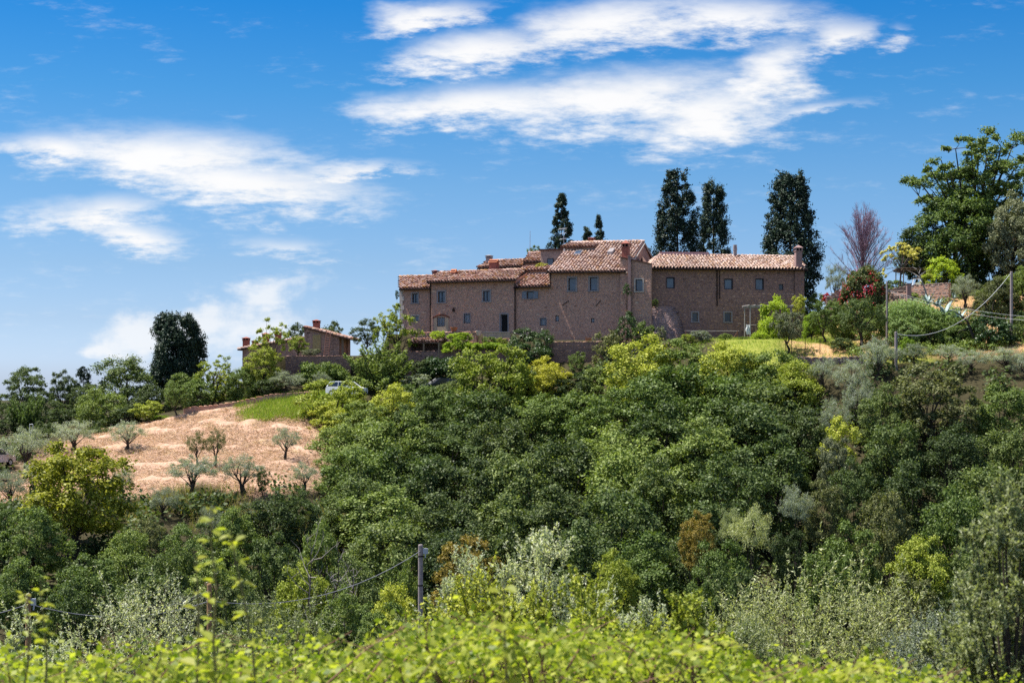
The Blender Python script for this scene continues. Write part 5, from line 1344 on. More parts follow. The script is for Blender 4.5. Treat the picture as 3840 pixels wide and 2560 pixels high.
# big spreading oak on the right: every bough carries its own leaf clouds
def spreading_oak(seed, u, vt, w, Y, vb, label, boughs):
    rng = np.random.default_rng(seed); r = random.Random(seed)
    base = P(u, vb, Y); base.z = G(base.x, Y) - .2; o = empty('oak_tree', base); tag(o, label, 'oak tree')
    m = MB(); C = []; Rr = []; out = []
    tops = [P(a, b, Y) - base for a, b, _ in boughs]
    hub = Vector((0.3, 0, (P(0, 1000, Y).z - base.z)))
    m.tube([(0, 0, 0), tuple(hub * .5 + Vector((.15, 0, 0))), tuple(hub)], [.55, .42, .36], 9)
    for (a, b, sz), t in zip(boughs, tops):
        t = t + Vector((0, r.uniform(-2.5, 2.5), 0)); bend = hub.lerp(t, .5) + Vector((r.uniform(-.5, .5), r.uniform(-.5, .5), r.uniform(.2, 1.0)))
        hs = hub + Vector((0, 0, r.uniform(-1.5, 1.0)))
        m.tube([hs, bend, t], [.2, .13, .05], 6, cap=False)
        n = int(6 * sz) + 2
        for q in range(n):
            s = r.uniform(.45, 1.12); p = bend.lerp(t, (s - .5) * 2) if s > .5 else hub.lerp(bend, s * 2)
            p = p + Vector((r.gauss(0, .75), r.gauss(0, .8), r.gauss(0.1, .5))) * sz
            m.tube([bend.lerp(t, max(0, min(1, (s - .5) * 2))), p], [.05, .015], 4, cap=False)
            C.append(tuple(p)); Rr.append(r.uniform(.55, .95) * (.75 + .25 * sz)); out.append(tuple((p - hub).normalized()))
    C = np.array(C); co = clumps_to_leaves(rng, C, np.array(Rr), np.array(out), 9, 30, .26, .15, upb=.5, subr=.45)
    link_mesh('crown', quads_mesh('crown', co), LM['green'], o); m.build('trunk', BARK, o)
    return o
spreading_oak(301, 3640, 530, 440, 172, 1110, 'huge spreading oak with visible dark boughs on the hilltop at right',
    [(3440, 735, .8), (3425, 690, .6), (3480, 640, .9), (3530, 600, 1.0), (3560, 570, 1.0), (3620, 545, 1.1), (3680, 555, 1.1), (3730, 560, 1.0), (3790, 560, 1.1), (3850, 580, 1.2),
     (3500, 720, 1.0), (3590, 660, 1.2), (3660, 650, 1.2), (3740, 660, 1.3), (3820, 680, 1.3), (3620, 740, 1.2), (3710, 760, 1.3), (3800, 790, 1.3), (3550, 680, .9), (3890, 650, 1.2), (3900, 780, 1.2), (3680, 600, 1.0)])

T = []   # (kind, name, label, cat, u, vtop, width, Y, mat, group)
def t(*a, **k): T.append((a, k))
HT = 'trees on the hilltop at right'
t('oak', 'oak_tree', 'full green oak crown filling the space below the huge spreading oak', 'oak tree', 3590, 735, 330, 169, 'green', HT)
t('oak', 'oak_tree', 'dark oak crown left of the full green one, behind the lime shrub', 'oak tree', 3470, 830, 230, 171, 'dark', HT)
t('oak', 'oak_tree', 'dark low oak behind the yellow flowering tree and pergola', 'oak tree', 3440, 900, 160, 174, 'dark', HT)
t('oak', 'oak_tree', 'shadowy oak between the spreading oak and the grey-green holm oak', 'oak tree', 3700, 800, 260, 175, 'oak', HT)
t('fine', 'holm_oak', 'grey-green holm oak at the right edge below the spreading oak', 'holm oak', 3800, 720, 210, 166, 'pale', HT)
t('fine', 'holm_oak', 'grey-green holm oak half cut by the right edge', 'holm oak', 3880, 800, 200, 164, 'pale', HT)
t('small', 'shrub', 'bright lime shrub with flat fronds behind the upper garden wall', 'shrub', 3545, 963, 155, 165.5, 'lime', HT)
t('small', 'shrub', 'dull yellow-green bush between pergola posts and lime shrub', 'shrub', 3480, 1015, 80, 166, 'ygreen', HT)
t('small', 'shrub', 'small dull-green bush behind the yellow tree trunk', 'shrub', 3360, 1050, 90, 169, 'green', HT)
t('olive', 'olive_tree', 'silvery olive to the left of the red oleander against the sky', 'olive tree', 3135, 990, 90, 165.5, 'olive', 'olive trees')
t('olive', 'olive_tree', 'small grey olive on the dry bank right of the upper wall', 'olive tree', 3620, 1028, 110, 160, 'olive', 'olive trees')
t('fine', 'shrub', 'broad olive-green thicket at right edge behind the tall pale pole', 'shrub', 3740, 1040, 200, 156, 'holm', HT)
t('fine', 'shrub', 'yellow-green thicket at the right edge right of the tall pale pole', 'shrub', 3840, 1000, 190, 157, 'green', HT)
t('mass', 'ivy_mound', 'dark ivy-smothered mound with dead branches left of the tall pale pole', 'ivy mound', 3710, 1170, 190, 148.5, 'ivy')
# garden trees between house and reeds
GT = 'garden trees right of the house'
t('orchard', 'fruit_tree', 'grey-green fruit tree with leaning trunk below the vine pergola', 'fruit tree', 2955, 1165, 140, 148.5, 'pale', GT)
t('orchard', 'fruit_tree', 'bright green upright tree on the lawn right of the leaning one', 'fruit tree', 3090, 1128, 140, 152, 'green', GT)
t('orchard', 'fruit_tree', 'round dark-green fruit tree with a bare trunk left of the thin tall pole', 'fruit tree', 3228, 1118, 190, 149, 'oak', GT)
t('small', 'shrub', 'light green upright shrub at the corner of the right-hand house', 'shrub', 2998, 1105, 60, 159.5, 'ygreen', GT)
t('small', 'shrub', 'green shrub behind the corner, under open sky', 'shrub', 3050, 1100, 90, 163, 'green', GT)
t('small', 'shrub', 'leafy shrub left of the pale low wall', 'shrub', 3125, 1120, 80, 158, 'green', GT)
t('small', 'shrub', 'bright green shrub at the foot of the lawn bank beneath the bright upright tree', 'shrub', 3040, 1170, 90, 156, 'lime', GT)
t('mass', 'vine', 'bright grape vine covering the wooden pergola', 'vine', 2902, 1112, 185, 157.6, 'lime', depth=.7)
t('small', 'shrub', 'low bright shrub on the lawn beside the clothes rack', 'shrub', 2850, 1245, 75, 155, 'lime', GT)
t('small', 'vine_plant', 'small yellow vine plant among olives right of the stout pole', 'vine', 3400, 1262, 70, 143.5, 'lime')
t('small', 'shrub', 'shadowed low bush under the lawn trees above the purple wall', 'shrub', 3155, 1265, 90, 147, 'dark', GT)
t('small', 'shrub', 'leafy green bank shrub below the reeds', 'shrub', 3500, 1195, 150, 150, 'green', GT)
t('small', 'shrub', 'leafy bank shrub under the agaves', 'shrub', 3590, 1190, 130, 151.5, 'green', GT)
t('small', 'shrub', 'grey-green shrub at the base of the pink-grey buttress', 'shrub', 2480, 1222, 50, 157.2, 'pale', GT)
t('small', 'shrub', 'spiky green plant under the pole rail', 'shrub', 2720, 1250, 60, 156.5, 'green', GT)
t('small', 'shrub', 'blue-grey lavender clump under the left of the pole rail', 'shrub', 2625, 1238, 90, 156.5, 'olive', GT)
t('small', 'shrub', 'yellowish rounded clump at the foot of the buttress', 'shrub', 2575, 1252, 70, 156, 'ygreen', GT)
t('small', 'shrub', 'small tuft growing from the top of the buttress', 'shrub', 2457, 1120, 32, 159.6, 'green', GT, vb=1150)
t('small', 'shrub', 'small rose bush on the lawn edge', 'shrub', 2785, 1262, 50, 155.5, 'green', GT)
# by the house front
t('fine', 'ivy_bush', 'large dark domed ivy bush in front of the low link house', 'ivy bush', 1996, 1232, 192, 157.6, 'ivy', vb=1400)
t('small', 'wall_bush', 'small round bush on the purple retaining wall', 'bush', 2160, 1318, 80, 156.0, 'green', vb=1425)
t('small', 'shrub', 'green creeper climbing beside the tall pale flue strip', 'creeper', 2350, 1062, 34, 158.4, 'ivy', vb=1185)
t('small', 'shrub', 'ivy shrub at the foot of the flue strip', 'shrub', 2352, 1166, 90, 157.4, 'ivy', vb=1330)
t('small', 'shrub', 'olive-green pointed shrub at the right end of the purple retaining wall', 'shrub', 2285, 1240, 130, 155.8, 'holm', vb=1420)
t('small', 'shrub', 'leafy shrub between flue strip and buttress', 'shrub', 2415, 1205, 100, 156.6, 'green', vb=1330)
t('hedge', 'hedge', 'low bright yellow-green clipped hedge in front of the terrace steps', 'hedge', 1822, 1284, 172, 159.6, 'lime', vb=1316, rot=R(-18))
t('mass', 'vine', 'bright leafy vine hanging over the right end of the dark shed', 'vine', 1725, 1248, 130, 159.9, 'lime', vb=1318)
t('small', 'shrub', 'small bright bush on the terrace left of the bright vine', 'shrub', 1640, 1240, 60, 161.2, 'lime', vb=1280)
t('small', 'shrub', 'small green bush under the plastered parapet', 'shrub', 1838, 1262, 60, 159.9, 'green', vb=1300)
t('small', 'shrub', 'dusty plants between parapet and ivy dome', 'shrub', 1880, 1265, 50, 159.8, 'ygreen', vb=1300)
t('small', 'shrub', 'green bush poking above the rear house roofs beside the mast', 'shrub', 1998, 920, 60, 184, 'green', vb=1100)
t('small', 'shrub', 'yellow flowering plants on the rear terrace below the blue window', 'shrub', 2030, 985, 55, 168.5, 'yellow', vb=1030)
t('small', 'creeper', 'dark creeper on the left end wall of the farm row', 'creeper', 1490, 1088, 22, 171.5, 'ivy', vb=1260)
# lane and lower hedges
LN = 'shrubs along the lane below the farm'
t('hedge', 'hedge', 'dark hedge under the retaining wall of the small farmhouse', 'hedge', 1215, 1358, 190, 158.4, 'green', LN, rot=0.05)
t('hedge', 'hedge', 'dark laurel hedge under the long retaining wall', 'hedge', 1680, 1338, 190, 157.6, 'ivy', LN, rot=-.1)
t('small', 'shrub', 'dark shrub between the feathery tree and laurel hedge', 'shrub', 1590, 1350, 100, 157.8, 'dark', LN)
t('small', 'shrub', 'blue-grey shrub beside the dark parked car', 'shrub', 1560, 1402, 120, 155.4, 'olive', LN)
t('mass', 'shrub', 'dark shrub mass below the small wall bush', 'shrub', 2210, 1395, 150, 154.5, 'ivy', LN)
t('small', 'shrub', 'rounded pale shrub by the foot of the blind window', 'shrub', 1165, 1308, 75, 161.2, 'pale', LN)
t('small', 'shrub', 'yellow-green shrub between the gnarled tree and ladder house', 'shrub', 1118, 1258, 85, 163.5, 'ygreen', LN)
t('feather', 'feathery_tree', 'bright feathery green tree with upright sprays in front of the dark shed', 'tree', 1420, 1245, 250, 156.2, 'green', LN)
t('sparse', 'false_acacia', 'light yellow-green airy tree overlapping the leftmost wing', 'tree', 1495, 1140, 185, 160.3, 'ygreen', LN)
t('sparse', 'false_acacia', 'slender airy light tree left of the other airy one', 'tree', 1455, 1160, 110, 161.0, 'ygreen', LN)
t('orchard', 'magnolia_tree', 'dark leathery magnolia between the two farm buildings', 'tree', 1375, 1195, 125, 162.5, 'dark', LN)
t('small', 'tree', 'dark tree showing behind the roof of the small farmhouse, right of its chimney', 'tree', 1250, 1205, 110, 184, 'dark', LN)
t('small', 'tree', 'dark tree showing behind the small farmhouse, left of its tall block', 'tree', 1115, 1210, 90, 186, 'dark', LN)
t('olive', 'olive_tree', 'grey olive above the field wall below the gnarled tree', 'olive tree', 1072, 1388, 145, 155.2, 'olive', 'olive trees')
t('olive', 'olive_tree', 'slim grey olive beside the white hatchback', 'olive tree', 1205, 1392, 75, 156.2, 'olive', 'olive trees')
t('sparse', 'gnarled_tree', 'gnarled bare-limbed tree with thin light crown before the small farmhouse', 'tree', 1015, 1192, 165, 158.5, 'ygreen', LN)
t('fine', 'shrub', 'yellow-green bushy tree under the gnarled one', 'tree', 985, 1298, 165, 157.5, 'ygreen', LN)
t('fine', 'tree', 'green bushy tree standing on the field wall, below the left roof end', 'tree', 905, 1380, 150, 156, 'green', LN)
t('sparse', 'tree', 'airy pale tree between the lone cypress and the small farmhouse', 'tree', 800, 1330, 190, 157, 'ygreen', LN)
t('small', 'tree', 'small spreading tree above the field wall right of the lone cypress', 'tree', 745, 1420, 150, 154.8, 'green', LN)
t('orchard', 'fruit_tree', 'small dark-trunked fruit tree at the left end of the field wall', 'fruit tree', 660, 1428, 115, 151.2, 'green', LN)
t('small', 'shrub', 'dark bush filling the gap at the base of the bushy yellow-green tree', 'shrub', 1010, 1420, 130, 155.5, 'dark', LN)
# trees at far left
FL = 'trees at the far left of the hill'
t('fine', 'round_tree', 'rounded grey-green tree at the far left skyline', 'tree', 98, 1376, 190, 168, 'oak', FL)
t('fine', 'round_tree', 'narrower dark tree right of the rounded far-left one', 'tree', 235, 1388, 120, 165, 'dark', FL)
t('oak', 'round_tree', 'tall dark green tree immediately left of the lone cypress', 'tree', 470, 1335, 255, 162, 'oak', FL)
t('feather', 'feathery_tree', 'bright light-green round tree at the far left above the olives', 'tree', 102, 1482, 165, 152, 'green', FL)
t('oak', 'tree', 'bright mid-green tree in front of the tall dark one', 'tree', 372, 1455, 215, 154, 'green', FL)
t('small', 'shrub', 'yellowish shrub beside the rail fence', 'shrub', 555, 1502, 130, 152.4, 'ygreen', FL)
t('small', 'shrub', 'low green shrub at the rail fence foot', 'shrub', 600, 1555, 90, 151.6, 'lime', FL)
t('small', 'tree', 'dark tree cut by the left edge of the photo', 'tree', 5, 1500, 90, 156, 'dark', FL)
t('small', 'shrub', 'deep green undergrowth bush between the far-left trees', 'shrub', 235, 1530, 150, 153, 'dark', FL)
t('small', 'shrub', 'deep green bush right of the bright mid-green tree', 'shrub', 480, 1530, 130, 153, 'dark', FL)
t('small', 'shrub', 'dark understorey bush left of the bright round tree', 'shrub', 25, 1570, 110, 151, 'dark', FL)
# olives of the field
OG = 'olive trees'
for lab, u, v, w, vb_, Y in (('bushy olive on the upper left edge of the hay field', 475, 1575, 155, 1690, 143), ('leaning olive left of the hay field under the bright mid-green tree', 275, 1575, 175, 1690, 143.5),
        ('large multi-stemmed olive low in the hay field', 722, 1705, 215, 1862, 128), ('wide thin olive to the right of the multi-stemmed one', 910, 1700, 185, 1858, 128),
        ('solitary olive with bare trunk at the right of the hay field', 1072, 1598, 115, 1722, 139.5), ('small round olive on the lower right edge of the hay field', 1140, 1730, 110, 1850, 129.5),
        ('small olive with dark forked trunk below the hay field', 612, 1822, 130, 1950, 119.5), ('broad olive at the far left, right of the pale car', 100, 1600, 190, 1760, 139), ('olive cut by the left edge under the pale car', 35, 1760, 150, 1900, 122),
        ('olive left of the big yellow-green oak crown', 130, 1730, 130, 1880, 124), ('olive peeping out right of the big yellow-green oak crown', 460, 1745, 90, 1880, 122)):
    t('olive', 'olive_tree', lab, 'olive tree', u, v, w, Y, 'olive', OG, base=vb_)
t('olive', 'olive_tree', 'left one of two tall green puffs in the middle of the hay field', 'olive tree', 738, 1612, 85, 134, 'holm', OG, base=1750, idx=2)
t('olive', 'olive_tree', 'right one of two tall green puffs in the middle of the hay field', 'olive tree', 808, 1604, 92, 133.5, 'holm', OG, base=1748, idx=2)
t('small', 'shrub', 'small dark green spire at the lower edge of the hay field', 'shrub', 985, 1752, 60, 126, 'oak', base=1860)
# olives on the right slope
for lab, u, v, w, Y in (('pale olive left of the stout grey pole', 3290, 1262, 150, 139), ('pale olive under the purple wall, next to the wood', 3085, 1335, 125, 138.5), ('pale olive below and left of the stout grey pole', 3195, 1345, 150, 136.5), ('pale olive right behind the stout grey pole', 3430, 1285, 120, 142.5),
        ('pale olive lower on the slope below the purple wall', 3220, 1420, 140, 133), ('pale olive under the dark ivy mound', 3560, 1290, 130, 143), ('pale olive at the right edge below the tall pale pole', 3770, 1300, 180, 141), ('pale olive cut by the right edge', 3850, 1320, 130, 139), ('dull olive in shade right of the wood', 3130, 1490, 120, 128)):
    t('olive', 'olive_tree', lab, 'olive tree', u, v, w, Y, 'olive', OG)

t('fine', 'tree', 'dark tree mass in the shade behind the bright round far-left tree', 'tree', 150, 1470, 210, 158, 'dark', FL)
t('fine', 'tree', 'dark understorey tree behind the yellowish rail-fence shrub', 'tree', 560, 1440, 170, 158, 'dark', FL)
t('fine', 'tree', 'dark tree filling the gap between tall dark tree and mid-green tree', 'tree', 330, 1440, 170, 160, 'dark', FL)
t('clump', 'shrub', 'dark shrub at the foot of the far-left trees beside the upper olives', 'shrub', 370, 1580, 170, 149, 'dark', FL)
t('clump', 'shrub', 'dark shrub under the far-left skyline trees, left of the upper olives', 'shrub', 170, 1580, 170, 148, 'dark', FL)
t('fine', 'tree', 'leafy tree behind the field wall under the lone cypress', 'tree', 700, 1400, 170, 158, 'green', FL)
t('fine', 'tree', 'second leafy tree behind the field wall, right of the lone cypress', 'tree', 850, 1400, 160, 158.5, 'ygreen', FL)
t('fine', 'shrub', 'dark shrub hiding the foot of the small farmhouse wall', 'shrub', 960, 1400, 150, 160, 'dark', LN)
t('clump', 'shrub', 'dark thicket behind the upper garden wall under the spreading oak', 'shrub', 3600, 985, 170, 171, 'dark', HT)
t('clump', 'shrub', 'dark thicket right of the upper garden wall under the spreading oak', 'shrub', 3720, 960, 220, 170, 'dark', HT)
t('clump', 'shrub', 'dark thicket at the right edge of the hilltop under the grey-green holm oaks', 'shrub', 3850, 960, 200, 168, 'dark', HT)
t('clump', 'shrub', 'green thicket on the bank right of the small grey olive', 'shrub', 3720, 1075, 130, 158, 'green', HT)
t('clump', 'shrub', 'green bank thicket left of the ivy mound', 'shrub', 3575, 1205, 150, 149.5, 'green', GT)
t('clump', 'shrub', 'bushy bank growth right of the thin tall pole', 'shrub', 3390, 1190, 140, 150.8, 'reed', GT)
t('clump', 'shrub', 'thick green bush under the round dark-green fruit tree', 'shrub', 3270, 1180, 130, 152.5, 'green', GT)
t('clump', 'shrub', 'thick green bush behind the bright upright lawn tree', 'shrub', 3160, 1165, 120, 156, 'green', GT)
t('clump', 'shrub', 'thick bush at the right edge beside the ivy mound', 'shrub', 3830, 1170, 150, 149.5, 'oak', GT)
t('olive', 'olive_tree', 'pale olive in the gap under the bank thicket', 'olive tree', 3640, 1310, 130, 141, 'olive', 'olive trees')
t('olive', 'olive_tree', 'pale olive high on the slope right of the purple wall', 'olive tree', 3350, 1300, 120, 141.5, 'olive', 'olive trees')
# ------------------------------------------------------------------ the wood
WD = 'trees of the wood below the farm'
def wood(lab, u, v, w, Y, mat='oak', kind='oak', name='oak_tree', cat='oak tree'): t(kind, name, lab, cat, u, v - 12, w * (1.28 if kind == 'oak' else 1.1), Y, mat, WD)
wood('yellow-green rounded tree directly below the ivy dome', 1850, 1312, 300, 150, 'ygreen', 'fine', 'maple_tree', 'maple')
wood('bright yellow small tree against the purple retaining wall', 2045, 1350, 190, 151, 'yellow', 'fine', 'maple_tree', 'maple')
wood('bright yellow-green tree spilling over the white hatchback', 1258, 1438, 285, 148, 'ygreen', 'fine', 'elm_tree', 'elm')
wood('yellow-green tree right of the white hatchback', 1480, 1450, 200, 146, 'ygreen', 'fine', 'elm_tree', 'elm')
wood('light green tree hiding the dark parked car', 1640, 1462, 230, 147, 'green', 'fine', 'elm_tree', 'elm')
wood('green crown below the yellow-green rounded tree', 1800, 1470, 260, 143, 'oak')
wood('green crown under the bright yellow tree', 2010, 1490, 250, 143, 'green')
wood('mid-green crown touching the left edge of the wood by the grass', 1275, 1600, 230, 138, 'green')
wood('light-topped crown at the upper centre of the wood', 1480, 1560, 270, 138, 'green')
wood('olive-green crown left of centre in the wood', 1680, 1600, 260, 136, 'oak')
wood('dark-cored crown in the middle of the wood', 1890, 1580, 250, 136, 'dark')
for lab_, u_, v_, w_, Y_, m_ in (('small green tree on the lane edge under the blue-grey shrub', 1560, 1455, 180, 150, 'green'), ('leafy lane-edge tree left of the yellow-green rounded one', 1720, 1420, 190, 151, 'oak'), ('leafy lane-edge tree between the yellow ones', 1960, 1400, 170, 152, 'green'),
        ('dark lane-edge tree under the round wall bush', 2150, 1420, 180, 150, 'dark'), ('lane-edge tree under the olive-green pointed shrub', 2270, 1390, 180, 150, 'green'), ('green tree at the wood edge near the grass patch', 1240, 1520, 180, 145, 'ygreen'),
        ('green tree filling the wood edge below the yellow-green elm', 1370, 1520, 210, 143, 'green'), ('tree filling the upper wood under the blue-grey shrub', 1570, 1520, 210, 144, 'oak'), ('green sapling crown at the wood edge by the lower olive', 1260, 1700, 170, 133, 'green')):
    wood(lab_, u_, v_, w_, Y_, m_, 'fine', 'young_tree', 'young tree')
wood('sunlit crown below the dark hedge of the purple wall', 2160, 1480, 240, 142, 'green')
for lab, u, v, w, Y, m in (('light-topped oak just under the buttress', 2415, 1268, 230, 146, 'ygreen'), ('sunny oak below the pole rail', 2560, 1285, 230, 145, 'green'), ('sunny oak below the clothes rack', 2725, 1296, 240, 144, 'ygreen'),
        ('sunny oak at the lawn edge below the leaning fruit tree', 2870, 1325, 220, 142, 'green'), ('oak at the right shoulder of the wood', 2985, 1365, 210, 139, 'ygreen'), ('broad oak under the light-topped one', 2450, 1390, 300, 139, 'green'),
        ('broad oak second row below the pole rail', 2650, 1385, 310, 138, 'green'), ('oak second row under the lawn edge', 2840, 1440, 290, 135, 'oak'), ('oak left of the second row, above the shadow gap', 2300, 1470, 260, 137, 'green'),
        ('large front oak in the right half of the wood', 2790, 1505, 340, 130, 'oak'), ('front oak beneath the sunlit crown', 2290, 1600, 310, 131, 'green'), ('rounded oak at the wood centre above the black gap', 2480, 1520, 290, 131, 'oak'),
        ('oak on the right flank of the wood above olives', 3010, 1540, 230, 130, 'dark'), ('oak with bright clumps right of the black gap', 2640, 1580, 280, 125, 'green'), ('oak with hanging clumps at the lower right of the wood', 2900, 1640, 280, 122, 'oak'),
        ('oak low in the wood left of the black gap', 2350, 1690, 320, 121, 'green'), ('oak with pointed top low in the wood', 2480, 1720, 250, 117, 'oak'), ('oak below the pointed-top one', 2320, 1850, 310, 110, 'oak'),
        ('oak at the foot of the wood right of the black gap', 2720, 1720, 280, 115, 'oak'),
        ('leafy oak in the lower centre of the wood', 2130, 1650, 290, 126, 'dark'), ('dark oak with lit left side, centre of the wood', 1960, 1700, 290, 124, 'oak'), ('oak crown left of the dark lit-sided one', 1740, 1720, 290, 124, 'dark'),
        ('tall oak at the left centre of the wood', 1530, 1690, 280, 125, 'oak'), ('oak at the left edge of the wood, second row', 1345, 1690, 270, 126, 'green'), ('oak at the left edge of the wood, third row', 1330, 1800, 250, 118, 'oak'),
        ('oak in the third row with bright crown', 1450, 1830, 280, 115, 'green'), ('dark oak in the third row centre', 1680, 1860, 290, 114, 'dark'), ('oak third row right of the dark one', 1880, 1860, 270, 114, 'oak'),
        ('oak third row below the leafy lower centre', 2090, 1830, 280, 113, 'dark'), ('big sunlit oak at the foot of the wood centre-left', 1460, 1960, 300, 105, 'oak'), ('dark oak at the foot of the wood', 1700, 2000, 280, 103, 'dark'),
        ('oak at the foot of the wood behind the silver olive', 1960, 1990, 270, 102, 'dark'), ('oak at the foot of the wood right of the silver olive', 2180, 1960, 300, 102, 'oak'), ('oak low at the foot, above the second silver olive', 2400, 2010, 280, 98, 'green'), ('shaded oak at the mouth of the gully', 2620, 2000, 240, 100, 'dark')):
    wood(lab, u, v, w, Y, m)
HO = 'holm oaks and shrubs of the right slope'
def rs_(lab, u, v, w, Y, mat='holm', kind='fine', name='holm_oak', cat='holm oak'): t(kind, name, lab, cat, u, v, w, Y, mat, HO)
for lab, u, v, w, Y, m, kd in (('large dark olive-green holm oak under the stout pole', 3500, 1365, 370, 130, 'holm', 'fine'), ('green oak left of the large dark holm oak', 3300, 1440, 210, 129, 'oak', 'oak'), ('green oak at the right edge under the cut olive', 3760, 1440, 270, 130, 'green', 'oak'),
        ('yellowish shrub left of the green oak on the right slope', 3150, 1560, 160, 124, 'ygreen', 'small'), ('grey shrubby holm oak under the yellowish shrub', 3130, 1640, 170, 120, 'pale', 'fine'), ('holm oak in the middle of the right slope', 3340, 1580, 280, 123, 'oak', 'oak'),
        ('dense holm oak right of the middle one', 3570, 1590, 290, 122, 'dark', 'oak'), ('holm oak at the right edge, second row', 3790, 1600, 260, 121, 'oak', 'oak'), ('holm oak with reddish tip beside the gully', 3200, 1720, 210, 115, 'oak', 'fine'),
        ('wide oak third row on the right slope', 3420, 1730, 290, 114, 'dark', 'oak'), ('wide oak third row near the right edge', 3680, 1740, 320, 113, 'oak', 'oak'), ('brownish olive-green holm oak at the gully edge', 3090, 1800, 190, 108, 'holm', 'fine'),
        ('bright green rounded oak of the lower right', 3590, 1820, 340, 104, 'green', 'oak'), ('olive-brown topped bush left of the bright green rounded oak', 3330, 1840, 260, 104, 'holm', 'fine'), ('green bush under the olive-brown topped one', 3180, 1960, 300, 98, 'green', 'fine'),
        ('yellowish oak crown under the bright green rounded oak', 3450, 2010, 300, 94, 'ygreen', 'fine'), ('green oak at the right behind the near olive branch', 3690, 1990, 300, 94, 'oak', 'oak'), ('low green bush by the willowy mass', 3080, 2080, 240, 92, 'green', 'fine'),
        ('bush below the yellowish oak crown', 3400, 2150, 280, 86, 'holm', 'fine'), ('dark bush behind the near olive branch', 3640, 2180, 240, 86, 'dark', 'fine'), ('dark bush in the gully mouth beside the grey willow', 2960, 1990, 160, 98, 'dark', 'fine')):
    rs_(lab, u, v, w, Y, m, kd, 'holm_oak' if kd == 'fine' else 'oak_tree', 'holm oak' if kd == 'fine' else 'oak tree')
t('olive', 'olive_tree', 'silvery olive glinting in the dark gully', 'olive tree', 2985, 1815, 130, 107, 'olive', OG)
t('olive', 'willow_tree', 'blue-green willow in front of the gully', 'willow', 2815, 1888, 180, 97, 'willow')
t('olive', 'willow_tree', 'smaller blue-green willow left of the other willow', 'willow', 2740, 1900, 110, 99, 'willow')
t('fine', 'shrub', 'tan-tipped shrub left of the blue-green willows', 'shrub', 2620, 1915, 150, 96, 'russet', HO)
t('fine', 'shrub', 'green shrub below the blue-green willows', 'shrub', 2700, 2030, 260, 90, 'green', HO)
t('fine', 'shrub', 'mid-green shrub between the second silver olive and the willowy mass', 'shrub', 2760, 2130, 260, 84, 'oak', HO)
t('fine', 'shrub', 'leafy shrub in front of the dark gap below the wood', 'shrub', 2300, 2060, 200, 92, 'ygreen', HO)
# lower left thickets
LL = 'thickets of the lower left slope'
t('clump', 'oak_tree', 'big isolated yellow-green oak crown at the left below the field', 'oak tree', 288, 1660, 440, 108, 'mustard', LL, base=2085)
for lab, u, v, w, Y, m, kd in (('dark bush right of the small forked olive', 1020, 1850, 260, 113, 'dark', 'oak'), ('dark bush between the hay field and the wood', 1130, 1840, 150, 114, 'oak', 'oak'), ('green bush under the hay field edge, left of the dark bush', 880, 1900, 220, 108, 'green', 'fine'),
        ('grey-green bush below the hay field', 800, 1895, 130, 111, 'olive', 'olive'), ('yellow-green shrubby tree in the lower left thicket', 700, 1960, 250, 100, 'green', 'fine'), ('low bush below the small forked olive', 560, 1935, 150, 104, 'holm', 'fine'),
        ('green bush under the big isolated oak, right side', 480, 1985, 240, 97, 'green', 'oak'), ('green bush under the big isolated oak, left side', 130, 1900, 280, 99, 'green', 'fine'), ('bush cut by the left edge under the far-left olive', 10, 1890, 150, 102, 'green', 'fine'),
        ('deep green bush below the shrubby tree of the lower left', 640, 2060, 230, 92, 'oak', 'oak'), ('leafy elder at the lower left behind the short brown pole', 330, 2080, 280, 88, 'green', 'fine'), ('leafy bush at the left edge behind the short brown pole', 80, 2090, 290, 88, 'green', 'fine'),
        ('bushy thicket left of the brown pole with shoots', 560, 2130, 300, 83, 'oak', 'fine'), ('bushy thicket behind the brown pole with shoots', 820, 2060, 280, 88, 'green', 'fine'), ('green thicket right of the brown pole with shoots', 1030, 2000, 260, 94, 'oak', 'fine'),
        ('light green thicket below the wood edge', 1200, 1960, 230, 99, 'green', 'fine'), ('dark green thicket in front of the wood left foot', 1330, 2080, 230, 90, 'oak', 'oak'), ('airy thicket in the lower centre left', 1130, 2100, 260, 84, 'ygreen', 'fine'),
        ('light acacia left of the grey middle pole', 1500, 2055, 160, 82, 'green', 'feather'), ('russet-tinged chestnut right of the grey middle pole', 1750, 2010, 260, 80, 'russet', 'fine'), ('yellow-green bush at the foot of the grey middle pole', 1480, 2190, 260, 76, 'ygreen', 'fine'),
        ('white-flowering elder between the pole wires', 1290, 2200, 240, 72, 'green', 'fine'), ('low thicket right of the white-flowering elder', 1430, 2260, 240, 68, 'green', 'fine'), ('dark thicket under the twisted cable', 260, 2180, 280, 77, 'oak', 'fine'),
        ('dark thicket under the cable by the brown pole', 900, 2180, 260, 74, 'dark', 'fine'), ('grey-green bush below the twisted cable', 720, 2230, 240, 70, 'pale', 'fine')):
    nm = {'oak': 'thicket_tree', 'fine': 'thicket_bush', 'olive': 'olive_tree', 'feather': 'acacia_tree'}[kd]
    t(kd, nm, lab, {'oak': 'tree', 'fine': 'bush', 'olive': 'olive tree', 'feather': 'acacia'}[kd], u, v, w, Y, m, LL)
for a, k in T: plant(*a[:9], group=(a[9] if len(a) > 9 else None), **k)

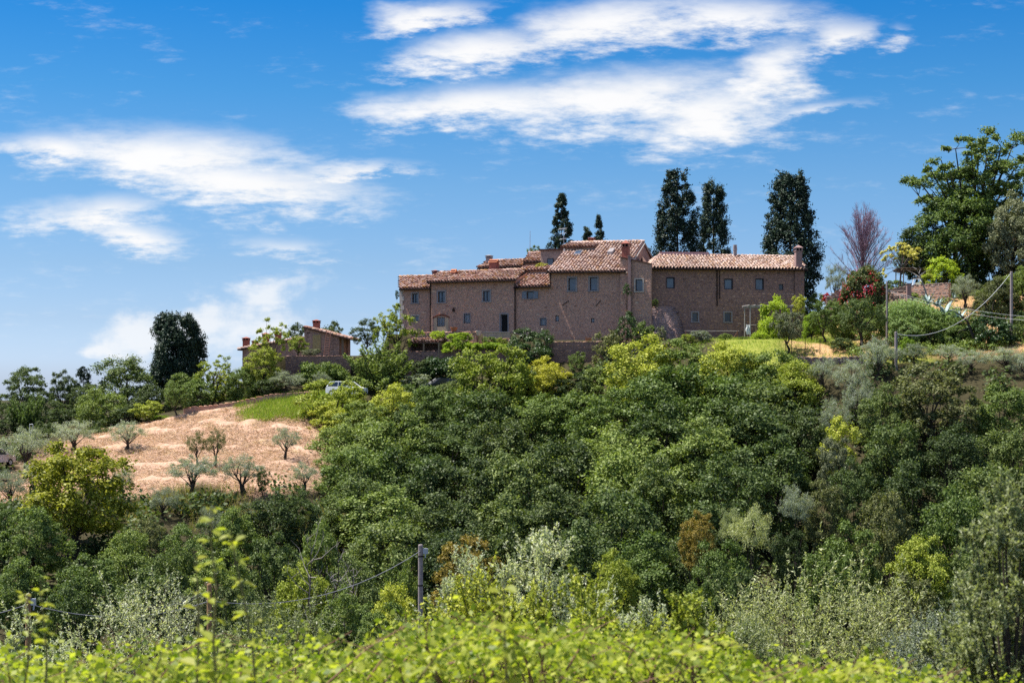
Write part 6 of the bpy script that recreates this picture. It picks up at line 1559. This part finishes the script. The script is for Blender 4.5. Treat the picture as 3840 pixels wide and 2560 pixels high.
# ------------------------------------------------------------------ special plants
def branch_tree(m, r, p, d, ln, rad, depth, tips, up=.25, spread_=.5, kids=(2, 4), shrink=.72):
    q = p + d * ln * .5 + Vector((r.gauss(0, .04), r.gauss(0, .04), 0)) * ln; e = p + d * ln
    m.tube([p, q, e], [rad, rad * .85, rad * .65], 5 if rad > .03 else 3, cap=False)
    if depth == 0: tips.append(e); return
    for k in range(r.randint(*kids)):
        ax = Vector((r.gauss(0, 1), r.gauss(0, 1), r.gauss(0, .6))).normalized()
        nd = (d + ax * spread_ + Vector((0, 0, up))).normalized()
        s = r.uniform(.35, 1.0)
        branch_tree(m, r, p.lerp(e, s), nd, ln * shrink * r.uniform(.75, 1.1), max(.012, rad * .6), depth - 1, tips, up, spread_, kids, shrink)
# bare purple-twigged tree
p = P(3232, 1130, 172); p.z = G(p.x, 172) - .2; topz = P(0, 776, 172).z; H = topz - p.z
o = empty('bare_tree', p); tag(o, 'leafless tree with a fan of purplish twigs behind the red oleander', 'bare tree')
r = random.Random(5); mt = MB(); mw = MB(); kk = 172 / F
zv = lambda v: (VH - v) * kk - p.z
mt.tube([(0, 0, 0), (.05, 0, zv(1010)), (.12, 0, zv(900)), (.2, 0, zv(776))], [.2, .15, .08, .015], 8)
env = ([770, 800, 850, 900, 950, 1000], [8, 36, 72, 96, 106, 100])
for k in range(70):
    v1 = r.uniform(778, 1010) if k % 3 else r.uniform(776, 880); wp = 1.13 * np.interp(v1, *env) * r.uniform(.55, 1.02) ** .5; az = r.uniform(0, 6.28); W_ = wp * kk
    v0 = min(1075, max(v1 + wp * 1.25, 930 + r.uniform(0, 90))); s = Vector((.08, 0, zv(v0))); e = Vector((math.cos(az) * W_, math.sin(az) * W_, zv(v1)))
    c1 = s.lerp(e, .4) + Vector((0, 0, .1)); pts = [s, c1, s.lerp(e, .72), e]; mt.tube(pts, [.05, .036, .022, .008], 4, cap=False); d = (e - c1).normalized()
    for j in range(22):
        q = r.uniform(.2, 1.0); a = pts[0].lerp(pts[1], q / .35) if q < .35 else pts[1].lerp(pts[2], (q - .35) / .35) if q < .7 else pts[2].lerp(pts[3], (q - .7) / .3)
        dd = (d + Vector((r.gauss(0, .45), r.gauss(0, .45), .35))).normalized(); ln = r.uniform(.4, 1.25) * (1.15 - q * .4); e2 = a + dd * ln
        mw.tube([a, a + dd * ln * .5, e2], [.013, .010, .006], 3, cap=False)
        for z in range(4):
            b = a.lerp(e2, r.uniform(.3, 1)); d3 = (dd + Vector((r.gauss(0, .6), r.gauss(0, .6), .3))).normalized(); mw.tube([b, b + d3 * r.uniform(.2, .5)], [.008, .005], 3, cap=False)
mt.build('trunk', simple_mat('bark_mauve', (.20, .13, .15), .9, .25, 6), o); mw.build('twigs', LM['twig'], o)
# yellow flowering tree with bare stem
p = P(3372, 1078, 167.5); p.z = G(p.x, 167.5) - .2; k = 167.5 / F
o = empty('flowering_tree', p); tag(o, 'thin tree with cream-yellow tufts and a bare dark stem left of the pergola', 'flowering tree')
m = MB(); rng = np.random.default_rng(8); C = []; Rr = []
zz = lambda v: (VH - v) * k - p.z; xx = lambda u: (u - 3372) * k
hub = Vector((xx(3380), 0, zz(1010)))
m.tube([(xx(3374), 0, 0), (xx(3376), 0, zz(1050)), hub], [.11, .09, .08], 7)
r = random.Random(3)
for u, v, s in ((3322, 975, .8), (3312, 1010, .6), (3318, 945, .7), (3340, 935, .8), (3310, 1035, .4), (3365, 945, .6), (3380, 925, .8), (3400, 930, 1.0), (3420, 945, 1.1), (3410, 965, 1.0), (3430, 975, .9), (3395, 955, .8), (3352, 960, .5), (3428, 958, .8)):
    t_ = Vector((xx(u), r.uniform(-.8, .8), zz(v))); m.tube([hub + Vector((0, 0, r.uniform(-.6, .1))), hub.lerp(t_, .5) + Vector((0, 0, .15)), t_], [.05, .03, .012], 4, cap=False)
    for q in range(3): C.append(tuple(t_ + Vector((r.gauss(0, .25), r.gauss(0, .25), r.gauss(0, .2))))); Rr.append(.36 * s)
    for q in range(4): e = hub.lerp(t_, r.uniform(.4, .9)); m.tube([e, e + Vector((r.gauss(0, .4), r.gauss(0, .3), r.uniform(-.2, .5)))], [.012, .005], 3, cap=False)
C = np.array(C); co = clumps_to_leaves(rng, C, np.array(Rr), unit(C - np.array(hub)), 7, 18, .16, .10)
link_mesh('crown', quads_mesh('crown', co), LM['cream'], o); m.build('trunk', simple_mat('bark_brown', (.13, .09, .075), .9), o)
# red oleander
p = P(3236, 1132, 161.5); p.z = G(p.x, 161.5) - .3; wm = 190 / F * 161.5; h = P(0, 998, 161.5).z - p.z
cm, tm, a = normed(mass(91, .72, 46, 11, 34, .034))
o = empty('oleander_bush', p); tag(o, 'big rounded oleander covered in red flowers above the curved wall', 'oleander')
link_mesh('crown', cm, LM['oleander'], o).scale = (wm, wm, h / a); link_mesh('trunk', tm, BARK, o).scale = (wm, wm, h / a)
rng = np.random.default_rng(92); d = unit(rng.normal(size=(420, 3))); d[:, 2] = np.abs(d[:, 2]); d = unit(d)
pos = d * np.array([wm * .5, wm * .5, h * .97]) * rng.uniform(.88, 1.0, (420, 1)); keep = pos[:, 2] > h * (.12 + .3 * rng.random(420)); pos = pos[keep]
pp = (pos[:, None] + rng.normal(size=(len(pos), 8, 3)) * .12).reshape(-1, 3)
co = leaves(rng, pp, unit(np.repeat(d[keep], 8, 0) + rng.normal(size=pp.shape) * .5), .12, .10)
link_mesh('flowers', quads_mesh('flowers', co), LM['flower'], o)['kind'] = 'stuff'
u_ = plant('mass', 'shrub', 'small red-flowered bush at the left foot of the pale low wall', 'shrub', 3098, 1098, 40, 164, 'flower', vb=1130)
# giant reeds
rng = np.random.default_rng(33); n = 520
U_ = rng.uniform(3335, 3600, n); Yr = rng.uniform(151.5, 157.5, n); X_ = (U_ - CX) / F * Yr; Z_ = gz(X_, Yr)
cos = []
for i in range(n):
    lim = np.interp(U_[i], [3335, 3400, 3450, 3520, 3600], [1130, 1125, 1128, 1165, 1200]); Ht = np.clip((VH - lim) / F * Yr[i] - Z_[i], 1.3, 4.2) * rng.uniform(.8, 1.0)
    b = np.array([X_[i], Yr[i], Z_[i]]); leanv = np.array([rng.normal() * .12, rng.normal() * .12, 1])
    for j in range(9):
        t_ = rng.uniform(.35, 1.0); st = b + leanv * Ht * t_; az = rng.uniform(0, 6.28); dx = np.array([math.cos(az), math.sin(az), 0]); L_ = rng.uniform(.5, .9); w_ = np.array([-dx[1], dx[0], 0]) * .045
        m1 = st + dx * L_ * .45 + UP * L_ * .38; e = st + dx * L_ + UP * L_ * rng.uniform(-.15, .3)
        cos.append(np.array([st, m1 - w_, e, m1 + w_]))
    w_ = np.array([.02, 0, 0]); cos.append(np.array([b - w_, b + w_, b + leanv * Ht + w_ * .3, b + leanv * Ht - w_ * .3]))
o = link_mesh('reeds', quads_mesh('reeds', np.concatenate(cos)), LM['reed']); tag(o, 'dense bank of tall giant reeds below the curved garden wall', 'reeds', kind='stuff')
# agaves
ag = []
for i in range(2):
    L_ = 1.0; vs = []; 
    for k, (tt, w, th) in enumerate(((0, .10, .05), (.35, .12, .045), (.7, .085, .03), (1.0, .004, .004))):
        z = tt * L_; y = .16 * tt * tt * (1 if i == 0 else 2.2); vs += [(-w, y, z), (0, y + th, z), (w, y, z), (0, y - th * .6 + .03, z)]
    fs = [(j*4+q, j*4+(q+1) % 4, (j+1)*4+(q+1) % 4, (j+1)*4+q) for j in range(3) for q in range(4)]
    me = bpy.data.meshes.new('leaf'); me.from_pydata(vs, [], fs); me.update(); me.materials.append(LM['agave']); ag.append(me)
for n_, (u, v, Y, s, lab) in enumerate(((3478, 1142, 156.5, 1.25, 'left grey-blue agave on the dry bank behind the leaning dead stem'), (3545, 1185, 153.5, 1.75, 'large spiky grey-blue agave in the middle of the bank'), (3600, 1200, 152.6, 1.35, 'right agave of the bank near the white wires'), (3515, 1150, 156.5, 1.1, 'small agave behind the large spiky one'), (3578, 1122, 160, .7, 'tiny agave rosette on the dry earth below the upper wall'))):
    p = P(u, v, Y); o = empty('agave_plant', p); tag(o, lab, 'agave', 'agaves on the bank'); r = random.Random(n_)
    for k in range(16):
        ml = r.choice(ag); c = bpy.data.objects.new('leaf', ml); COL.objects.link(c); c.parent = o
        c.rotation_euler = (R(-r.uniform(12, 72)), 0, k * 2.399 + r.uniform(-.2, .2)); c.rotation_mode = 'XYZ'; q = s * r.uniform(.8, 1.1); c.scale = (q, q, q)
# dead trees
def dead(name, label, pts_px, Y, rad, twigs, mat, seed):
    a = [P(u, v, Y) for u, v in pts_px]; a[0].z -= .6; o = empty(name, a[0]); tag(o, label, 'dead tree'); m = MB(); r = random.Random(seed)
    b = [x - a[0] for x in a]; m.tube(b, [rad * (1 - .6 * k / (len(b) - 1)) for k in range(len(b))], 6); m.build('trunk', mat, o); w = MB()
    for tw_ in twigs:
        c = [P(u, v, Y + r.uniform(-.4, .4)) - a[0] for u, v in tw_]; w.tube(c, [rad * .45, rad * .3, rad * .15, rad * .1][:len(c)], 5)
    w.build('branches', mat, o); return o
dead('dead_tree', 'leaning bleached dead stem with twisted branches in front of the upper wall', [(3492, 1150), (3470, 1090), (3456, 1050), (3446, 1026)], 158, .11,
     [[(3450, 1040), (3425, 1024), (3405, 1016)], [(3446, 1028), (3452, 1008), (3446, 996)], [(3448, 1034), (3470, 1018), (3490, 1010)], [(3452, 1045), (3432, 1040), (3420, 1046)], [(3446, 1026), (3436, 1008), (3420, 1000)]], BARKP, 1)
dead('dead_tree', 'dark dead trunk with pale forked twigs leaning left of the ivy mound', [(3652, 1245), (3628, 1205), (3600, 1180), (3584, 1170)], 148, .13,
     [[(3600, 1180), (3604, 1166), (3602, 1150)], [(3625, 1205), (3650, 1160), (3656, 1140)], [(3700, 1165), (3690, 1130), (3694, 1122)], [(3722, 1165), (3724, 1140), (3730, 1125)], [(3625, 1235), (3600, 1240), (3584, 1266)], [(3692, 1200), (3705, 1190), (3720, 1192)], [(3688, 1222), (3704, 1205), (3726, 1200)], [(3650, 1250), (3662, 1256)]], BARK, 2)
def bare_sapling(u, vt, Y, w, lab, seed, mat=BARKP):
    top = P(u, vt, Y); g = G(top.x, Y) - .3; H = top.z - g; o = empty('bare_sapling', (top.x, Y, g)); tag(o, lab, 'bare sapling'); r = random.Random(seed); m = MB()
    pts = [Vector((r.uniform(-.1, .1) * k, 0, H * k / 5)) for k in range(6)]; m.tube(pts, [.09, .075, .06, .045, .03, .01], 6); m.build('trunk', BARK, o); m = MB(); W_ = w / F * Y
    for k in range(14):
        q = r.uniform(.35, .95); a = pts[int(q * 5)].lerp(pts[int(q * 5) + 1], q * 5 % 1); e = a + Vector((r.uniform(-.5, .5) * W_, r.uniform(-.4, .4) * W_, r.uniform(.3, 1.2) * W_ * .6)); mid = a.lerp(e, .5) + Vector((0, 0, -.08 * W_)); m.tube([a, mid, e], [.03, .02, .008], 4, cap=False)
        for z in range(3): b = mid.lerp(e, r.random()); m.tube([b, b + Vector((r.gauss(0, .12), r.gauss(0, .1), r.uniform(.05, .25))) * W_], [.012, .005], 3, cap=False)
    m.build('branches', mat, o)
bare_sapling(1168, 2000, 80, 170, 'tall bare grey sapling left of the middle pole', 1)
bare_sapling(1250, 2060, 79, 110, 'shorter bare sapling to the right of the tall bare one', 2)
bare_sapling(1318, 2070, 81, 120, 'third bare sapling, rightmost of the three', 3)

# ------------------------------------------------------------------ straw, grasses, undergrowth
rng = np.random.default_rng(55)
def blades(n, x0, x1, y0, y1, mask, L, W, mat, name, label, flat, jit=.0, seed=0, up=0.0):
    g = np.random.default_rng(seed); x = g.uniform(x0, x1, n); y = g.uniform(y0, y1, n); k = g.random(n) < mask(x, y); x, y = x[k], y[k]; z = gz(x, y) + up
    pos = np.stack([x, y, z], 1); ln = L * g.uniform(.5, 1.4, (len(x), 1)); az = g.uniform(0, 6.28, len(x))
    d = np.stack([np.cos(az), np.sin(az), np.zeros(len(x))], 1) * flat + UP * (1 - flat) + g.normal(size=pos.shape) * .12; d = unit(d)
    s = unit(np.cross(d, UP + g.normal(size=d.shape) * .3)) * W
    pos[:, 2] += jit * g.random(len(x))
    co = np.stack([pos - s, pos + s, pos + d * ln + s * .2, pos + d * ln - s * .2], 1).reshape(-1, 3)
    o = link_mesh(name, quads_mesh(name, co), LM[mat]); tag(o, label, 'grass', kind='stuff'); return o
blades(90000, -46, -14, 121, 153, lambda x, y: field_mask(x, y), .42, .020, 'straw', 'hay', 'mown pinkish straw lying over the hay field', .88, .16, 1)
blades(26000, -28, -13, 144, 156, green_mask, .5, .022, 'grass', 'grass', 'fresh green grass on the slope below the field wall', .3, 0, 2)
blades(8000, -44, -12, 114, 123.5, lambda x, y: _ss((123.5 - y) / 2) * (_vn(x, y, 3, 8) > .4), .7, .025, 'drygrass', 'tall_grass', 'tall yellowing grass along the lower edge of the hay field', .25, 0, 3)
blades(9000, 16, 32, 142, 158, lambda x, y: .8 + 0 * x, .28, .022, 'grass', 'lawn_grass', 'short sunny lawn grass in front of the right-hand house', .4, 0, 4)
blades(9000, 30, 54, 143, 163, lambda x, y: .8 * (_vn(x, y, 3, 4) > .4), .4, .022, 'drygrass', 'dry_grass', 'dry grass tufts on the bank below the garden walls', .35, 0, 5)
# low undergrowth of wood and valley, leaf colour darkened to deepen the shaded gaps
g = np.random.default_rng(66); n = 1500
x = g.uniform(-50, 60, n); y = g.uniform(58, 156, n)
k = (field_mask(x, y) < .2) & ~((x > 17) & (y > 141)) & ~((x < -12) & (y > 140)) & (np.abs(x) < y * .36 + 2); x, y = x[k], y[k]; z = gz(x, y)
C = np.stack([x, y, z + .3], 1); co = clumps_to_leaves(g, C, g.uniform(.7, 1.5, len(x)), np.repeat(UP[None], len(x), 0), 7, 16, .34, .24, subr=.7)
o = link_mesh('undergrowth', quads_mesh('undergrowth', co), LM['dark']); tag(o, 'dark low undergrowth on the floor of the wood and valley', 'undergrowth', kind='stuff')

n = 420; x = g.uniform(31, 58, n); y = g.uniform(144, 166, n); k = (_vn(x, y, 4, 14) > .36) & ~((np.abs(x - 33) < 4) & (y < 156) & (y > 149)); x, y = x[k], y[k]
C = np.stack([x, y, gz(x, y) + .15], 1); co = clumps_to_leaves(g, C, g.uniform(.35, .8, len(x)), np.repeat(UP[None], len(x), 0), 7, 16, .2, .13, subr=.6)
o = link_mesh('bank_cover', quads_mesh('bank_cover', co), LM['green']); tag(o, 'low green growth covering the bank below the garden walls', 'ground cover', kind='stuff')

# ------------------------------------------------------------------ foreground
def near_olive(lab, u, vt, w, Y, mat, seed, K=44, asp=None, L=.066, nsub=16, nleaf=34, W=.26, name='olive_tree', cat='olive tree', wid=None):
    top = P(u, vt, Y); g = G(top.x, Y) - .2; h = top.z - g; wm = w / F * Y
    rng = np.random.default_rng(seed); C = []; out = []; m = MB(); r = random.Random(seed)
    C_ = spread(rng, K, lambda q: (lambda d, rad: np.array([d[0]*rad*.46*wm, d[1]*rad*.46*wm, h * (.52 + .42 * d[2] * rad)]) if d[2] > -.8 else None)(unit(q.normal(size=3)), q.uniform(.3, 1) ** .5), mind=.13 * wm)
    Rr = rng.uniform(.09, .17, len(C_)) * wm; out = unit(C_ - np.array([0, 0, h * .35])) * .6 + UP * .5
    # leaves set along short upright twigs
    cos = []
    for c, rr, o_ in zip(C_, Rr, out):
        for q in range(nsub):
            d = unit(o_ + rng.normal(size=3) * .5 + UP * .3); s = c + rng.normal(size=3) * rr * .45; ln = rr * rng.uniform(.9, 1.8); tt = rng.uniform(0, 1, nleaf)[:, None]
            az = rng.normal(size=(nleaf, 3)); ld = unit(d * .8 + unit(az) * .75); pos = s + d * ln * tt + ld * L * .4; nn = unit(np.cross(ld, rng.normal(size=(nleaf, 3))) + UP * .6)
            cos.append(leaves(rng, pos, nn, L * (1.15 - .4 * tt), L * W * (1.1 - .3 * tt), axis=ld * 4))
            m.tube([tuple(s), tuple(s + d * ln)], [.006, .002], 3, cap=False)
        m.tube([(0, 0, h * .25), tuple(np.array([0, 0, h * .3]) * .5 + c * .5), tuple(c)], [.016, .011, .004], 4, cap=False)
    m.tube([(0, 0, -.2), (.03, 0, h * .18), (0, 0, h * .4)], [.09, .07, .05], 7)
    o = empty(name, (top.x, Y, g)); tag(o, lab, cat, 'near olives and shrubs of the foreground')
    link_mesh('crown', quads_mesh('crown', np.concatenate(cos)), LM[mat], o); m.build('trunk', BARK, o); return o
near_olive('tall silvery olive top in the near centre of the picture', 2010, 1968, 420, 21, 'silver', 401, 40)
near_olive('second silvery olive top, right of centre in front of the gully', 2510, 2085, 340, 22, 'silver', 402, 34)
near_olive('silver olive behind the grey middle pole base, leafy and loose', 1740, 2055, 300, 26, 'silver', 403, 32)
near_olive('big sparkling silver olive at the lower left corner', 520, 2200, 560, 27, 'silver', 404, 60, nleaf=24)
near_olive('silver olive at the lower left edge beneath the short brown pole', 90, 2330, 420, 25, 'silver', 405, 40)
near_olive('low silver olive between the two near silvery tops', 2270, 2200, 400, 20, 'silver', 406, 36)
near_olive('large pale willowy shrub filling the lower right', 3040, 2190, 800, 41, 'willow', 407, 90, L=.12, nleaf=24, name='willow_shrub', cat='willow')
near_olive('willowy shrub left of the large one at the lower right', 2760, 2290, 380, 36, 'willow', 408, 46, L=.11, name='willow_shrub', cat='willow')
near_olive('greyish rounded olive between the willowy shrub and the near right branch', 3540, 2290, 440, 33, 'olive', 409, 54, L=.085)
near_olive('olive-green shrub at the lower centre left behind the brambles', 1020, 2260, 520, 40, 'willow', 410, 60, L=.11, name='willow_shrub', cat='willow')
near_olive('near olive with long loose shoots at the right edge', 3790, 1790, 430, 13.5, 'willow', 411, 56, L=.055, nsub=20, nleaf=34)
near_olive('low leafy olive under the near right one', 3640, 2300, 480, 14, 'willow', 412, 40, L=.055)
near_olive('olive shrub filling the lower middle behind the near brambles', 1560, 2330, 460, 30, 'willow', 413, 44, L=.09, name='willow_shrub', cat='willow')
near_olive('bright leafed shrub behind the brambles below the two silvery tops', 2180, 2205, 640, 15, 'ygreen', 414, 60, L=.05, W=.5, name='shrub', cat='shrub')
near_olive('bright leafed shrub at the centre bottom right of the middle pole', 1850, 2175, 560, 16.5, 'ygreen', 415, 56, L=.05, W=.5, name='shrub', cat='shrub')
near_olive('bright leafed shrub right of the second silvery top', 2560, 2245, 460, 15, 'ygreen', 416, 46, L=.05, W=.5, name='shrub', cat='shrub')

# brambles: a tangle of arching canes close to the camera
g = np.random.default_rng(91); cos = []; m = MB()
def bramble_at(u, v, Y, n, sp):
    c = np.array(P(u, v, Y)); pos = c + g.normal(size=(n, 3)) * sp; nn = unit(UP * .8 + g.normal(size=(n, 3)) * .75); return leaves(g, pos, nn, .044, .034)
edge = ([0, 200, 420, 700, 1000, 1300, 1600, 1900, 2200, 2600, 2900, 3200, 3500, 3900], [2500, 2520, 2470, 2480, 2470, 2480, 2380, 2370, 2400, 2440, 2520, 2520, 2590, 2600])
for i in range(900):
    u = g.uniform(-120, 3960); Y = g.uniform(7.5, 13); hump = 45 * math.sin(u / 90 + Y) + 30 * math.sin(u / 41 + 2 * Y)
    top = np.interp(u, *edge) + hump * .8 - (Y - 10) * 10; v = top + abs(g.normal()) * 85
    sp = np.array([.10, .14, .06]) * g.uniform(.6, 1.3)
    cos.append(bramble_at(u, v, Y, int(g.uniform(14, 34)), sp))
    if i % 3 == 0:
        p = P(u, v, Y); m.tube([p + Vector((g.normal() * .3, .1, -.6)), p, p + Vector((g.normal() * .2, -.05, .12))], [.007, .005, .002], 4, cap=False)
o = link_mesh('bramble_thicket', quads_mesh('bramble_thicket', np.concatenate(cos)), LM['bramble']); tag(o, 'blurred yellow-green bramble thicket along the bottom of the view', 'brambles', kind='stuff')
m.build('canes', simple_mat('cane_red', (.22, .12, .07), .7), o)
# leaf mesh for the shoots
def shoot_leaf(L_, W_):
    vs = [(0, 0, 0), (-W_*.5, L_*.35, .006), (-W_*.42, L_*.7, 0), (0, L_, -.012), (W_*.42, L_*.7, 0), (W_*.5, L_*.35, .006), (0, L_*.5, -.006)]
    fs = [(0, 6, 1), (1, 6, 2), (2, 6, 3), (3, 6, 4), (4, 6, 5), (5, 6, 0)]
    me = bpy.data.meshes.new('leaf'); me.from_pydata(vs, [], fs); me.update(); me.materials.append(LM['bramble']); return me
SL = [shoot_leaf(.062, .046), shoot_leaf(.05, .04), shoot_leaf(.07, .05)]
CANE = simple_mat('cane', (.20, .17, .06), .7)
def shoot(lab, pts, Y, nl, seed, s=1.0):
    a = [P(u, v, Y) for u, v in pts]; o = empty('bramble_shoot', a[0]); tag(o, lab, 'bramble shoot', 'bramble shoots rising in the foreground'); r = random.Random(seed)
    b = [x - a[0] for x in a]; MB().tube(b, [.006 - .004 * k / (len(b) - 1) for k in range(len(b))], 5).build('stem', CANE, o)
    for k in range(nl):
        q = (k + r.uniform(.1, .9)) / nl * (len(b) - 1); i = min(int(q), len(b) - 2); p = b[i].lerp(b[i+1], q - i)
        for j in range(3 if r.random() < .75 else 1):
            c = bpy.data.objects.new('leaf', r.choice(SL)); COL.objects.link(c); c.parent = o; az = k * 2.4 + (j - 1) * 1.0 + r.uniform(-.3, .3)
            c.location = p + Vector((-math.sin(az), math.cos(az), .2)) * .012; c.rotation_euler = (R(r.uniform(-25, 40)), R(r.uniform(-25, 25)), az); e = s * r.uniform(.7, 1.15) * (1.15 - .5 * q / (len(b) - 1)); c.scale = (e, e, e)
shoot('tallest blurred bramble shoot, with a pinkish tip at the hay field edge', [(815, 2640), (800, 2400), (812, 2200), (790, 2030), (795, 1900)], 6.6, 13, 1)
shoot('leafy bramble shoot just right of the tallest one', [(960, 2640), (950, 2450), (915, 2250), (880, 2080), (862, 1990)], 6.4, 15, 2)
shoot('thin bramble shoot left of the tallest one, ending low', [(735, 2640), (745, 2400), (742, 2200), (728, 2060)], 6.8, 9, 3)
shoot('bushy dark bramble shoot at the lower left by the short brown pole', [(170, 2640), (175, 2450), (160, 2300), (150, 2160)], 7.2, 14, 4)
shoot('second bushy bramble shoot at the lower left', [(80, 2640), (105, 2480), (110, 2330), (90, 2220)], 7.4, 10, 5)
shoot('big-leafed bramble shoot right of the grey middle pole', [(1905, 2640), (1895, 2450), (1890, 2300), (1888, 2180)], 6.0, 11, 6, 1.25)
shoot('arching bramble shoot across the centre bottom', [(1560, 2560), (1640, 2450), (1730, 2400), (1840, 2390)], 7.0, 11, 7)
shoot('low arching bramble shoot at the lower right of centre', [(2480, 2600), (2560, 2460), (2680, 2410), (2800, 2420)], 7.0, 10, 8)
shoot('bramble shoot at the bottom right reaching up before the willowy shrub', [(3130, 2640), (3160, 2540), (3230, 2500), (3330, 2510)], 6.6, 9, 9)
shoot('short bramble shoot at the bottom between the two brown poles', [(560, 2640), (580, 2520), (610, 2440)], 6.6, 8, 10)
